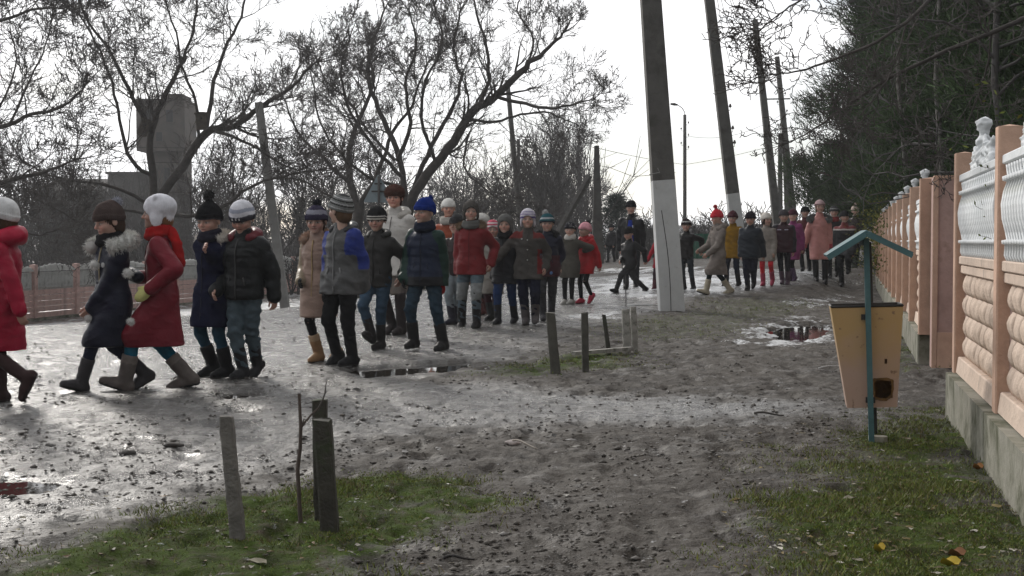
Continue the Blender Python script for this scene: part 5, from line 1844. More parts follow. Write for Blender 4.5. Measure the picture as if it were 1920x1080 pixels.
CF = dict(maxlev=4, kids=(5, 5, 5, 4), rmin=.0066, thick=.022, wig=.105, up=.045)
t1, O1 = big_tree('walnut_tree', 37, ((300, 492), [(300, 420, 0), (296, 372, 0)]), [
    ([(292, 380, 0), (282, 300, 0), (290, 225, .4), (320, 160, .5), (350, 95, .6), (368, 20, .6), (372, -60, .7)], (.20, .15, .07, .04)),
    ([(286, 250, 0), (250, 185, -.5), (215, 110, -.8), (165, 40, -1), (130, -40, -1.2)], (.12, .07, .045)),
    ([(300, 372, 0), (345, 310, .2), (385, 250, .2), (440, 235, 0), (490, 200, -.3), (548, 160, -.6), (590, 118, -.8)], (.22, .19, .11, .04)),
    ([(385, 250, .2), (398, 170, .7), (420, 95, 1), (452, 30, 1.2), (470, -50, 1.4)], (.12, .08, .04)),
    ([(372, 262, .2), (366, 190, -.5), (340, 120, -1), (330, 60, -1.3), (300, -20, -1.5)], (.08, .055, .035)),
    ([(285, 330, 0), (245, 300, -.6), (228, 240, -1), (215, 175, -1.4), (190, 100, -1.7), (150, 30, -2)], (.10, .07, .035)),
    ([(280, 385, 0), (215, 350, -.8), (150, 340, -1.6), (95, 330, -2.2), (40, 300, -3)], (.09, .06, .03)),
    ([(300, 400, 0), (350, 405, -.6), (420, 385, -1.2), (470, 350, -1.7), (530, 330, -2), (600, 318, -2.2)], (.10, .07, .035)),
    ([(400, 245, 0), (455, 262, -.7), (515, 300, -1.2), (560, 320, -1.5)], (.08, .06, .03)),
    ([(275, 400, 0), (215, 395, -1), (165, 420, -2), (120, 400, -3), (60, 370, -4)], (.07, .05, .025)),
], 101, 'wide forked bare walnut tree with nest boxes, behind the left fence', CF, side_n=14, side_len=1.75)

t2, O2 = big_tree('walnut_tree', 42, ((752, 520), [(757, 430, 0), (765, 380, 0)]), [
    ([(760, 392, 0), (800, 330, 0), (850, 265, .2), (885, 215, .2), (935, 175, 0), (985, 125, -.3), (1020, 96, -.6), (1055, 62, -.8)], (.27, .24, .18, .06)),
    ([(890, 212, 0), (915, 150, .6), (912, 85, 1), (895, 25, 1.2), (880, -40, 1.3)], (.12, .08, .04)),
    ([(930, 180, 0), (985, 195, -.6), (1035, 203, -1), (1070, 197, -1.4), (1112, 185, -1.7)], (.10, .075, .03)),
    ([(885, 225, 0), (930, 228, .6), (975, 215, 1), (1030, 212, 1.2), (1055, 224, 1.4), (1080, 232, 1.6)], (.08, .055, .03)),
    ([(760, 385, 0), (750, 300, .5), (720, 225, .8), (690, 150, 1), (700, 80, 1.2), (720, 20, 1.4)], (.18, .12, .05)),
    ([(770, 370, 0), (800, 290, .6), (835, 225, 1), (865, 160, 1.4), (850, 90, 1.6), (862, 25, 1.8)], (.15, .10, .045)),
    ([(752, 330, 0), (705, 280, -.5), (660, 215, -.9), (640, 140, -1.2), (655, 75, -1.4)], (.12, .08, .04)),
    ([(745, 300, 0), (770, 230, -.8), (760, 160, -1.1), (780, 90, -1.3), (770, 30, -1.5)], (.12, .08, .04)),
    ([(750, 350, 0), (690, 330, -1), (640, 290, -1.6), (600, 230, -2), (590, 170, -2.3)], (.10, .07, .035)),
    ([(740, 300, .4), (690, 245, .9), (655, 190, 1.2), (610, 150, 1.5), (590, 100, 1.8)], (.09, .06, .035)),
    ([(880, 250, 0), (870, 310, -.5), (905, 350, -.9), (950, 385, -1.3), (985, 420, -1.6)], (.06, .045, .025)),
    ([(985, 130, 0), (1000, 75, .5), (970, 20, .8), (990, -30, 1)], (.07, .05, .03)),
    ([(815, 300, 0), (790, 220, -1.2), (800, 150, -1.6), (830, 80, -1.8), (815, 10, -2)], (.10, .07, .035)),
], 202, 'big bare walnut tree in the middle, its heavy limb reaching right', CF, side_n=13, side_len=1.6, trunk_r=(.28, .22))

t3, O3 = big_tree('walnut_tree', 46, ((667, 520), [(668, 440, 0), (675, 380, 0)]), [
    ([(672, 400, 0), (655, 320, .2), (665, 240, .5), (700, 160, .8), (690, 90, 1)], (.24, .14, .05)),
    ([(672, 390, 0), (710, 320, 0), (735, 250, -.2), (770, 200, -.4), (800, 120, -.8)], (.16, .1, .05)),
    ([(660, 350, 0), (610, 300, 0), (560, 250, -.5), (530, 180, -.8)], (.12, .08, .04)),
    ([(665, 390, 0), (620, 370, -.5), (570, 340, -1), (520, 335, -1.5)], (.10, .06, .03)),
], 303, 'bare walnut tree with a thick upright trunk behind the road sign', CF, side_n=13, side_len=1.6, mats=('bark', 'twig'))

# tree out of the picture on the left, reaching in
t4, O4 = big_tree('walnut_tree', 30, ((-420, 520), [(-400, 430, 0), (-370, 370, 0)]), [
    ([(-370, 370, 0), (-200, 350, 0), (-60, 355, 0), (20, 338, 0), (95, 318, -.3), (140, 300, -.5)], (.22, .12, .08, .03)),
    ([(-370, 370, 0), (-220, 290, .5), (-60, 262, .3), (0, 238, .2), (60, 215, 0), (115, 200, -.3), (160, 160, -.4)], (.18, .11, .07, .03)),
    ([(-370, 350, 0), (-260, 200, .5), (-130, 90, .3), (0, 40, 0), (60, 20, -.2), (130, 10, -.4)], (.17, .09, .06, .025)),
    ([(-60, 355, 0), (0, 395, .5), (60, 440, .8), (110, 430, 1)], (.06, .04, .02)),
    ([(20, 230, 0), (50, 160, .4), (80, 100, .6), (95, 50, .8)], (.05, .035, .02)),
    ([(-30, 250, 0), (10, 180, .8), (30, 110, 1.2), (20, 60, 1.4)], (.05, .035, .02)),
], 404, 'bare tree outside the left edge whose boughs reach into the picture', CF, side_n=10, side_len=1.6)

def proc_tree(seed, H, r0, cfg, first=.25, nl=7, spread=.75):
    rg = np.random.default_rng(seed); T = [Tubes(), Tubes(), []]
    pts = [np.array([0, 0, -.3])]; d = np.array([0, 0, 1.0]); n = 7
    for i in range(n):
        d = d + rg.normal(0, .06, 3) * np.array([1, 1, .2]); d /= np.linalg.norm(d); pts.append(pts[-1] + d * H * .62 / n)
    rr = r0 * (1 - np.linspace(0, 1, n + 1) * .7); T[0].add(pts, rr, 8)
    P = np.array(pts)
    for k in range(nl):
        t = first + (1 - first) * (k + .5) / nl; x = t * n; i = min(int(x), n - 1); b = P[i] * (1 - (x - i)) + P[i + 1] * (x - i)
        a = rg.uniform(0, 6.28); an = spread * rg.uniform(.7, 1.2)
        grow(T, b, np.array([math.cos(a) * math.sin(an), math.sin(a) * math.sin(an), math.cos(an)]), H * rg.uniform(.26, .42) * (1.15 - .4 * t), r0 * (1 - .7 * t) * .55, 1, rg, cfg)
    grow(T, P[-1], d, H * .35, r0 * .3, 1, rg, cfg)
    flush(T, rg, cfg)
    return T[0], T[1]

CFF = dict(maxlev=4, kids=(6, 6, 5, 4), rmin=.011, thick=.03, wig=.11, up=.07)
PROTO = [proc_tree(s_, 6.0, .15, CFF) for s_ in (1, 2, 3)]
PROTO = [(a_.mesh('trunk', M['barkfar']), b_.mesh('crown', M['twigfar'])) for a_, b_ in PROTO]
def place_tree(proto, px, py, y, scale, rz, label, name='bare_tree', group='bare trees behind the road', cat='tree', sz=None):
    p = at(px, py, y); g = gz(p[0], y)
    r_ = empty(name, (p[0], y, g), rz); r_.scale = (scale, scale, sz or scale); tag(r_, label, cat, group)
    a_ = bpy.data.objects.new('trunk', proto[0]); link(a_, r_); b_ = bpy.data.objects.new('crown', proto[1]); link(b_, r_)
    return r_
spots = [(40, 60, 1.0, 'far left bare tree beyond the fence, left of the ruined tower'), (120, 66, .95, 'bare tree in front of the long dark building'), (215, 70, .9, 'bare tree just left of the ruined tower, far off'),
         (410, 58, .95, 'bare tree between the tower and the pale leaning pole'), (470, 64, .9, 'bare tree directly left of the pale leaning pole'), (545, 52, .95, 'bare tree right of the pale leaning pole'),
         (600, 60, 1.05, 'bare tree left of the road sign'), (715, 58, 1.1, 'bare tree behind the woman in the white coat'), (830, 62, 1.0, 'bare tree behind the woman with the white knit hat'),
         (880, 56, .85, 'bare tree behind the boy in the red jacket'), (930, 60, 1.0, 'bare tree left of the slim leaning pole'), (1010, 58, 1.05, 'bare tree right of the slim leaning pole'),
         (1050, 66, 1.0, 'bare tree behind the girl in scarlet'), (1085, 72, .8, 'small bare tree by the short propped pole')]
for k, (px, y, s_, lb) in enumerate(spots):
    place_tree(PROTO[k % 3], px, 480, y, s_ * 1.05, k * 1.7, lb)
# poplars: narrow crowns
CFP = dict(maxlev=3, kids=(5, 4, 3), rmin=.016, thick=.04, wig=.08, up=.34)
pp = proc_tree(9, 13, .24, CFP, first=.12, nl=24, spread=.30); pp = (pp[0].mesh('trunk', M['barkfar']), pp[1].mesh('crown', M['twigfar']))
for k, (px, y, s_, lb) in enumerate([(1092, 82, .74, 'tall narrow poplar at the right end of the bare trees'), (1062, 86, .78, 'tall narrow poplar left of the endmost poplar'), (1038, 92, .76, 'narrow poplar behind the bough tip of the central tree'), (1004, 95, .68, 'leftmost narrow poplar, half hidden by boughs')]):
    place_tree(pp, px, 480, y, s_, k * 1.3, lb, 'poplar_tree', 'bare poplars')
# low bare bushes on the horizon
CFB = dict(maxlev=3, kids=(6, 5, 4), rmin=.012, thick=.03, wig=.15, up=.12)
def bush_proto(seed, H=2.6, stems=11):
    rg = np.random.default_rng(seed); T = [Tubes(), Tubes(), []]
    for k in range(stems):
        a = rg.uniform(0, 6.28); an = rg.uniform(.1, .8)
        grow(T, np.array([math.cos(a) * .15, math.sin(a) * .15, -.1]), np.array([math.cos(a) * math.sin(an), math.sin(a) * math.sin(an), math.cos(an)]), H * rg.uniform(.4, .6), .035, 1, rg, CFB)
    flush(T, rg, CFB)
    return T
BP = []
for s_ in (5, 6):
    T = bush_proto(s_); BP.append((T[0].mesh('stems', M['barkfar']), T[1].mesh('twigs', M['twigfar'])))
def place_bush(k, px, y, s_, label, group='bare bushes', sxy=None):
    p = at(px, 480, y); r_ = empty('bush', (p[0], y, gz(p[0], y)), k * 2.1); r_.scale = (sxy or s_, sxy or s_, s_); tag(r_, label, 'bush', group)
    link(bpy.data.objects.new('stems', BP[k % 2][0]), r_); link(bpy.data.objects.new('twigs', BP[k % 2][1]), r_)
for k, (px, y, s_, lb) in enumerate([(1405, 60, 1.35, 'rounded bare bush beyond the second pole'), (1365, 66, 1.15, 'bare bush left of the second pole'), (1440, 64, 1.2, 'bare bush behind the girl in the white knit hat'), (1500, 70, 1.2, 'bare bush at the feet of the far propped pole'),
                                     (1215, 55, 1.1, 'bare bush left of the nearest pole'), (1190, 62, .9, 'bare bush behind the tall man'), (1300, 58, 1.0, 'bare bush behind the boy beside the white pole'), (1330, 62, .9, 'bare bush behind the coral hat'),
                                     (60, 42, .9, 'bush behind the left fence near the picture edge'), (130, 44, .9, 'bush behind the left fence, second from the edge'), (200, 46, .85, 'bush behind the left fence by the navy coat'), (240, 50, .95, 'bush below the ruined tower'),
                                     (390, 46, .85, 'bush behind the left fence, left of the black pompom'), (450, 48, .85, 'bush behind the black puffer jacket'), (550, 50, .95, 'bush by the foot of the pale leaning pole'), (610, 48, .9, 'bush behind the beige coat'),
                                     (640, 54, 1.1, 'bush behind the striped hat boy'), (700, 54, 1.05, 'bush beside the road sign'), (790, 54, 1.1, 'bush behind the blue knit hat'), (850, 50, .9, 'bush behind the red jacket boy'),
                                     (900, 54, 1.05, 'bush behind the small striped pink hat'), (960, 54, 1.0, 'bush below the slim leaning pole'), (1020, 52, 1.0, 'bush behind the teal hat'), (1075, 54, .9, 'bush behind the scarlet coat')]):
    place_bush(k, px, y, s_, lb, sxy=s_ * 1.15)
# dense far thicket that reads as one mass
def thicket(name, x0, x1, y0, y1, n, h0, h1, seed, label, matn='twigfar', rr=.03):
    rg = np.random.default_rng(seed); T = Tubes()
    for _ in range(n):
        y = rg.uniform(y0, y1); px = rg.uniform(x0, x1); p = at(px, 480, y); z = gz(p[0], y) - .2
        h = rg.uniform(h0, h1) * (.75 + .5 * float(vnoise(np.array([px * .02]), np.array([1.0]), 5)[0])); q = np.array([p[0], y, z]); d = rg.normal(0, .25, 3); d[2] = 1
        m = 5; pts = [q]
        for i in range(m): d = d + rg.normal(0, .22, 3); d[2] = abs(d[2]) + .1; d /= np.linalg.norm(d); pts.append(pts[-1] + d * h / m)
        T.add(pts, np.linspace(rr, .012, m + 1), 3)
        for k in range(7):
            i = rg.integers(1, m); b = pts[i]; dd = d + rg.normal(0, .7, 3); dd /= np.linalg.norm(dd)
            T.add([b, b + dd * h * .16 + rg.normal(0, .05, 3), b + dd * h * .3 + rg.normal(0, .1, 3)], [.014, .012, .01], 3)
    o = obj_of(name, T.mesh(name, M[matn])); tag(o, label, 'thicket', kind='stuff')
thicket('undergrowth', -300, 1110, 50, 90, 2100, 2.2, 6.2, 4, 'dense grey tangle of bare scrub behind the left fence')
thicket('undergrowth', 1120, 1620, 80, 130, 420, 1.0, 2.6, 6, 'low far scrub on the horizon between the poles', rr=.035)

# nest boxes in the fork of the walnut tree
M['oldwood'] = mat('old_grey_wood', (0.10, 0.085, 0.07), rough=.9, var=.3, vscale=9, bump=.6, bscale=60)
for (px, py, tl, lb) in ((270, 240, .35, 'wooden nest box tilted in the left fork of the walnut tree'), (377, 228, -.05, 'wooden nest box upright in the right fork of the walnut tree')):
    p = at(px, py, 36.8); r_ = empty('nest_box', tuple(p)); r_.rotation_euler = (0, tl, .3); tag(r_, lb, 'nest box', 'nest boxes')
    for nm, c_, s_ in (('side', (-.13, 0, 0), (.02, .26, .40)), ('side', (.13, 0, 0), (.02, .26, .40)), ('front', (0, -.13, 0), (.235, .02, .40)), ('back', (0, .13, .03), (.235, .02, .50)), ('roof', (0, -.02, .225), (.34, .36, .03)), ('floor', (0, 0, -.19), (.235, .235, .02))):
        mb = MB(); mb.box(c_, s_); o = mb.build(nm, M['oldwood'], r_)
        if nm == 'front':
            mb = MB(); mb.tube([(0, -.141, .08), (0, -.146, .08)], .028, n=10); mb.build('entrance_hole', M['wire'], o)

# ================================================================== evergreens
M['needle'] = mat('pine_needles', rough=.85, spec=.08, attr=True, var=.2, vscale=2)
M['pinebark'] = mat('pine_bark', (0.085, 0.055, 0.040), rough=.95, var=.3, vscale=6, bump=.7, bscale=18)
M['paletrunk'] = mat('pale_trunk', (0.17, 0.16, 0.15), rough=.9, var=.3, vscale=5, stain=(.08, .07, .06), stain_scale=4, stain_lo=.5, stain_hi=.6)

def needles(C, N, rg, n_per, L, w, col):
    """tufts of needle-like blades around the points C heading N"""
    m = len(C); k = m * n_per
    c = np.repeat(C, n_per, 0) + rg.normal(0, L * .5, (k, 3)); nn = np.repeat(N, n_per, 0)
    d = nn + rg.normal(0, .42, (k, 3)); d /= np.linalg.norm(d, axis=1)[:, None]
    s_ = np.cross(d, rg.normal(0, 1, (k, 3))); s_ /= np.linalg.norm(s_, axis=1)[:, None] + 1e-9
    ln = L * rg.uniform(.6, 1.3, (k, 1))
    V = np.stack([c - s_ * w, c + s_ * w, c + d * ln], 1).reshape(-1, 3)
    tone = np.repeat(rg.uniform(.6, 1.45, m), n_per)[:, None] * rg.uniform(.8, 1.2, (k, 1))
    C_ = np.repeat(np.array(col)[None] * tone, 3, 0)
    return V, C_

def pine_proto(seed, H=13, crown0=.15, R0=3.4):
    rg = np.random.default_rng(seed); T = Tubes(); tufts = []; nrm = []
    n = 9; pts = [np.array([0, 0, -.3])]; d = np.array([0, 0, 1.])
    for i in range(n): d = d + rg.normal(0, .03, 3); d /= np.linalg.norm(d); pts.append(pts[-1] + d * H / n)
    P = np.array(pts); T.add(P, .21 * (1 - np.linspace(0, 1, n + 1) * .8), 8)
    z = H * crown0
    while z < H:
        t = z / H; i = min(int(t * n), n - 1); b = P[i] * (1 - (t * n - i)) + P[i + 1] * (t * n - i)
        for q in range(rg.integers(3, 6)):
            a = rg.uniform(0, 6.28); L = R0 * (1 - t) ** .55 * rg.uniform(.55, 1.15) + .3
            dd = np.array([math.cos(a), math.sin(a), rg.uniform(-.15, .30)]); bp = [b]; m = 6
            for s_ in range(m):
                dd = dd + rg.normal(0, .10, 3) + np.array([0, 0, .02]); dd /= np.linalg.norm(dd); bp.append(bp[-1] + dd * L / m)
            bp = np.array(bp); T.add(bp, np.linspace(.05, .012, m + 1), 4)
            for s_ in range(2, m + 1):
                for _ in range(3):
                    e = bp[s_] + rg.normal(0, .30, 3) * np.array([1, 1, .5]); tufts.append(e); nrm.append(dd * .6 + np.array([0, 0, .5]) + rg.normal(0, .2, 3))
                    f_ = bp[s_] + (e - bp[s_]) * 1.7; tufts.append(f_); nrm.append(nrm[-1])
        z += rg.uniform(.35, .6)
    V, C_ = needles(np.array(tufts), np.array(nrm), rg, 40, .34, .015, (.046, .072, .032))
    return T.mesh('trunk', M['pinebark']), mesh_np('crown', V, np.arange(len(V)).reshape(-1, 3), M['needle'], C_)
PINES = [pine_proto(21), pine_proto(22, 12, .08, 3.0), pine_proto(23, 14, .2, 3.6)]
def place_pine(k, x, y, s_, rz, label):
    r_ = empty('pine_tree', (x, y, gz(x, y)), rz); r_.scale = (s_, s_, s_); tag(r_, label, 'pine tree', 'pines behind the right fence')
    a_, b_ = PINES[k % 3]; link(bpy.data.objects.new('trunk', a_), r_); link(bpy.data.objects.new('crown', b_), r_)
pl = [(12.4, 43, 1.0, 'pine at the left end of the pine row, overhanging the far end of the fence'), (13.6, 40, 1.0, 'second pine from the left end of the row'), (11.6, 35, .80, 'smaller pine standing in front of the second pine'),
      (16.2, 45, 1.15, 'tall pine behind the second pine'), (10.6, 31, .78, 'pine behind the white pompom hat'), (9.6, 27.5, .68, 'low pine over the distant fence posts'), (13.2, 35, 1.05, 'tall pine deep in the row'),
      (11.6, 29.5, .95, 'pine above the middle of the far fence'), (8.7, 23.5, .62, 'low pine behind the middle of the far fence'), (14.6, 37, 1.15, 'tall pine deep behind the far fence'), (8.2, 19.5, .62, 'pine behind the gate pillar'),
      (10.4, 25, .90, 'tall pine behind the gate pillar pine'), (7.6, 16.5, .60, 'near pine behind the gateway'), (9.6, 21, .85, 'near tall pine right of the gateway'), (12.9, 31.5, 1.1, 'pine with a heavy crown in the middle of the row'),
      (16.4, 40, 1.25, 'rearmost tall pine of the row'), (8.6, 17.5, .85, 'tall pine at the upper right corner'), (18.4, 47, 1.3, 'great pine at the very back of the row'), (7.2, 13.5, .62, 'near pine above the nearest fence panels'),
      (14.2, 48, 1.05, 'big pine behind the left end of the row'), (11.9, 33.5, .95, 'dense pine behind the far posts of the fence'), (10.9, 23, 1.0, 'broad pine behind the near tall pine')]
for k, (x, y, s_, lb) in enumerate(pl): place_pine(k, x, y, s_, k * 1.9, lb)
# slim pale trunks among the pines
for k, (px, py0, px1, y, lb) in enumerate([(1696, 330, 1686, 24, 'slim pale trunk left of the others among the pines'), (1758, 300, 1764, 21, 'slim pale trunk right of the first among the pines'), (1880, 240, 1872, 14, 'dark slim trunk above the near fence')]):
    a_ = at(px, 470, y); b_ = at(px1, -60, y); g = gz(a_[0], y)
    rg = np.random.default_rng(60 + k); T = [Tubes(), Tubes(), []]
    P = [np.array([0, 0, -.2]), (b_ - a_) * .3 + np.array([.05, 0, a_[2] - g]), (b_ - a_) * .6 + np.array([-.06, 0, a_[2] - g]), (b_ - a_) + np.array([0, 0, a_[2] - g])]
    T[0].add(np.array(P), [.055, .045, .038, .03], 7)
    for q in range(12):
        t = rg.uniform(.35, 1); bb = P[0] * (1 - t) + P[3] * t; a = rg.uniform(0, 6.28)
        grow(T, bb, np.array([math.cos(a), math.sin(a), .6]), 1.6, .02, 2, rg, dict(maxlev=4, kids=(4, 4, 3, 3), rmin=.006, thick=.03, wig=.2, up=.05))
    flush(T, rg, dict(maxlev=4, kids=(4, 4, 4, 3), rmin=.006, thick=.03, wig=.2, up=.05))
    r_ = empty('birch_tree', (a_[0], y, g)); tag(r_, lb, 'tree', 'slim trunks among the pines')
    obj_of('trunk', T[0].mesh('trunk', M['paletrunk' if k < 2 else 'barkfar']), r_); obj_of('crown', T[1].mesh('crown', M['twigfar']), r_)

# boughs of a near walnut that overhang the fence, top right
CO = dict(maxlev=4, kids=(4, 4, 3, 2), rmin=.0030, thick=.014, wig=.24, up=.03)
rg = np.random.default_rng(77); T = [Tubes(), Tubes(), []]
yN = 9.5
On = np.array([5.9, 10.5, 0.0])
def nb(pts): return [at(px, py, yy) - On for px, py, yy in pts]
T[0].add(np.array([[0, 0, -.2], [-.02, -.05, 1.2], [-.1, -.1, 2.2], [-.15, -.2, 3.2], [-.3, -.3, 4.6]]), [.19, .15, .13, .11, .07], 10)
for pts, rr in [
    ([(2330, -60, 10.3), (2060, -20, 10), (1860, 60, 9.8), (1700, 130, 9.6), (1600, 190, 9.5), (1530, 240, 9.4), (1490, 262, 9.4)], (.06, .04, .022, .010)),
    ([(2330, -120, 10.3), (2000, -110, 10), (1800, -40, 9.7), (1700, 40, 9.4), (1620, 90, 9.2), (1540, 120, 9.1), (1490, 135, 9.0), (1450, 140, 9.0)], (.06, .035, .02, .009)),
    ([(2000, -110, 10), (1760, -120, 9.4), (1600, -60, 9.2), (1520, -10, 9.0), (1470, 20, 9.0), (1420, 60, 8.9)], (.045, .028, .016, .008)),
    ([(1860, 60, 9.8), (1850, 130, 9.9), (1830, 190, 10), (1800, 260, 10), (1760, 300, 10)], (.022, .015, .007)),
    ([(1700, 40, 9.4), (1680, 110, 9.3), (1650, 170, 9.3), (1600, 230, 9.2)], (.016, .012, .006)),
]:
    rr = tuple(q * .42 for q in rr)
    P = nb(pts); limb_path(T, P, rr, rg, CO, 14, .50, lev=1)
flush(T, rg, CO)
rn = empty('walnut_tree', tuple(On)); tag(rn, 'near bare walnut behind the fence whose crooked boughs hang in at the top right', 'tree', 'bare walnut trees')
obj_of('trunk', T[0].mesh('trunk', M['bark']), rn); obj_of('crown', T[1].mesh('crown', M['twig']), rn)

# small spruce behind the man
def spruce(px, top, y, label):
    p = at(px, 480, y); H = at(px, top, y)[2] - gz(p[0], y); rg = np.random.default_rng(15)
    T = Tubes(); T.add([[0, 0, -.2], [0, 0, H * .5], [.02, 0, H]], [.09, .05, .02], 6); tf, nn = [], []
    z = .3
    while z < H:
        t = z / H
        for q in range(7):
            a = q * .9 + z * 3 + rg.uniform(-.2, .2); L = (1 - t) * 1.45 + .15
            dd = np.array([math.cos(a), math.sin(a), .18])
            e = np.array([0, 0, z]) + dd * L + np.array([0, 0, .22 * L]); T.add([[0, 0, z], (np.array([0, 0, z]) + e) / 2 - [0, 0, .08], e], [.02, .015, .008], 3)
            for s_ in np.linspace(.25, 1, 5): tf.append(np.array([0, 0, z]) * (1 - s_) + e * s_); nn.append(dd * .9 + np.array([0, 0, .25]))
        z += .32
    V, C_ = needles(np.array(tf), np.array(nn), rg, 18, .26, .016, (.050, .068, .058))
    r_ = empty('spruce_tree', (p[0], y, gz(p[0], y))); tag(r_, label, 'spruce')
    obj_of('trunk', T.mesh('trunk', M['barkfar']), r_); obj_of('crown', mesh_np('crown', V, np.arange(len(V)).reshape(-1, 3), M['needle'], C_), r_)
spruce(1157, 374, 58, 'small grey green spruce behind the tall man')
# yellowish thuja over the far fence, sprigs of privet by the near fence
def leafy(name, x, y, z0, H, rad, n, seed, col, label, cat='shrub', leaf=.05, stems=6, group=None, flat=1.0):
    rg = np.random.default_rng(seed); T = Tubes(); tf, nn = [], []
    for k in range(stems):
        a = rg.uniform(0, 6.28); pts = [np.array([math.cos(a) * .05, math.sin(a) * .05, -.05])]; d = np.array([math.cos(a) * .12, math.sin(a) * .12, 1.])
        for i in range(6): d = d + rg.normal(0, .06, 3); d /= np.linalg.norm(d); pts.append(pts[-1] + d * H / 6)
        T.add(pts, np.linspace(.012, .003, 7), 4)
        for _ in range(n // stems):
            t = rg.uniform(.3, 1) * 6; i = min(int(t), 5); q = pts[i] * (1 - (t - i)) + pts[i + 1] * (t - i)
            tf.append(q + rg.normal(0, rad, 3) * np.array([flat, flat, .8])); nn.append(rg.normal(0, 1, 3) + np.array([0, 0, .4]))
    C = np.array(tf); N = np.array(nn); N /= np.linalg.norm(N, axis=1)[:, None]; m = len(C)
    s_ = np.cross(N, rg.normal(0, 1, (m, 3))); s_ /= np.linalg.norm(s_, axis=1)[:, None]
    L = leaf * rg.uniform(.6, 1.3, (m, 1))
    V = np.stack([C, C + N * L * .5 + s_ * L * .28, C + N * L, C + N * L * .5 - s_ * L * .28], 1).reshape(-1, 3)
    i = np.arange(m)[:, None] * 4; F_ = np.concatenate([i, i + 1, i + 2, i + 3], 1)
    C_ = np.repeat(np.array(col)[None] * rg.uniform(.6, 1.5, (m, 1)), 4, 0)
    r_ = empty(name, (x, y, z0)); tag(r_, label, cat, group)
    obj_of('stems', T.mesh('stems', M['bark']), r_); obj_of('foliage', mesh_np('foliage', V, F_, M['needle'], C_), r_)
leafy('shrub', 8.3, 29.5, 0, 2.1, .32, 2600, 31, (.13, .13, .025), 'yellow green thuja rising over the far end of the right fence', leaf=.07, stems=14)
leafy('shrub', 6.9, 23.5, 0, 1.9, .25, 1300, 32, (.09, .10, .025), 'yellow green shrub behind the far fence posts', leaf=.06, stems=10)
leafy('shrub', 3.35, 7.9, 0, 1.85, .13, 420, 33, (.10, .12, .025), 'green shrub behind the near fence, showing over its top', leaf=.04, stems=8)
leafy('shrub', 2.98, 6.6, 0, 2.0, .14, 520, 36, (.11, .13, .03), 'green shrub behind the nearest fence panel at the right edge', leaf=.04, stems=8)
def sprig(px, py, y, seed, label):
    """twigs with a few leaves poking through the balusters towards the road"""
    rg = np.random.default_rng(seed); p0 = at(px, py, y); T = Tubes(); V = []; F_ = []
    for k in range(7):
        d = np.array([-.5, -.45, rg.uniform(-.6, .7)]) + rg.normal(0, .25, 3); d /= np.linalg.norm(d); pts = [np.array([.12, 0, rg.uniform(-.25, .25)])]
        for i in range(5): d = d + rg.normal(0, .25, 3) + np.array([0, 0, .04]); d /= np.linalg.norm(d); pts.append(pts[-1] + d * .034)
        T.add(pts, np.linspace(.0020, .0010, 6), 4)
        for i in range(2, 6):
            for s_ in (-1, 1):
                if rg.random() < .45: continue
                q = pts[i]; n_ = np.cross(d, rg.normal(0, 1, 3)); n_ /= np.linalg.norm(n_); L = rg.uniform(.018, .034); e = q + (n_ * .8 + d * .6) * L; w_ = np.cross(n_, d) * L * .22; w_[2] += .002
                b = len(V); V += [q, (q + e) / 2 + w_, e, (q + e) / 2 - w_]; F_.append((b, b + 1, b + 2, b + 3))
    V = np.array(V); C_ = np.tile(np.array([.085, .105, .03]), (len(V), 1)) * np.repeat(rg.uniform(.6, 1.6, (len(V) // 4, 1)), 4, 0)
    r_ = empty('privet_sprig', tuple(p0)); tag(r_, label, 'sprig', 'privet sprigs on the fence')
    obj_of('stems', T.mesh('stems', M['bark']), r_); obj_of('leaves', mesh_np('leaves', V, np.array(F_), M['needle'], C_), r_)
sprig(1846, 385, 6.85, 41, 'leafy privet sprig in front of the white balusters left of the near post')
sprig(1846, 330, 6.9, 42, 'thin sprig just below the crest left of the near post')
sprig(1840, 440, 6.95, 45, 'lowest privet sprig left of the near post')
sprig(1925, 370, 5.8, 43, 'privet sprig at the right picture edge')
# ================================================================== far buildings
M['ruin'] = mat('old_masonry', (0.095, 0.080, 0.070), rough=.95, var=.22, vscale=1.2, bump=.5, bscale=6, stain=(.075, .068, .062), stain_scale=.8, stain_lo=.45, stain_hi=.65)
M['ruin2'] = mat('dark_masonry', (0.10, 0.095, 0.09), rough=.95, var=.2, vscale=1.2)
M['darkwin'] = mat('window_dark', (0.03, 0.03, 0.032), rough=.4)
def boxm(root, name, c, s, m_, par=None):
    mb = MB(); mb.box(c, s); return mb.build(name, M[m_], par or root)
yT = 92.0
def W(px, py): return at(px, py, yT)
tb = W(314, 480); tw = empty('ruined_tower', (tb[0], yT, gz(tb[0], yT))); tag(tw, 'old masonry tower with a wider top block, far behind the walnut tree', 'tower')
def rel(px, py): q = W(px, py); return (q[0] - tb[0], q[2] - gz(tb[0], yT))
x0, zt = rel(268, 190); x1, zb_ = rel(358, 286); 
boxm(tw, 'top_block', ((x0 + x1) / 2, 0, (zt + zb_) / 2), (x1 - x0, 3.4, zt - zb_), 'ruin')
xa, z1 = rel(292, 288); xb, z2 = rel(352, 480)
boxm(tw, 'shaft', ((xa + xb) / 2, .1, zb_ / 2 - .3), (xb - xa, 2.6, zb_ + .6 - .01), 'ruin')
xc, zc = rel(312, 189); xd, zd = rel(350, 180)
boxm(tw, 'parapet', ((xc + xd) / 2, .0, (zc + zd) / 2 + .01), (xd - xc, 2.6, zd - zc), 'ruin')
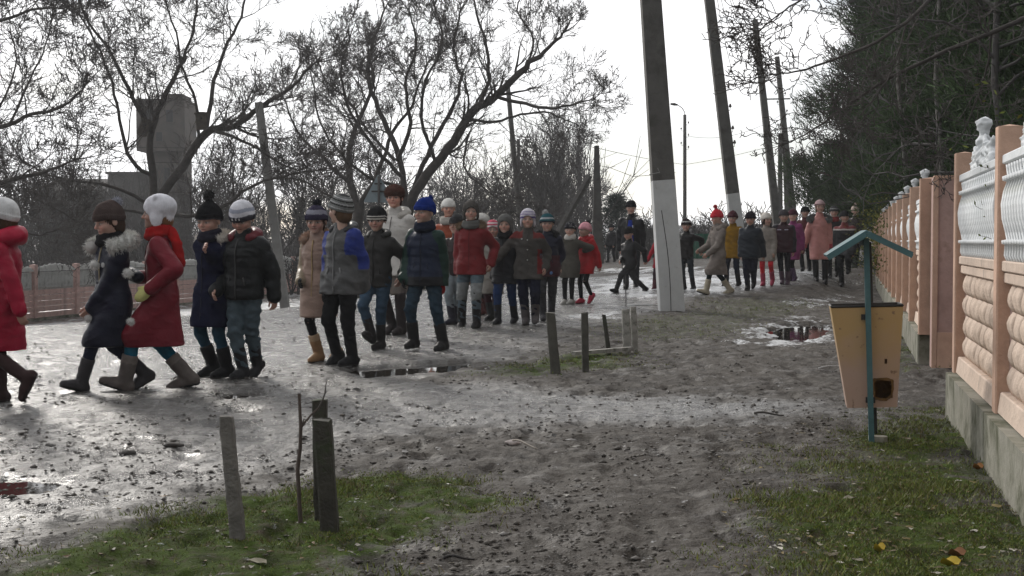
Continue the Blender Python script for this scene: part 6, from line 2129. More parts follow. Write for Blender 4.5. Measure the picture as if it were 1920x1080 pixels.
for (px, py, w_, h_) in ((292, 222, .45, .8), (330, 222, .45, .8), (311, 260, .4, .6), (322, 330, .4, 1.0), (322, 390, .4, 1.0)):
    q = rel(px, py); fr_y = -1.7 if py < 286 else -1.2
    o = boxm(tw, 'window', (q[0], fr_y - .02, q[1]), (w_, .06, h_), 'darkwin'); boxm(tw, 'sill', (q[0], fr_y - .06, q[1] - h_ / 2 - .04), (w_ + .2, .14, .08), 'ruin', o)
bb = W(170, 480); bl = empty('long_building', (bb[0], yT + 6, gz(bb[0], yT + 6))); tag(bl, 'long dark roofed building to the left of the ruined tower', 'building')
def relb(px, py): q = at(px, py, yT + 6); return (q[0] - bb[0], q[2] - gz(bb[0], yT + 6))
x0, z0 = relb(95, 362); x1, _ = relb(262, 362); xr0, zr = relb(85, 343)
boxm(bl, 'wall', ((x0 + x1) / 2, 0, z0 / 2 - .2), (x1 - x0, 5, z0 + .4), 'ruin2')
mb = MB(); mb.add([(x0 - .3, -2.8, z0), (x1 + .3, -2.8, z0), (x1 + .3, 2.8, z0), (x0 - .3, 2.8, z0), (x0 + .6, 0, zr + .3), (x1 + .3, 0, zr + .3)], [(0, 1, 5, 4), (2, 3, 4, 5), (0, 4, 3), (1, 2, 5), (0, 3, 2, 1)]); mb.build('roof', M['ruin2'], bl)
for px in (90, 125, 160, 195, 230):
    q = relb(px, 400); o = boxm(bl, 'window', (q[0], -2.52, q[1]), (.8, .06, 1.1), 'darkwin'); boxm(bl, 'sill', (q[0], -2.56, q[1] - .6), (1.0, .12, .08), 'ruin', o)
# block right behind the tower foot
q0 = relb(215, 312)
an = empty('annex', (at(258, 480, yT + 3)[0], yT + 3.2, gz(at(258, 480, yT + 3)[0], yT + 3))); tag(an, 'square dark annex between the long building and the ruined tower', 'building')
hA = at(258, 328, yT + 3)[2] - an.location[2]
boxm(an, 'wall', (0, 0, hA / 2 - .2), (3.0, 4.0, hA + .4), 'ruin2'); boxm(an, 'cornice', (0, 0, hA + .05), (3.3, 4.3, .16), 'ruin2')
for x in (-.8, .7): boxm(an, 'window', (x, -2.02, hA * .7), (.6, .06, .9), 'darkwin')

# low houses on the right horizon
M['housew'] = mat('plaster', (0.40, 0.38, 0.35), rough=.9, var=.1, vscale=2); M['slate'] = mat('slate_roof', (0.16, 0.155, 0.16), rough=.8, var=.15, vscale=3)
M['green'] = mat('green_paint', (0.02, 0.12, 0.075), rough=.6, var=.15, vscale=4)
def house(px, y, w, d, h, rh, label, rz=0.0, wall='housew'):
    p = at(px, 480, y); r_ = empty('house', (p[0], y, gz(p[0], y)), rz); tag(r_, label, 'house', 'low houses on the horizon')
    boxm(r_, 'wall', (0, 0, h / 2), (w, d, h), wall)
    mb = MB(); mb.add([(-w / 2 - .3, -d / 2 - .3, h), (w / 2 + .3, -d / 2 - .3, h), (w / 2 + .3, d / 2 + .3, h), (-w / 2 - .3, d / 2 + .3, h), (-w / 2 - .3, 0, h + rh), (w / 2 + .3, 0, h + rh)], [(0, 1, 5, 4), (2, 3, 4, 5), (0, 4, 3), (1, 2, 5), (0, 3, 2, 1)]); rf = mb.build('roof', M['slate'], r_)
    mb = MB(); mb.box((w * .2, 0, h + rh * .9), (.5, .5, 1.0)); mb.build('chimney', M['ruin'], rf)
    for x in np.linspace(-w * .32, w * .32, 3):
        o = boxm(r_, 'window', (x, -d / 2 - .02, h * .55), (w * .13, .05, h * .36), 'darkwin'); boxm(r_, 'frame', (x, -d / 2 - .045, h * .55), (.06, .03, h * .36), 'housew', o)
house(1325, 250, 15, 9, 2.6, 1.9, 'low house with a slate roof between the two nearest poles')
house(1225, 270, 11, 9, 2.4, 1.8, 'low house behind the nearest pole', .2)
house(1440, 280, 12, 9, 2.4, 1.8, 'low house beyond the second and third poles', -.1)
gfp = at(1300, 496, 52); gf = empty('green_fence', (gfp[0], 52, gz(gfp[0], 52))); tag(gf, 'short green board fence behind the boy beside the white pole', 'fence')
for k in range(15):
    mb = MB(); mb.box((-1.05 + k * .15, 0, .48), (.142, .03, .96 + .02 * (k % 2))); mb.build('board', M['green'], gf)
# pale kerb-like board fence bits near the far end of the road
wfp = at(1452, 500, 50); wf = empty('low_white_fence', (wfp[0], 50, gz(wfp[0], 50))); tag(wf, 'low off-white picket fence far behind the boy with chest stripes', 'fence')
for k in range(14):
    mb = MB(); mb.box((-1.0 + k * .15, 0, .28), (.10, .03, .56)); mb.build('picket', M['housew'], wf)

# ================================================================== road sign seen from the back
sy = 31.0
sb = at(707, 480, sy); sg = gz(sb[0], sy); st = empty('road_sign', (sb[0], sy, sg)); tag(st, 'triangular road sign seen from its grey blue back, above the fur hat', 'road sign')
M['signback'] = mat('grey_blue_sheet', (0.20, 0.245, 0.265), rough=.55, metallic=.2, var=.12, vscale=6)
apex = at(709, 326, sy); bl_ = at(681, 379, sy); br_ = at(741, 380, sy)
mb = MB()
def round_tri(A, B, C, r, n=4):
    pts = []
    T_ = [np.array(q) for q in (A, B, C)]
    for i in range(3):
        p = T_[i]; a = T_[i - 1] - p; b = T_[(i + 1) % 3] - p; a = a / np.linalg.norm(a); b = b / np.linalg.norm(b)
        for t in np.linspace(0, 1, n): pts.append(p + a * r * (1 - t) ** 2 * 1.0 + b * r * t ** 2 + (a + b) * r * .0)
    return pts
tri = round_tri(*[(q[0] - sb[0], q[2] - sg) for q in (apex, bl_, br_)], .05)
n = len(tri); mb.add([(x, -.0, z) for x, z in tri] + [(x, .012, z) for x, z in tri], [tuple(range(n)), tuple(range(2 * n - 1, n - 1, -1))] + [(i, n + i, n + (i + 1) % n, (i + 1) % n) for i in range(n)])
mb.build('plate', M['signback'], st)
for zz_ in (.62, .35):
    z = (bl_[2] - sg) + (apex[2] - bl_[2]) * (1 - zz_); wdt = (.62 if zz_ > .5 else .34) * .5
    mb = MB(); mb.box(((apex[0] - sb[0]), -.014, z), (wdt, .02, .035)); mb.build('cross_bar', M['iron'], st)
mb = MB(); mb.tube([(apex[0] - sb[0] + .02, -.045, -.3), (apex[0] - sb[0] + .02, -.045, apex[2] - sg - .06)], .030, n=8); mb.build('post', M['iron'], st, smooth=True)

# ================================================================== litter bin under a small roof
M['teal'] = mat('teal_paint', (0.050, 0.115, 0.125), rough=.55, var=.18, vscale=12, bump=.2, bscale=80, stain=(.10, .10, .09), stain_scale=14, stain_lo=.62, stain_hi=.70)
bin_m = bpy.data.materials.new('faded_ochre_paint'); bin_m.use_nodes = True
_n = bin_m.node_tree.nodes; _l = bin_m.node_tree.links; _b = _n['Principled BSDF']; _b.inputs['Roughness'].default_value = .6
_c = _n.new('ShaderNodeTexCoord'); _s = _n.new('ShaderNodeSeparateXYZ'); _l.new(_c.outputs['Object'], _s.inputs[0])
_nz = _n.new('ShaderNodeTexNoise'); _nz.inputs['Scale'].default_value = 7; _nz.inputs['Detail'].default_value = 6; _l.new(_c.outputs['Object'], _nz.inputs['Vector'])
_ad = _n.new('ShaderNodeMath'); _ad.operation = 'MULTIPLY_ADD'; _ad.inputs[1].default_value = .35; _l.new(_nz.outputs['Fac'], _ad.inputs[0]); _l.new(_s.outputs['Z'], _ad.inputs[2])
_rp = _n.new('ShaderNodeValToRGB'); _rp.color_ramp.elements[0].position = .30; _rp.color_ramp.elements[0].color = (.40, .27, .21, 1)
_rp.color_ramp.elements[1].position = .78; _rp.color_ramp.elements[1].color = (.38, .25, .105, 1); _e = _rp.color_ramp.elements.new(.5); _e.color = (.38, .26, .20, 1)
_e = _rp.color_ramp.elements.new(.08); _e.color = (.38, .26, .14, 1)
_l.new(_ad.outputs[0], _rp.inputs[0])
_n2 = _n.new('ShaderNodeTexNoise'); _n2.inputs['Scale'].default_value = 22; _n2.inputs['Detail'].default_value = 5; _l.new(_c.outputs['Object'], _n2.inputs['Vector'])
_m2 = _n.new('ShaderNodeMapRange'); _m2.inputs[1].default_value = .64; _m2.inputs[2].default_value = .72; _l.new(_n2.outputs['Fac'], _m2.inputs[0])
_mx = _n.new('ShaderNodeMix'); _mx.data_type = 'RGBA'; _l.new(_m2.outputs[0], _mx.inputs['Factor']); _l.new(_rp.outputs[0], _mx.inputs['A']); _mx.inputs['B'].default_value = (.17, .10, .06, 1)
_l.new(_mx.outputs['Result'], _b.inputs['Base Color'])
M['bin'] = bin_m
M['rust'] = mat('rust', (0.14, 0.075, 0.025), rough=.9, var=.4, vscale=18, bump=.5, bscale=60)
M['holes'] = mat('bin_inside', (0.020, 0.014, 0.010), rough=.95)

yb = hit(1636, 829)[1]; kk = yb / FPX
base = hit(1636, 829); lb_ = empty('litter_bin', tuple(base), R(-11)); tag(lb_, 'faded ochre litter bin hung on a teal post under a small gabled roof', 'litter bin')
def L(px, py, dy=0.0):
    q = at(px, py, yb + dy); return Vector(((q[0] - base[0]) * 1.03, dy, q[2] - base[2]))
# posts (front one seen, rear one peeks out)
mb = MB(); a_ = L(1636, 829); b2 = L(1625, 447); mb.tube([a_ - Vector((0, 0, .15)), b2], [.0205, .0205], n=4, ref=Vector((0, 1, 0))); mb.build('post', M['teal'], lb_)
rearp = L(1641, 700, .22)
mb = MB(); mb.tube([(rearp.x - .035, .30, -.15), (rearp.x - .085, .30, b2.z - .02)], [.022, .022], n=4, ref=Vector((0, 1, 0))); mb.build('post', M['iron'], lb_)
# bucket: tapered sheet box, open on top
tl, tr_ = L(1564, 578), L(1690, 574); bl2, br2 = L(1594, 769), L(1680, 765)
def bucket():
    t = .004; d0, d1 = .035, .285; e0, e1 = .065, .255      # depth at top and bottom
    ringt = [Vector((tl.x, d0, tl.z)), Vector((tr_.x, d0, tr_.z)), Vector((tr_.x, d1, tr_.z)), Vector((tl.x, d1, tl.z))]
    ringb = [Vector((bl2.x, e0, bl2.z)), Vector((br2.x, e0, br2.z)), Vector((br2.x, e1, br2.z)), Vector((bl2.x, e1, bl2.z))]
    c = Vector(((tl.x + tr_.x) / 2, .16, tl.z))
    names = ('front_sheet', 'side_sheet', 'back_sheet', 'side_sheet')
    for i in range(4):
        j = (i + 1) % 4
        q = [ringb[i], ringb[j], ringt[j], ringt[i]]
        nrm_ = (q[1] - q[0]).cross(q[2] - q[0]).normalized() * t
        if i == 0:
            # the front sheet has a rusted-through hole low on the right: cut it out of a grid
            nx, nz_ = 44, 60; V = []; Fc = []
            r = np.random.default_rng(4)
            for b in range(nz_ + 1):
                for a in range(nx + 1):
                    u, v = a / nx, b / nz_; V.append((q[0] * (1 - u) + q[1] * u) * (1 - v) + (q[3] * (1 - u) + q[2] * u) * v + Vector((0, -.003 * math.sin(math.pi * u) * math.sin(math.pi * v), 0)))
            def hole(u, v):
                a = math.atan2(v - .185, u - .72); rr = 1 + .14 * math.sin(3 * a + 1) + .09 * math.sin(7 * a)
                big = ((u - .72) / .20) ** 4 + ((v - .185) / .11) ** 4 < rr * .75
                sm = ((u - .77) / .028) ** 2 + ((v - .46) / .022) ** 2 < 1
                return big or sm
            for b in range(nz_):
                for a in range(nx):
                    if not hole((a + .5) / nx, (b + .5) / nz_): k = b * (nx + 1) + a; Fc.append((k, k + 1, k + nx + 2, k + nx + 1))
            me = bpy.data.meshes.new('front_sheet'); me.from_pydata([tuple(v) for v in V], [], Fc); me.materials.append(M['bin'])
            me.polygons.foreach_set('use_smooth', np.ones(len(me.polygons), bool))
            o = obj_of('front_sheet', me, lb_)
            mb = MB()
            for k in range(30):
                a = 2 * math.pi * k / 30; rr = (1 + .14 * math.sin(3 * a + 1) + .09 * math.sin(7 * a)) ** .25
                def pt(s_, off):
                    u = .72 + .20 * s_ * rr * math.copysign(abs(math.cos(a)) ** .5, math.cos(a)) * .93; v = .185 + .11 * s_ * rr * math.copysign(abs(math.sin(a)) ** .5, math.sin(a)) * .93
                    return (q[0] * (1 - u) + q[1] * u) * (1 - v) + (q[3] * (1 - u) + q[2] * u) * v + Vector((0, off, 0))
                mb.v += [tuple(pt(.86 + .05 * math.sin(5 * k), -.0045)), tuple(pt(1.10 + .06 * math.sin(11 * k), -.0045))]
            mb.f = [(2 * k, 2 * k + 1, (2 * k + 3) % 60, (2 * k + 2) % 60) for k in range(30)]
            mb.build('rust_edge', M['rust'], o)
        else:
            mb = MB(); mb.add([*q, *[p + nrm_ for p in q]], [(0, 1, 2, 3), (7, 6, 5, 4), (0, 4, 5, 1), (1, 5, 6, 2), (2, 6, 7, 3), (3, 7, 4, 0)])
            mb.build(names[i], M['rust'] if i == 2 else M['bin'], lb_)
    mb = MB(); mb.add([p + Vector((0, 0, .01)) for p in ringb], [(0, 1, 2, 3)]); mb.build('floor', M['rust'], lb_)
    mb = MB()
    for i in range(4):
        a, b = ringt[i], ringt[(i + 1) % 4]; mb.tube([a + Vector((0, 0, .004)), b + Vector((0, 0, .004))], .0075, n=5)
    mb.build('rim', M['iron'], lb_)
    mb = MB()
    for (x, z) in ((tl.x * .3 + tr_.x * .7, tl.z - .06),):
        mb.box((b2.x + .005, .034, tl.z - .05), (.05, .03, .03)); mb.box((a_.x - .01, .05, bl2.z + .05), (.05, .03, .03))
    mb.build('bracket', M['iron'], lb_)
bucket()
# roof: two thin boards meeting at a ridge
ap = L(1624, 437); le = L(1556, 482); re = L(1703, 477)
for (e, nm) in ((le, 0), (re, 1)):
    d = (e - ap); Ln = d.length; an_ = math.atan2(d.z, d.x)
    u = d.normalized(); up_ = Vector((-u.z, 0, u.x));
    if up_.z < 0: up_ = -up_
    y0, y1 = -.10, .40; th = .014
    P = [ap, e, e + up_ * th, ap + Vector((0, 0, th / abs(u.x)))]
    V = [(p.x, y0, p.z) for p in P] + [(p.x, y1, p.z) for p in P]
    mb = MB(); mb.add(V, [(0, 1, 2, 3), (7, 6, 5, 4), (0, 4, 5, 1), (1, 5, 6, 2), (2, 6, 7, 3), (3, 7, 4, 0)]); mb.build('roof_board', M['teal'], lb_)
    mb = MB(); pm_ = ap.lerp(e, .04); mb.box(((ap.x + e.x) / 2, y0 - .004, (ap.z + e.z) / 2 - .008), (Ln, .012, .022), rot=Matrix.Rotation(-an_, 3, 'Y')); mb.build('fascia', M['teal'], lb_)
mb = MB(); mb.box((b2.x, .15, b2.z - .02), (.035, .30, .03)); mb.build('ridge_beam', M['teal'], lb_)
# footing stone
mb = MB(); mb.box((.03, .03, .0), (.10, .08, .06), ch=.02); mb.build('footing', M['plinth'], lb_)

# ================================================================== stakes and sapling
M['stakewood'] = mat('grey_weathered_wood', (0.15, 0.140, 0.128), rough=.92, var=.32, vscale=16, bump=.7, bscale=90)
M['stakedark'] = mat('dark_wet_wood', (0.045, 0.042, 0.034), rough=.85, var=.3, vscale=12, bump=.7, bscale=80, stain=(.035, .05, .02), stain_scale=7, stain_lo=.5, stain_hi=.65)
M['stakemid'] = mat('mossy_grey_wood', (0.075, 0.072, 0.060), rough=.9, var=.3, vscale=14, bump=.6, bscale=80)
M['stakewhite'] = mat('pale_painted_wood', (0.28, 0.27, 0.245), rough=.9, var=.25, vscale=14, bump=.5, bscale=80, stain=(.1, .1, .08), stain_scale=12, stain_lo=.52, stain_hi=.66)
def stake(bx, by, tx, ty, wpx_b, wpx_t, depth, matn, label, dist=None, group='stakes guarding young trees', capt=.0, sink=.15):
    b = hit(bx, by) if dist is None else at(bx, by, dist); y = b[1]; t = at(tx, ty, y)
    root = empty('wooden_stake', tuple(b)); tag(root, label, 'stake', group)
    d = t - b; w0 = wpx_b * y / FPX; w1 = wpx_t * y / FPX
    n = 9; V = []
    r = np.random.default_rng(int(bx))
    for i in range(n + 1):
        s_ = i / n; c = d * s_ - np.array([0, 0, sink * (1 - s_)]) if i == 0 else d * s_
        w = (w0 * (1 - s_) + w1 * s_) / 2; e = depth / 2
        j = r.normal(0, .0012, (8, 2))
        ch = min(w, e) * .28
        ring = [(-w + ch, -e), (w - ch, -e), (w, -e + ch), (w, e - ch), (w - ch, e), (-w + ch, e), (-w, e - ch), (-w, -e + ch)]
        for (x, yy), jj in zip(ring, j): V.append((c[0] + x + jj[0], c[1] + yy + jj[1], c[2] + (r.normal(0, .003) if i == n else 0) + (capt * x if i == n else 0)))
    F_ = [(i * 8 + k, i * 8 + (k + 1) % 8, i * 8 + 8 + (k + 1) % 8, i * 8 + 8 + k) for i in range(n) for k in range(8)] + [tuple(n * 8 + k for k in range(8))]
    o = obj_of('shaft', mesh_np('shaft', V, F_, M[matn], smooth=False), root)
    return root, b
r_, b_1 = stake(447, 1016, 424, 781, 27, 24, .05, 'stakewood', 'leaning light grey stake standing alone in the front grass')
r_, b_2 = stake(619, 1003, 604, 786, 33, 35, .06, 'stakedark', 'thick dark mossy stake, the front one of the pair by the sapling')
r_, b_3 = stake(600, 984, 600, 750, 20, 27, .045, 'stakedark', 'taller stake behind the thick dark one, its top showing above')
# pale splintered edge between the two
p = at(603, 787, b_3[1] - .05); mb = MB(); mb.tube([(-.036, 0, -.002), (0, -.004, .004), (.036, 0, .0)], .004, n=5); o = mb.build('string_tie', M['stakewhite']); o.location = p; tag(o, 'pale string tie wound round the tall stake by the sapling', 'string')
# sapling
def sapling():
    y = hit(566, 996)[1]; base = hit(566, 996); T = Tubes()
    def S_(px, py): q = at(px, py, y); return q - base
    main = [S_(566, 1000) - np.array([0, 0, .04]), S_(562, 950), S_(558, 880), S_(563, 840), S_(564, 800), S_(562, 760), S_(561, 738)]
    T.add(main, [.010, .0085, .008, .0075, .007, .006, .0065], 7)
    T.add([S_(564, 802), S_(572, 792), S_(583, 778), S_(597, 765)], [.005, .0045, .004, .003], 5)
    T.add([S_(565, 800), S_(569, 790), S_(570, 786)], [.004, .003, .002], 5)
    r_ = empty('sapling', tuple(base)); tag(r_, 'bare young tree tied beside the pair of stakes', 'sapling')
    obj_of('trunk', T.mesh('trunk', mat('sapling_bark', (.085, .065, .055), rough=.85, var=.25, vscale=20)), r_)
    T2 = Tubes(); T2.add([S_(604, 752), S_(609, 738), S_(611, 722), S_(613, 708)], [.004, .003, .0025, .0015], 5); T2.add([S_(609, 738), S_(614, 733)], [.002, .001], 4)
    T2.add([S_(597, 765), S_(604, 752)], [.003, .0035], 4)
    obj_of('branch', T2.mesh('branch', M['twig']), r_)
sapling()
G2 = 'stakes of the farther tree guard'
stake(1042, 702, 1032, 586, 19, 17, .10, 'stakemid', 'thick grey stake at the left corner of the farther guard', group=G2)
stake(1098, 697, 1096, 586, 13, 13, .07, 'stakemid', 'dark upright stake second from the left in the farther guard', group=G2)
stake(1142, 664, 1132, 590, 9, 7, .05, 'stakedark', 'thin leaning dark stake at the back of the farther guard', group=G2)
stake(1176, 662, 1173, 580, 15, 14, .06, 'stakewhite', 'pale peeling stake, the left one of the pair on the right', group=G2)
stake(1191, 660, 1187, 575, 11, 11, .06, 'stakewhite', 'pale narrow stake with a dark edge, rightmost in the farther guard', group=G2)
# board lying between the stakes
a = hit(1075, 672); b = hit(1185, 664); mb = MB()
d = b - a; an_ = math.atan2(d[1], d[0]); mb.box((0, 0, 0), (np.linalg.norm(d[:2]), .07, .035), ch=.008); o = mb.build('board', M['stakewhite']); o.location = ((a[0] + b[0]) / 2, (a[1] + b[1]) / 2, .05); o.rotation_euler = (0, -.01, an_)
tag(o, 'pale board lying on the grass between the farther stakes', 'board')
# thin wire rod standing in the guard
b = hit(1174, 574); mb = MB(); t = at(1173, 515, b[1]); mb.tube([(0, 0, -.1), tuple(np.array(t) - b)], .009, n=5); o = mb.build('rod', M['iron']); o.location = b; tag(o, 'thin iron rod standing in front of the striding boy', 'rod')
# low whitish kerb strip of ice by the pole foot
M['slab'] = mat('icy_edge', (0.50, 0.50, 0.50), rough=.5, var=.2, vscale=14, bump=.6, bscale=40)
a = hit(1176, 574); b = hit(1236, 572); mb = MB(); d = b - a
mb.tube([(0, 0, .0), tuple(d * .35 + [0, .02, .01]), tuple(d * .7 + [0, -.02, 0]), tuple(d)], [.028, .02, .026, .018], n=6); o = mb.build('ice_ridge', M['slab'], smooth=True); o.location = a; tag(o, 'small ridge of ice left of the foot of the white pole', 'ice')
# ================================================================== the walkers, left to right
BLK = (0.012, 0.012, 0.013); NAVY = (0.012, 0.015, 0.032); JEAN = (0.035, 0.062, 0.095)

def cord_poms(points, col=(0.62, 0.62, 0.60)):
    def ex(p):
        for k, (px, py, d) in enumerate(points):
            w = at(px, py, p['y'] + d)
            th = p['root'].rotation_euler[2]
            l = rotm(th).T @ (w - p['base'])
            fur_ball('fur_pompom', l, 0.042 if k < 2 else 0.034, col, p['root'], k + 40, n=260)
    return ex

def chest_badge(p, col=(0.5, 0.5, 0.5), x=.05, z=.74, r=.012):
    zz = p['zs'](z)
    mb = MB(); c = Vector((x * p['S'], zz[1] - .088 * p['S'], zz[2]))
    mb.tube([c, c + Vector((0, -.006, 0))], r * p['S'], n=12)
    obj_of('badge', mesh_np('badge', np.array(mb.v), mb.f, M['wool'], np.tile(np.array(col), (len(mb.v), 1)), smooth=False), p['root'])

person('girl in a bright crimson puffer coat and brown boots, cut by the picture edge',
       feet=((2, 757, 0), (64, 716, 62)), pelvis=8, crown=374, yaw=92, dy=(.1, -.12),
       coat=dict(col=(0.34, 0.009, 0.036), len=.27, quilt=.007, qs=.075, bulk=1.05, flare=1.05), hood=dict(col=(0.34, 0.009, 0.036), r=.062),
       legs=dict(col=BLK, thin=.8, name='leggings'), boots=dict(type='tall', col=(0.035, 0.018, 0.017), sole=(0.03, .02, .02), bulk=.92),
       hat=dict(col=(0.6, 0.6, 0.6)), hair=dict(col=(0.06, .035, .02)), hands=(None, (38, 585, -.16)), seed=1)

def ex1(p):
    cord_poms([(177, 497, -.17), (240, 512, -.2), (166, 597, -.13), (245, 603, -.2)])(p)
    chest_badge(p, (0.55, 0.55, 0.55), .055, .70, .013)
person('girl in a long navy coat with white fur hood trim and brown knit hat',
       feet=((278, 716, 22), (148, 731, -18)), pelvis=210, crown=382, yaw=40, head=52, hpitch=14, dy=(.12, -.12),
       coat=dict(col=(0.010, 0.012, 0.028), len=.275, quilt=.004, qs=.10, bulk=1.05), fur=dict(col=(0.60, 0.60, 0.57), r=.040, wide=.115, open=2.45, z=.0),
       scarf=dict(col=BLK), legs=dict(col=NAVY, thin=.85), boots=dict(type='boot', col=(0.045, 0.042, 0.045)),
       hat=dict(col=(0.062, 0.046, 0.042), pom=(0.36, 0.37, 0.42), pompos=(0, .42, .56), pomr=.19, tall=.05, slouch=.15),
       hair=dict(col=(0.05, .03, .02)), hands=((258, 520, .1), (172, 575, -.12)), glove=(('hidden',), None), zip_col=(0.28, .24, .16), extras=ex1, seed=2)

person('girl in a dark red coat, red scarf and white bear-ear hat, with a yellow mitten',
       feet=((357, 724, 12), (228, 729, -20)), pelvis=303, crown=368, yaw=80, head=84, dy=(.12, -.12),
       coat=dict(col=(0.185, 0.014, 0.026), len=.262, quilt=.004, qs=.09, bulk=1.08, flare=1.1, fold=.006),
       scarf=dict(col=(0.27, 0.010, 0.010), tail=(.9, .9)), legs=dict(col=(0.012, 0.115, 0.185), thin=.92, name='leggings'),
       boots=dict(type='boot', col=(0.105, 0.09, 0.082), cuff=(0.16, .14, .125), bulk=1.12),
       hat=dict(kind='ears', col=(0.62, 0.62, 0.66)), hair=dict(col=(0.16, .08, .04), side=True),
       hands=((262, 520, .14), (284, 540, -.22)), glove=(('hidden',), ('mitten', (0.55, 0.55, 0.22))), seed=3)

person('girl in a navy coat and a black pompom hat, raising one arm to her chest',
       feet=((402, 700, 8), (426, 707, 0)), pelvis=397, crown=384, yaw=38, head=25, hpitch=10, dy=(.1, .0),
       coat=dict(col=(0.012, 0.014, 0.036), len=.30, bulk=1.02, mat='wool'), fur=dict(col=(0.55, 0.52, 0.47), r=.026, wide=.10, open=1.9),
       scarf=dict(col=(0.02, .02, .03)), legs=dict(col=(0.018, 0.055, 0.085), thin=.92), boots=dict(type='boot', col=(0.012, .012, .013), bulk=1.1),
       hat=dict(col=BLK, pom=(0.03, 0.03, 0.03), pomr=.22, tall=.22, slouch=.05, bands=[(0, .03, (.09, .09, .1))]),
       hands=((388, 470, -.22), (440, 520, .1)), seed=4)

def ex4(p):
    # the three white marks on the front of the hat band
    for k in (-1, 0, 1):
        mb = MB()
        for s_ in (-1, 1):
            mb.box((k * .13, -.512, .17), (.020, .012, .085), rot=Matrix.Rotation(s_ * .5, 3, 'Y'))
        V = (np.array(mb.v) * p['hh']) @ p['Hm'].T + p['head']
        obj_of('hat_mark', mesh_np('hat_mark', V, mb.f, M['wool'], np.tile(np.array((.55, .55, .55)), (len(V), 1)), smooth=False), p['root'])
person('boy looking down in a black puffer jacket, faded jeans and white hat with dark band',
       feet=((456, 709, 0), (487, 694, 32)), pelvis=458, crown=379, yaw=8, head=14, hpitch=24, dy=(0, .22),
       coat=dict(col=(0.016, 0.018, 0.019), len=.455, quilt=.010, qs=.080, bulk=1.2), hood=dict(col=(0.12, 0.018, 0.025), r=.05),
       legs=dict(col=(0.070, 0.098, 0.115), thin=1.1, fold=.012), boots=dict(type='boot', col=(0.02, 0.02, 0.022), sole=(.05, .05, .05)),
       hat=dict(col=(0.58, 0.58, 0.62), zb=.0, bands=[(-.02, .20, (.045, .045, .055)), (.33, .46, (.30, .32, .38))]),
       hands=((405, 545, -.05), (514, 556, -.02)), extras=ex4, zip_col=(.06, .06, .06), seed=5)

person('girl in a beige quilted long coat, dark pompom hat and tan boots',
       feet=((598, 678, 0), (634, 668, 30)), pelvis=596, crown=388, yaw=14, head=6, hpitch=8, dy=(0, .2),
       coat=dict(col=(0.36, 0.25, 0.20), len=.30, quilt=.006, qs=.040, bulk=.98, paint=[sleeves((0.25, .20, .14))]), fur=dict(col=(0.40, 0.27, 0.2), r=.030, wide=.09, open=2.3),
       legs=dict(col=BLK, thin=.78, name='leggings'), boots=dict(type='boot', col=(0.26, 0.15, 0.075), sole=(.05, .035, .03), cuff=(.4, .28, .18)),
       hat=dict(col=(0.035, 0.03, 0.055), pom=(.02, .02, .03), pompos=(0, .2, .72), pomr=.2, bands=[(.22, .4, (.22, .22, .26))]),
       hair=dict(col=(0.05, .03, .02)), glove=(('glove', (.03, .03, .03)), ('glove', (.03, .03, .03))), hands=((563, 526, -.08), None), zip_col=(.35, .25, .12), seed=6)

person('boy in a grey and blue jacket and striped grey hat, turning his head away',
       feet=((636, 676, 25), (661, 685, 0)), pelvis=642, crown=367, yaw=28, head=128, dy=(.15, 0),
       coat=dict(col=(0.105, 0.105, 0.105), len=.425, bulk=1.12, mat='puffer', fold=.009,
                 paint=[sleeves((0.022, 0.038, 0.20)), lowersleeve((0.09, .09, .09), .25), side((0.022, .038, .20), .078, .66, .90)]),
       hood=dict(col=(0.05, .05, .052), r=.035),
       legs=dict(col=BLK, thin=1.05), boots=dict(type='boot', col=BLK),
       hat=dict(col=(0.15, 0.155, 0.15), bands=[(.10, .14, (.4, .4, .4)), (.22, .27, (.03, .03, .03)), (.30, .33, (.42, .42, .42)), (.40, .45, (.03, .03, .03)), (.5, .53, (.4, .4, .4)), (.6, .66, (.05, .05, .05))]),
       hair=dict(col=(0.10, .06, .035)), hands=((610, 545, .05), (688, 560, .02)), glove=(('glove', (.02, .02, .02)), ('hidden',)), zip_col=(.2, .2, .2), seed=7)

person('boy in a dark grey leather jacket, jeans and black hat with two white stripes',
       feet=((694, 641, -28), (714, 654, 0)), pelvis=709, crown=389, yaw=10, head=8, hpitch=6, dy=(-.12, 0),
       coat=dict(col=(0.032, 0.031, 0.030), len=.44, bulk=1.08, mat='leather', fold=.009), hood=dict(col=(.03, .03, .028), r=.035),
       legs=dict(col=JEAN, thin=.98), boots=dict(type='boot', col=(0.022, 0.02, 0.02)),
       hat=dict(col=(0.014, 0.014, 0.015), zb=.02, bands=[(.03, .09, (.5, .48, .44)), (.15, .20, (.45, .43, .4))]),
       hands=((676, 530, .05), (752, 520, .0)), seed=8)

person('woman in a cream white coat, grey hood and brown fur hat',
       feet=((737, 617, 25), (753, 627, 0)), pelvis=742, crown=349, yaw=4, head=6, dy=(.1, 0), tone=(.46, .25, .19),
       coat=dict(col=(0.62, 0.595, 0.56), len=.40, bulk=1.12, quilt=.003, qs=.05, fold=.006), hood=dict(col=(0.36, .34, .31), r=.05),
       legs=dict(col=(0.10, .085, .08), thin=.9), boots=dict(type='tall', col=(0.03, 0.024, 0.024)), skirt=dict(len=.275, col=(0.16, .14, .125)),
       hat=dict(kind='fur', col=(0.075, 0.036, 0.028), nocuff=True, zb=.06), hair=dict(col=(0.05, .02, .015)), zip_col=(.15, .14, .13), hands=((705, 530, .1), (768, 520, .05)), seed=9)

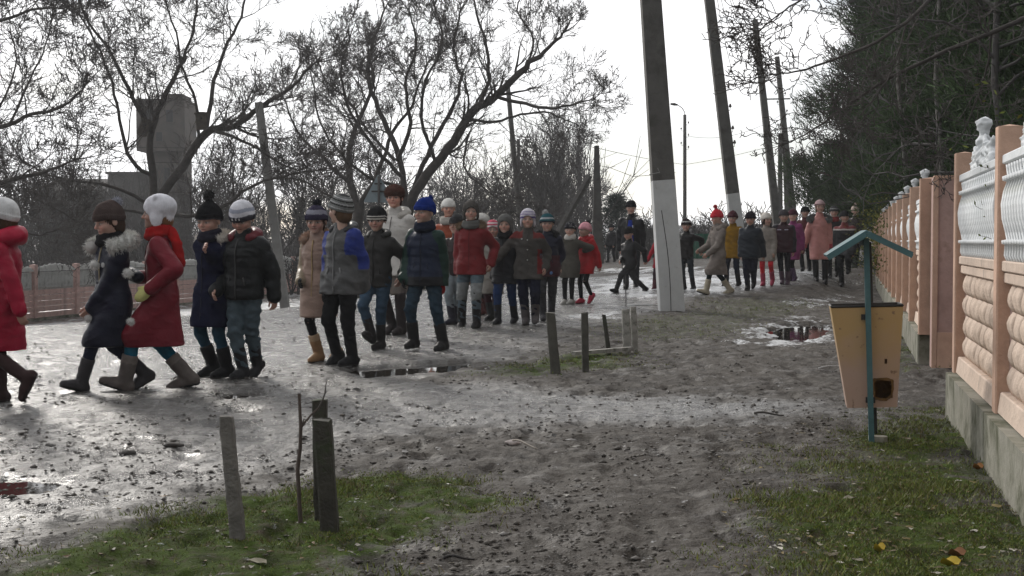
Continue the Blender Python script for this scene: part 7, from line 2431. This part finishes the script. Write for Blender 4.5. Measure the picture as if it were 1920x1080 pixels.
person('boy with a bright blue knit hat and navy jacket with dark green sleeves',
       feet=((776, 652, 0), (831, 656, 0)), pelvis=798, crown=374, yaw=4, head=38, dy=(0, -.05),
       coat=dict(col=(0.012, 0.020, 0.046), len=.435, quilt=.008, qs=.085, bulk=1.16, paint=[sleeves((0.010, 0.032, 0.024)), zone(.43, .50, (0.012, .012, .014))]), scarf=dict(col=(.012, .016, .03)),
       legs=dict(col=(0.022, 0.040, 0.058), thin=1.02, fold=.011), boots=dict(type='boot', col=(0.018, 0.017, 0.017), bulk=1.1),
       hat=dict(col=(0.006, 0.022, 0.15), tall=.10, slouch=.16, pom=(0.006, .022, .15), pompos=(0, .42, .66), pomr=.14),
       hands=((758, 522, 0), (831, 535, -.02)), glove=(('glove', BLK), ('glove', (0.25, .02, .02))), seed=10)

person('woman in a white knit hat and orange jacket, behind the blue hat boy',
       feet=((852, 592, 0), (868, 588, 0)), pelvis=842, crown=374, yaw=5, head=-8, tone=(.5, .27, .2),
       coat=dict(col=(0.32, 0.065, 0.025), len=.40), legs=dict(col=BLK), boots=dict(col=BLK), hat=dict(col=(0.66, 0.65, 0.62), bands=[(.17, .20, (.4, .4, .38))]),
       scarf=dict(col=(.35, .33, .3)), seed=11)
person('child in a dark peaked cap, mostly hidden behind the boy in red',
       feet=((848, 607, 0), (858, 604, 0)), pelvis=858, crown=404, yaw=25, head=30,
       coat=dict(col=(0.03, .02, .02), len=.46), legs=dict(col=(0.17, .20, .215)), boots=dict(col=(.02, .02, .03)), hat=dict(kind='cap', col=(0.03, .03, .032), nocuff=True),
       hair=dict(col=(.04, .025, .015)), seed=12)

person('boy in a red jacket with fur hood and patched jeans, holding hands',
       feet=((867, 613, 0), (894, 614, 0)), pelvis=884, crown=378, yaw=2, head=-4, hpitch=-4,
       coat=dict(col=(0.18, 0.010, 0.013), len=.43, quilt=.004, qs=.09, bulk=1.08, mat='puffer'), fur=dict(col=(0.20, 0.14, 0.09), r=.024, wide=.10, open=2.1),
       scarf=dict(col=(.1, .1, .095)), legs=dict(col=(0.085, 0.115, 0.135), thin=1.08, paint=[lambda e, C_: C_.__setitem__((e['zf'] < .36) & (e['zf'] > .22), np.array((.19, .20, .20)))]),
       boots=dict(type='tall', col=(0.016, .015, .015)), hat=dict(col=(0.065, 0.06, 0.055), flaps=True), hands=((858, 520, .1), (921, 494, -.02)), seed=13)

person('child in a fluffy white hat with a pale coat, half hidden behind the red jacket',
       feet=((902, 590, 0), (912, 588, 0)), pelvis=903, crown=402, yaw=10, head=50,
       coat=dict(col=(0.30, .28, .25), len=.30), legs=dict(col=BLK), boots=dict(col=(.1, .03, .03)), hat=dict(kind='fur', col=(0.62, 0.61, 0.58), nocuff=True, zb=.05), seed=14)
person('small child in a pink and white striped hat, half hidden behind others',
       feet=((920, 600, 0), (931, 597, 0)), pelvis=925, crown=414, yaw=5, head=0,
       coat=dict(col=(0.27, .25, .22), len=.28), legs=dict(col=(.04, .015, .02)), boots=dict(col=(.02, .02, .02)),
       hat=dict(col=(0.45, 0.09, 0.13), bands=[(.1, .2, (.6, .55, .55)), (.30, .38, (.6, .55, .55))], flaps=True), hair=dict(col=(.12, .07, .04)), seed=15)
person('boy in a black jacket and grey ear-flap hat, behind the held hands',
       feet=((934, 607, 0), (966, 603, 0)), pelvis=948, crown=403, yaw=6, head=8,
       coat=dict(col=(0.014, 0.015, 0.019), len=.38, bulk=1.08), legs=dict(col=(0.018, 0.040, 0.11), thin=1.02), boots=dict(col=(.02, .02, .024)), scarf=dict(col=BLK),
       hat=dict(col=(0.10, 0.10, 0.095), flaps=True), hands=((925, 520, .08), (978, 520, .08)), seed=16)
def ex16(p):
    for z in (.745, .66, .57):
        chest_badge(p, (.45, .45, .42), 0.0, z, .006)
    chest_badge(p, (.4, .4, .4), -.05, .755, .008)
person('boy in a grey jacket with red shoulders and a white and purple striped hat',
       feet=((986, 608, 0), (1004, 603, 8)), pelvis=990, crown=393, yaw=-4, head=2,
       coat=dict(col=(0.088, 0.082, 0.075), len=.40, bulk=1.16, mat='wool', fold=.009, paint=[lambda e, C_: C_.__setitem__((e['zf'] > .762) & (np.abs(e['V'][:, 0]) > .045 * e['S']), np.array((.13, .028, .026))), side((.15, .02, .02), .088, .45, .66, sgn=1)]),
       legs=dict(col=(0.012, .014, .028), thin=1.15), boots=dict(type='boot', col=(0.08, .07, .07), bulk=1.1), scarf=None,
       hat=dict(col=(0.50, 0.48, 0.53), zb=.02, flaps=True, bands=[(.05, .16, (.10, .07, .20)), (.24, .30, (.14, .10, .26)), (.38, .43, (.2, .17, .3))]),
       hands=((923, 494, -.02), (1023, 502, -.03)), extras=ex16, seed=17)
person('boy in a navy and maroon jacket, teal hat, with a pale blue mitten',
       feet=((1019, 600, 0), (1034, 597, 0)), pelvis=1026, crown=402, yaw=-6, head=0,
       coat=dict(col=(0.014, 0.016, 0.034), len=.42, bulk=1.15, paint=[zone(.42, .62, (.05, .012, .018))]), fur=dict(col=(.02, .02, .022), r=.026, wide=.09, open=2.2),
       legs=dict(col=(0.05, .05, .055), thin=1.05), boots=dict(col=(.05, .05, .055)),
       hat=dict(col=(0.02, 0.075, 0.09), bands=[(.19, .30, (.3, .32, .33)), (.0, .1, (.03, .03, .04))], pom=(.5, .5, .5), pompos=(-.12, .1, .70), pomr=.2),
       hands=((1000, 530, .1), (1041, 500, -.04)), glove=(None, ('mitten', (0.14, .25, .5))), seed=18)
person('child in an olive grey coat, white scarf, black patterned hat and pale shoes',
       feet=((1060, 567, 10), (1072, 574, 0)), pelvis=1070, crown=417, yaw=18, head=12, dist=22.4,
       coat=dict(col=(0.082, 0.076, 0.064), len=.33, bulk=1.1, mat='wool'), scarf=dict(col=(.42, .40, .37)), legs=dict(col=BLK, thin=.85, name='leggings'),
       boots=dict(type='shoe', col=(.32, .31, .29)), hat=dict(col=(.02, .02, .024), spot=(.3, .3, .3)), hands=((1052, 505, 0), (1096, 470, .12)), seed=19)
person('girl in a scarlet coat, pink hat with a black pompom and raspberry boots',
       feet=((1090, 572, 0), (1112, 559, 42)), pelvis=1098, crown=418, yaw=42, head=60, dist=22.6, dy=(0, .05),
       coat=dict(col=(0.42, 0.010, 0.016), len=.375, bulk=1.1, quilt=.005, qs=.09), legs=dict(col=BLK, thin=.8, name='leggings'), hood=dict(col=(.34, .010, .016), r=.05),
       boots=dict(type='shoe', col=(.38, .03, .06)), hat=dict(col=(.62, .30, .34), pom=(.02, .02, .02), pompos=(0, .3, .6), pomr=.2),
       hands=((1080, 500, .1), (1127, 508, -.02)), seed=20)
def ex_man(p):
    # blue shirt shown between the open jacket fronts, with a small white print
    S = p['S']; z0 = p['pel'][2]; pts = []
    f = Field((-.12 * S, -.2 * S, z0 - .02 * S), (.12 * S, .1 * S, p['zs'](.83)[2]), .017)
    f.loft([(z0, .065 * S, .108 * S, 0, 0), (p['zs'](.70)[2], .062 * S, .112 * S, 0, 0), (p['zs'](.79)[2], .040 * S, .088 * S, 0, 0)], k=0)
    V, F_ = f.mesh()
    obj_of('shirt', mesh_np('shirt', V, F_, M['wool'], np.tile(np.array((.012, .035, .26)), (len(V), 1))), p['root'])
    mb = MB(); mb.box((.03 * S, -.0965 * S, p['zs'](.715)[2]), (.014 * S, .006 * S, .03 * S), ch=.003 * S)
    obj_of('shirt_print', mesh_np('shirt_print', np.array(mb.v), mb.f, M['wool'], np.tile(np.array((.55, .55, .55)), (len(mb.v), 1)), smooth=False), p['root'])
    zz = p['pel'][2] + .03 * S
    for s_ in (-1, 1):
        mb = MB(); mb.tube([(s_ * .050 * S, -.082 * S, zz), (s_ * .046 * S, -.092 * S, p['zs'](.66)[2]), (s_ * .034 * S, -.080 * S, p['zs'](.79)[2])], [.012 * S, .014 * S, .014 * S], n=6)
        obj_of('jacket_front', mesh_np('jacket_front', np.array(mb.v), mb.f, M['leather'], np.tile(np.array((.02, .02, .022)), (len(mb.v), 1))), p['root'])
person('tall man in an open black jacket over a blue shirt and a black hat',
       feet=((1174, 556, 0), (1193, 553, 0)), pelvis=1183, crown=377, yaw=-4, head=4, hpitch=4, dist=26.6,
       coat=dict(col=(0.014, .015, .017), len=.45, bulk=1.22, zip=False, mat='puffer', fold=.010), legs=dict(col=(.025, .026, .03), thin=1.1), boots=dict(col=BLK),
       hat=dict(col=(.012, .012, .014)), hands=((1162, 470, .12, (-.9, .4, 0)), (1204, 470, .14, (.9, .4, 0))), extras=ex_man, seed=21)
person('boy all in black striding in front of the tall man in the blue shirt',
       feet=((1212, 554, 30), (1154, 552, -16)), pelvis=1180, crown=426, yaw=52, head=40, hpitch=14, dist=25.4, dy=(.1, -.1),
       coat=dict(col=(0.013, .013, .014), len=.42, bulk=1.1, fold=.009), legs=dict(col=(.03, .03, .032), thin=1.05), boots=dict(col=BLK), hat=dict(col=(.014, .013, .013)),
       hands=((1163, 490, -.1), (1210, 488, .02)), seed=22)
person('child in a crimson coat, mostly hidden behind the white painted pole',
       feet=((1228, 556, 25), (1248, 556, 0)), pelvis=1238, crown=431, yaw=40, head=40, dist=26,
       coat=dict(col=(0.42, .012, .03), len=.36), legs=dict(col=(.04, .02, .03)), boots=dict(col=(.09, .02, .03)), hat=dict(col=(.5, .45, .45)), hands=((1213, 491, .0), None), seed=23)
person('grown-up in a dark coat far behind the tall man, beside the spruce',
       feet=((1140, 500, 0), (1153, 497, 0)), pelvis=1147, crown=421, yaw=20, head=30, dist=50,
       coat=dict(col=(0.014, .014, .016), len=.42, bulk=1.15), legs=dict(col=(.02, .02, .024)), boots=dict(col=BLK), hat=dict(col=BLK), hands=((1133, 468, -.1), None), seed=24)
person('boy in a black jacket and white-edged cap just beside the white pole',
       feet=((1283, 549, 0), (1301, 545, 22)), pelvis=1287, crown=411, yaw=14, head=10, dist=25.6,
       coat=dict(col=(.015, .013, .013), len=.44, bulk=1.1), legs=dict(col=(.025, .03, .035)), boots=dict(col=BLK), hat=dict(col=(.03, .02, .02), bands=[(.22, .30, (.5, .5, .5))]),
       hands=((1272, 495, 0), (1316, 470, .0)), seed=25)
person('girl in a long grey beige coat and a tall coral red pompom hat, striding left',
       feet=((1371, 541, 20), (1322, 547, -18)), pelvis=1346, crown=395, yaw=72, head=80, hpitch=12, dist=24.4, dy=(.12, -.12),
       coat=dict(col=(0.235, .205, .185), len=.265, bulk=1.05, mat='wool', flare=1.1), hood=dict(col=(.22, .19, .17), r=.055), legs=dict(col=(.012, .02, .02), thin=.8, name='leggings'),
       boots=dict(col=(.38, .34, .26)), hat=dict(col=(.5, .03, .045), tall=.22, slouch=.02, pom=(.5, .03, .045), pompos=(0, .04, .90), pomr=.19),
       hands=((1312, 470, .05), (1328, 476, -.16)), seed=26)
person('child in a mustard yellow jacket and maroon hat behind the coral hat girl',
       feet=((1362, 541, 0), (1386, 535, 25)), pelvis=1374, crown=397, yaw=35, head=20, dist=26.2,
       coat=dict(col=(.26, .14, .012), len=.38, bulk=1.1, mat='wool'), legs=dict(col=(.015, .018, .03)), boots=dict(col=BLK), hat=dict(col=(.06, .018, .025), tall=.1), hands=((1352, 490, .1), (1393, 485, -.05)), seed=27)
person('boy in a navy jacket and dark hat, in front of the second pole',
       feet=((1402, 538, 0), (1414, 535, 0)), pelvis=1407, crown=398, yaw=14, head=24, hpitch=8, dist=25.2,
       coat=dict(col=(.014, .020, .030), len=.42, bulk=1.25), legs=dict(col=(.011, .012, .022), thin=1.15), boots=dict(col=BLK), hat=dict(col=(.018, .014, .018)),
       hands=((1388, 485, -.02), (1432, 480, 0)), seed=28)
person('girl in a white knit hat, pale grey coat and bright red leggings',
       feet=((1431, 534, 0), (1449, 529, 28)), pelvis=1437, crown=400, yaw=10, head=-26, dist=26,
       coat=dict(col=(.30, .27, .24), len=.345, bulk=1.0, mat='wool'), legs=dict(col=(.50, .02, .03), thin=.85, name='leggings'), boots=dict(type='boot', col=(.34, .05, .09)),
       hat=dict(col=(.60, .56, .51), tall=.05, slouch=.2, pom=(.6, .56, .5), pompos=(-.1, .45, .5), pomr=.2), hair=dict(col=(.03, .02, .015), side=True, braid=True), seed=29)
def ex30(p):
    S = p['S']
    for s_ in (-1, 1):
        mb = MB(); z = p['zs'](.745); mb.box((s_ * .048 * S, z[1] - .098 * S, z[2]), (.05 * S, .012 * S, .014 * S))
        obj_of('reflective_strip', mesh_np('reflective_strip', np.array(mb.v), mb.f, M['wool'], np.tile(np.array((.42, .40, .5)), (len(mb.v), 1)), smooth=False), p['root'])
person('boy in a dark maroon jacket with two pale chest stripes',
       feet=((1467, 533, 0), (1477, 529, 8)), pelvis=1469, crown=394, yaw=0, head=-4, dist=26.4,
       coat=dict(col=(.045, .014, .022), len=.43, bulk=1.25, paint=[sleeves((.02, .016, .022))]), legs=dict(col=(.012, .012, .016), thin=.9), boots=dict(col=(.09, .06, .085)),
       hat=dict(col=(.05, .045, .05)), extras=ex30, seed=30)
person('girl in a purple pink coat behind the boy with chest stripes',
       feet=((1491, 528, 30), (1480, 524, 0)), pelvis=1487, crown=393, yaw=20, head=18, dist=27.4,
       coat=dict(col=(.25, .045, .16), len=.30, bulk=1.05), legs=dict(col=BLK, thin=.85), boots=dict(col=(.08, .05, .10)), hat=dict(col=(.06, .02, .03)), seed=31)
person('person in a dark red jacket between the purple coat and the pink coat',
       feet=((1505, 517, 0), (1518, 514, 0)), pelvis=1509, crown=388, yaw=8, head=0, dist=31,
       coat=dict(col=(.09, .012, .014), len=.44), legs=dict(col=BLK), boots=dict(col=BLK), hat=dict(col=BLK), seed=32)
def ex33(p):
    fur_ball('fur_pompom', p['wr'][1] + np.array([-.02, -.02, -.06]), .075, (.14, .135, .13), p['root'], 5, n=150, fine=False)
person('girl in a light pink long coat with a big grey fur collar',
       feet=((1530, 522, 8), (1547, 519, 0)), pelvis=1536, crown=376, yaw=0, head=4, dist=28,
       coat=dict(col=(.56, .26, .235), len=.30, bulk=1.05, fold=.006, paint=[cuffs((.30, .03, .05), .84)]), fur=dict(col=(.13, .135, .13), r=.034, wide=.115, open=2.3, z=-.02),
       legs=dict(col=(.012, .012, .014), thin=.9, name='leggings'), boots=dict(type='tall', col=(.015, .015, .016)), hat=dict(col=(.46, .33, .33), zb=.16, bands=[(.0, .12, (.30, .2, .2))]), hair=dict(col=(.12, .07, .04), side=True), zip_col=(.25, .1, .1),
       hands=((1506, 468, -.05), (1556, 462, -.05)), glove=(('mitten', (.10, .03, .035)), ('mitten', (.2, .03, .05))), extras=ex33, seed=33)
person('boy in a black jacket and grey striped hat right of the pink coat',
       feet=((1556, 515, 0), (1569, 513, 0)), pelvis=1563, crown=387, yaw=6, head=8, dist=31,
       coat=dict(col=(.022, .016, .018), len=.43, bulk=1.1), legs=dict(col=BLK), boots=dict(col=BLK), hat=dict(col=(.05, .05, .05), bands=[(.2, .3, (.22, .22, .22))]), scarf=dict(col=(.2, .03, .03)), seed=34)
person('boy in a black jacket with a red yoke and white chest line',
       feet=((1579, 515, 0), (1591, 511, 12)), pelvis=1583, crown=396, yaw=4, head=2, dist=30,
       coat=dict(col=(.018, .018, .02), len=.42, bulk=1.2, paint=[zone(.755, .775, (.4, .38, .36), True), zone(.775, .9, (.16, .03, .03), True)]), legs=dict(col=BLK, thin=1.1), boots=dict(col=BLK),
       hat=dict(col=(.02, .02, .022)), seed=35)
person('person in a white pompom hat and dark coat at the end of the line',
       feet=((1601, 502, 0), (1607, 500, 0)), pelvis=1603, crown=386, yaw=8, head=8, dist=34,
       coat=dict(col=(.035, .024, .022), len=.40, bulk=1.15), legs=dict(col=BLK), boots=dict(col=BLK), hat=dict(col=(.52, .42, .36), pom=(.6, .5, .44), pompos=(.05, .1, .72), pomr=.22), seed=36)
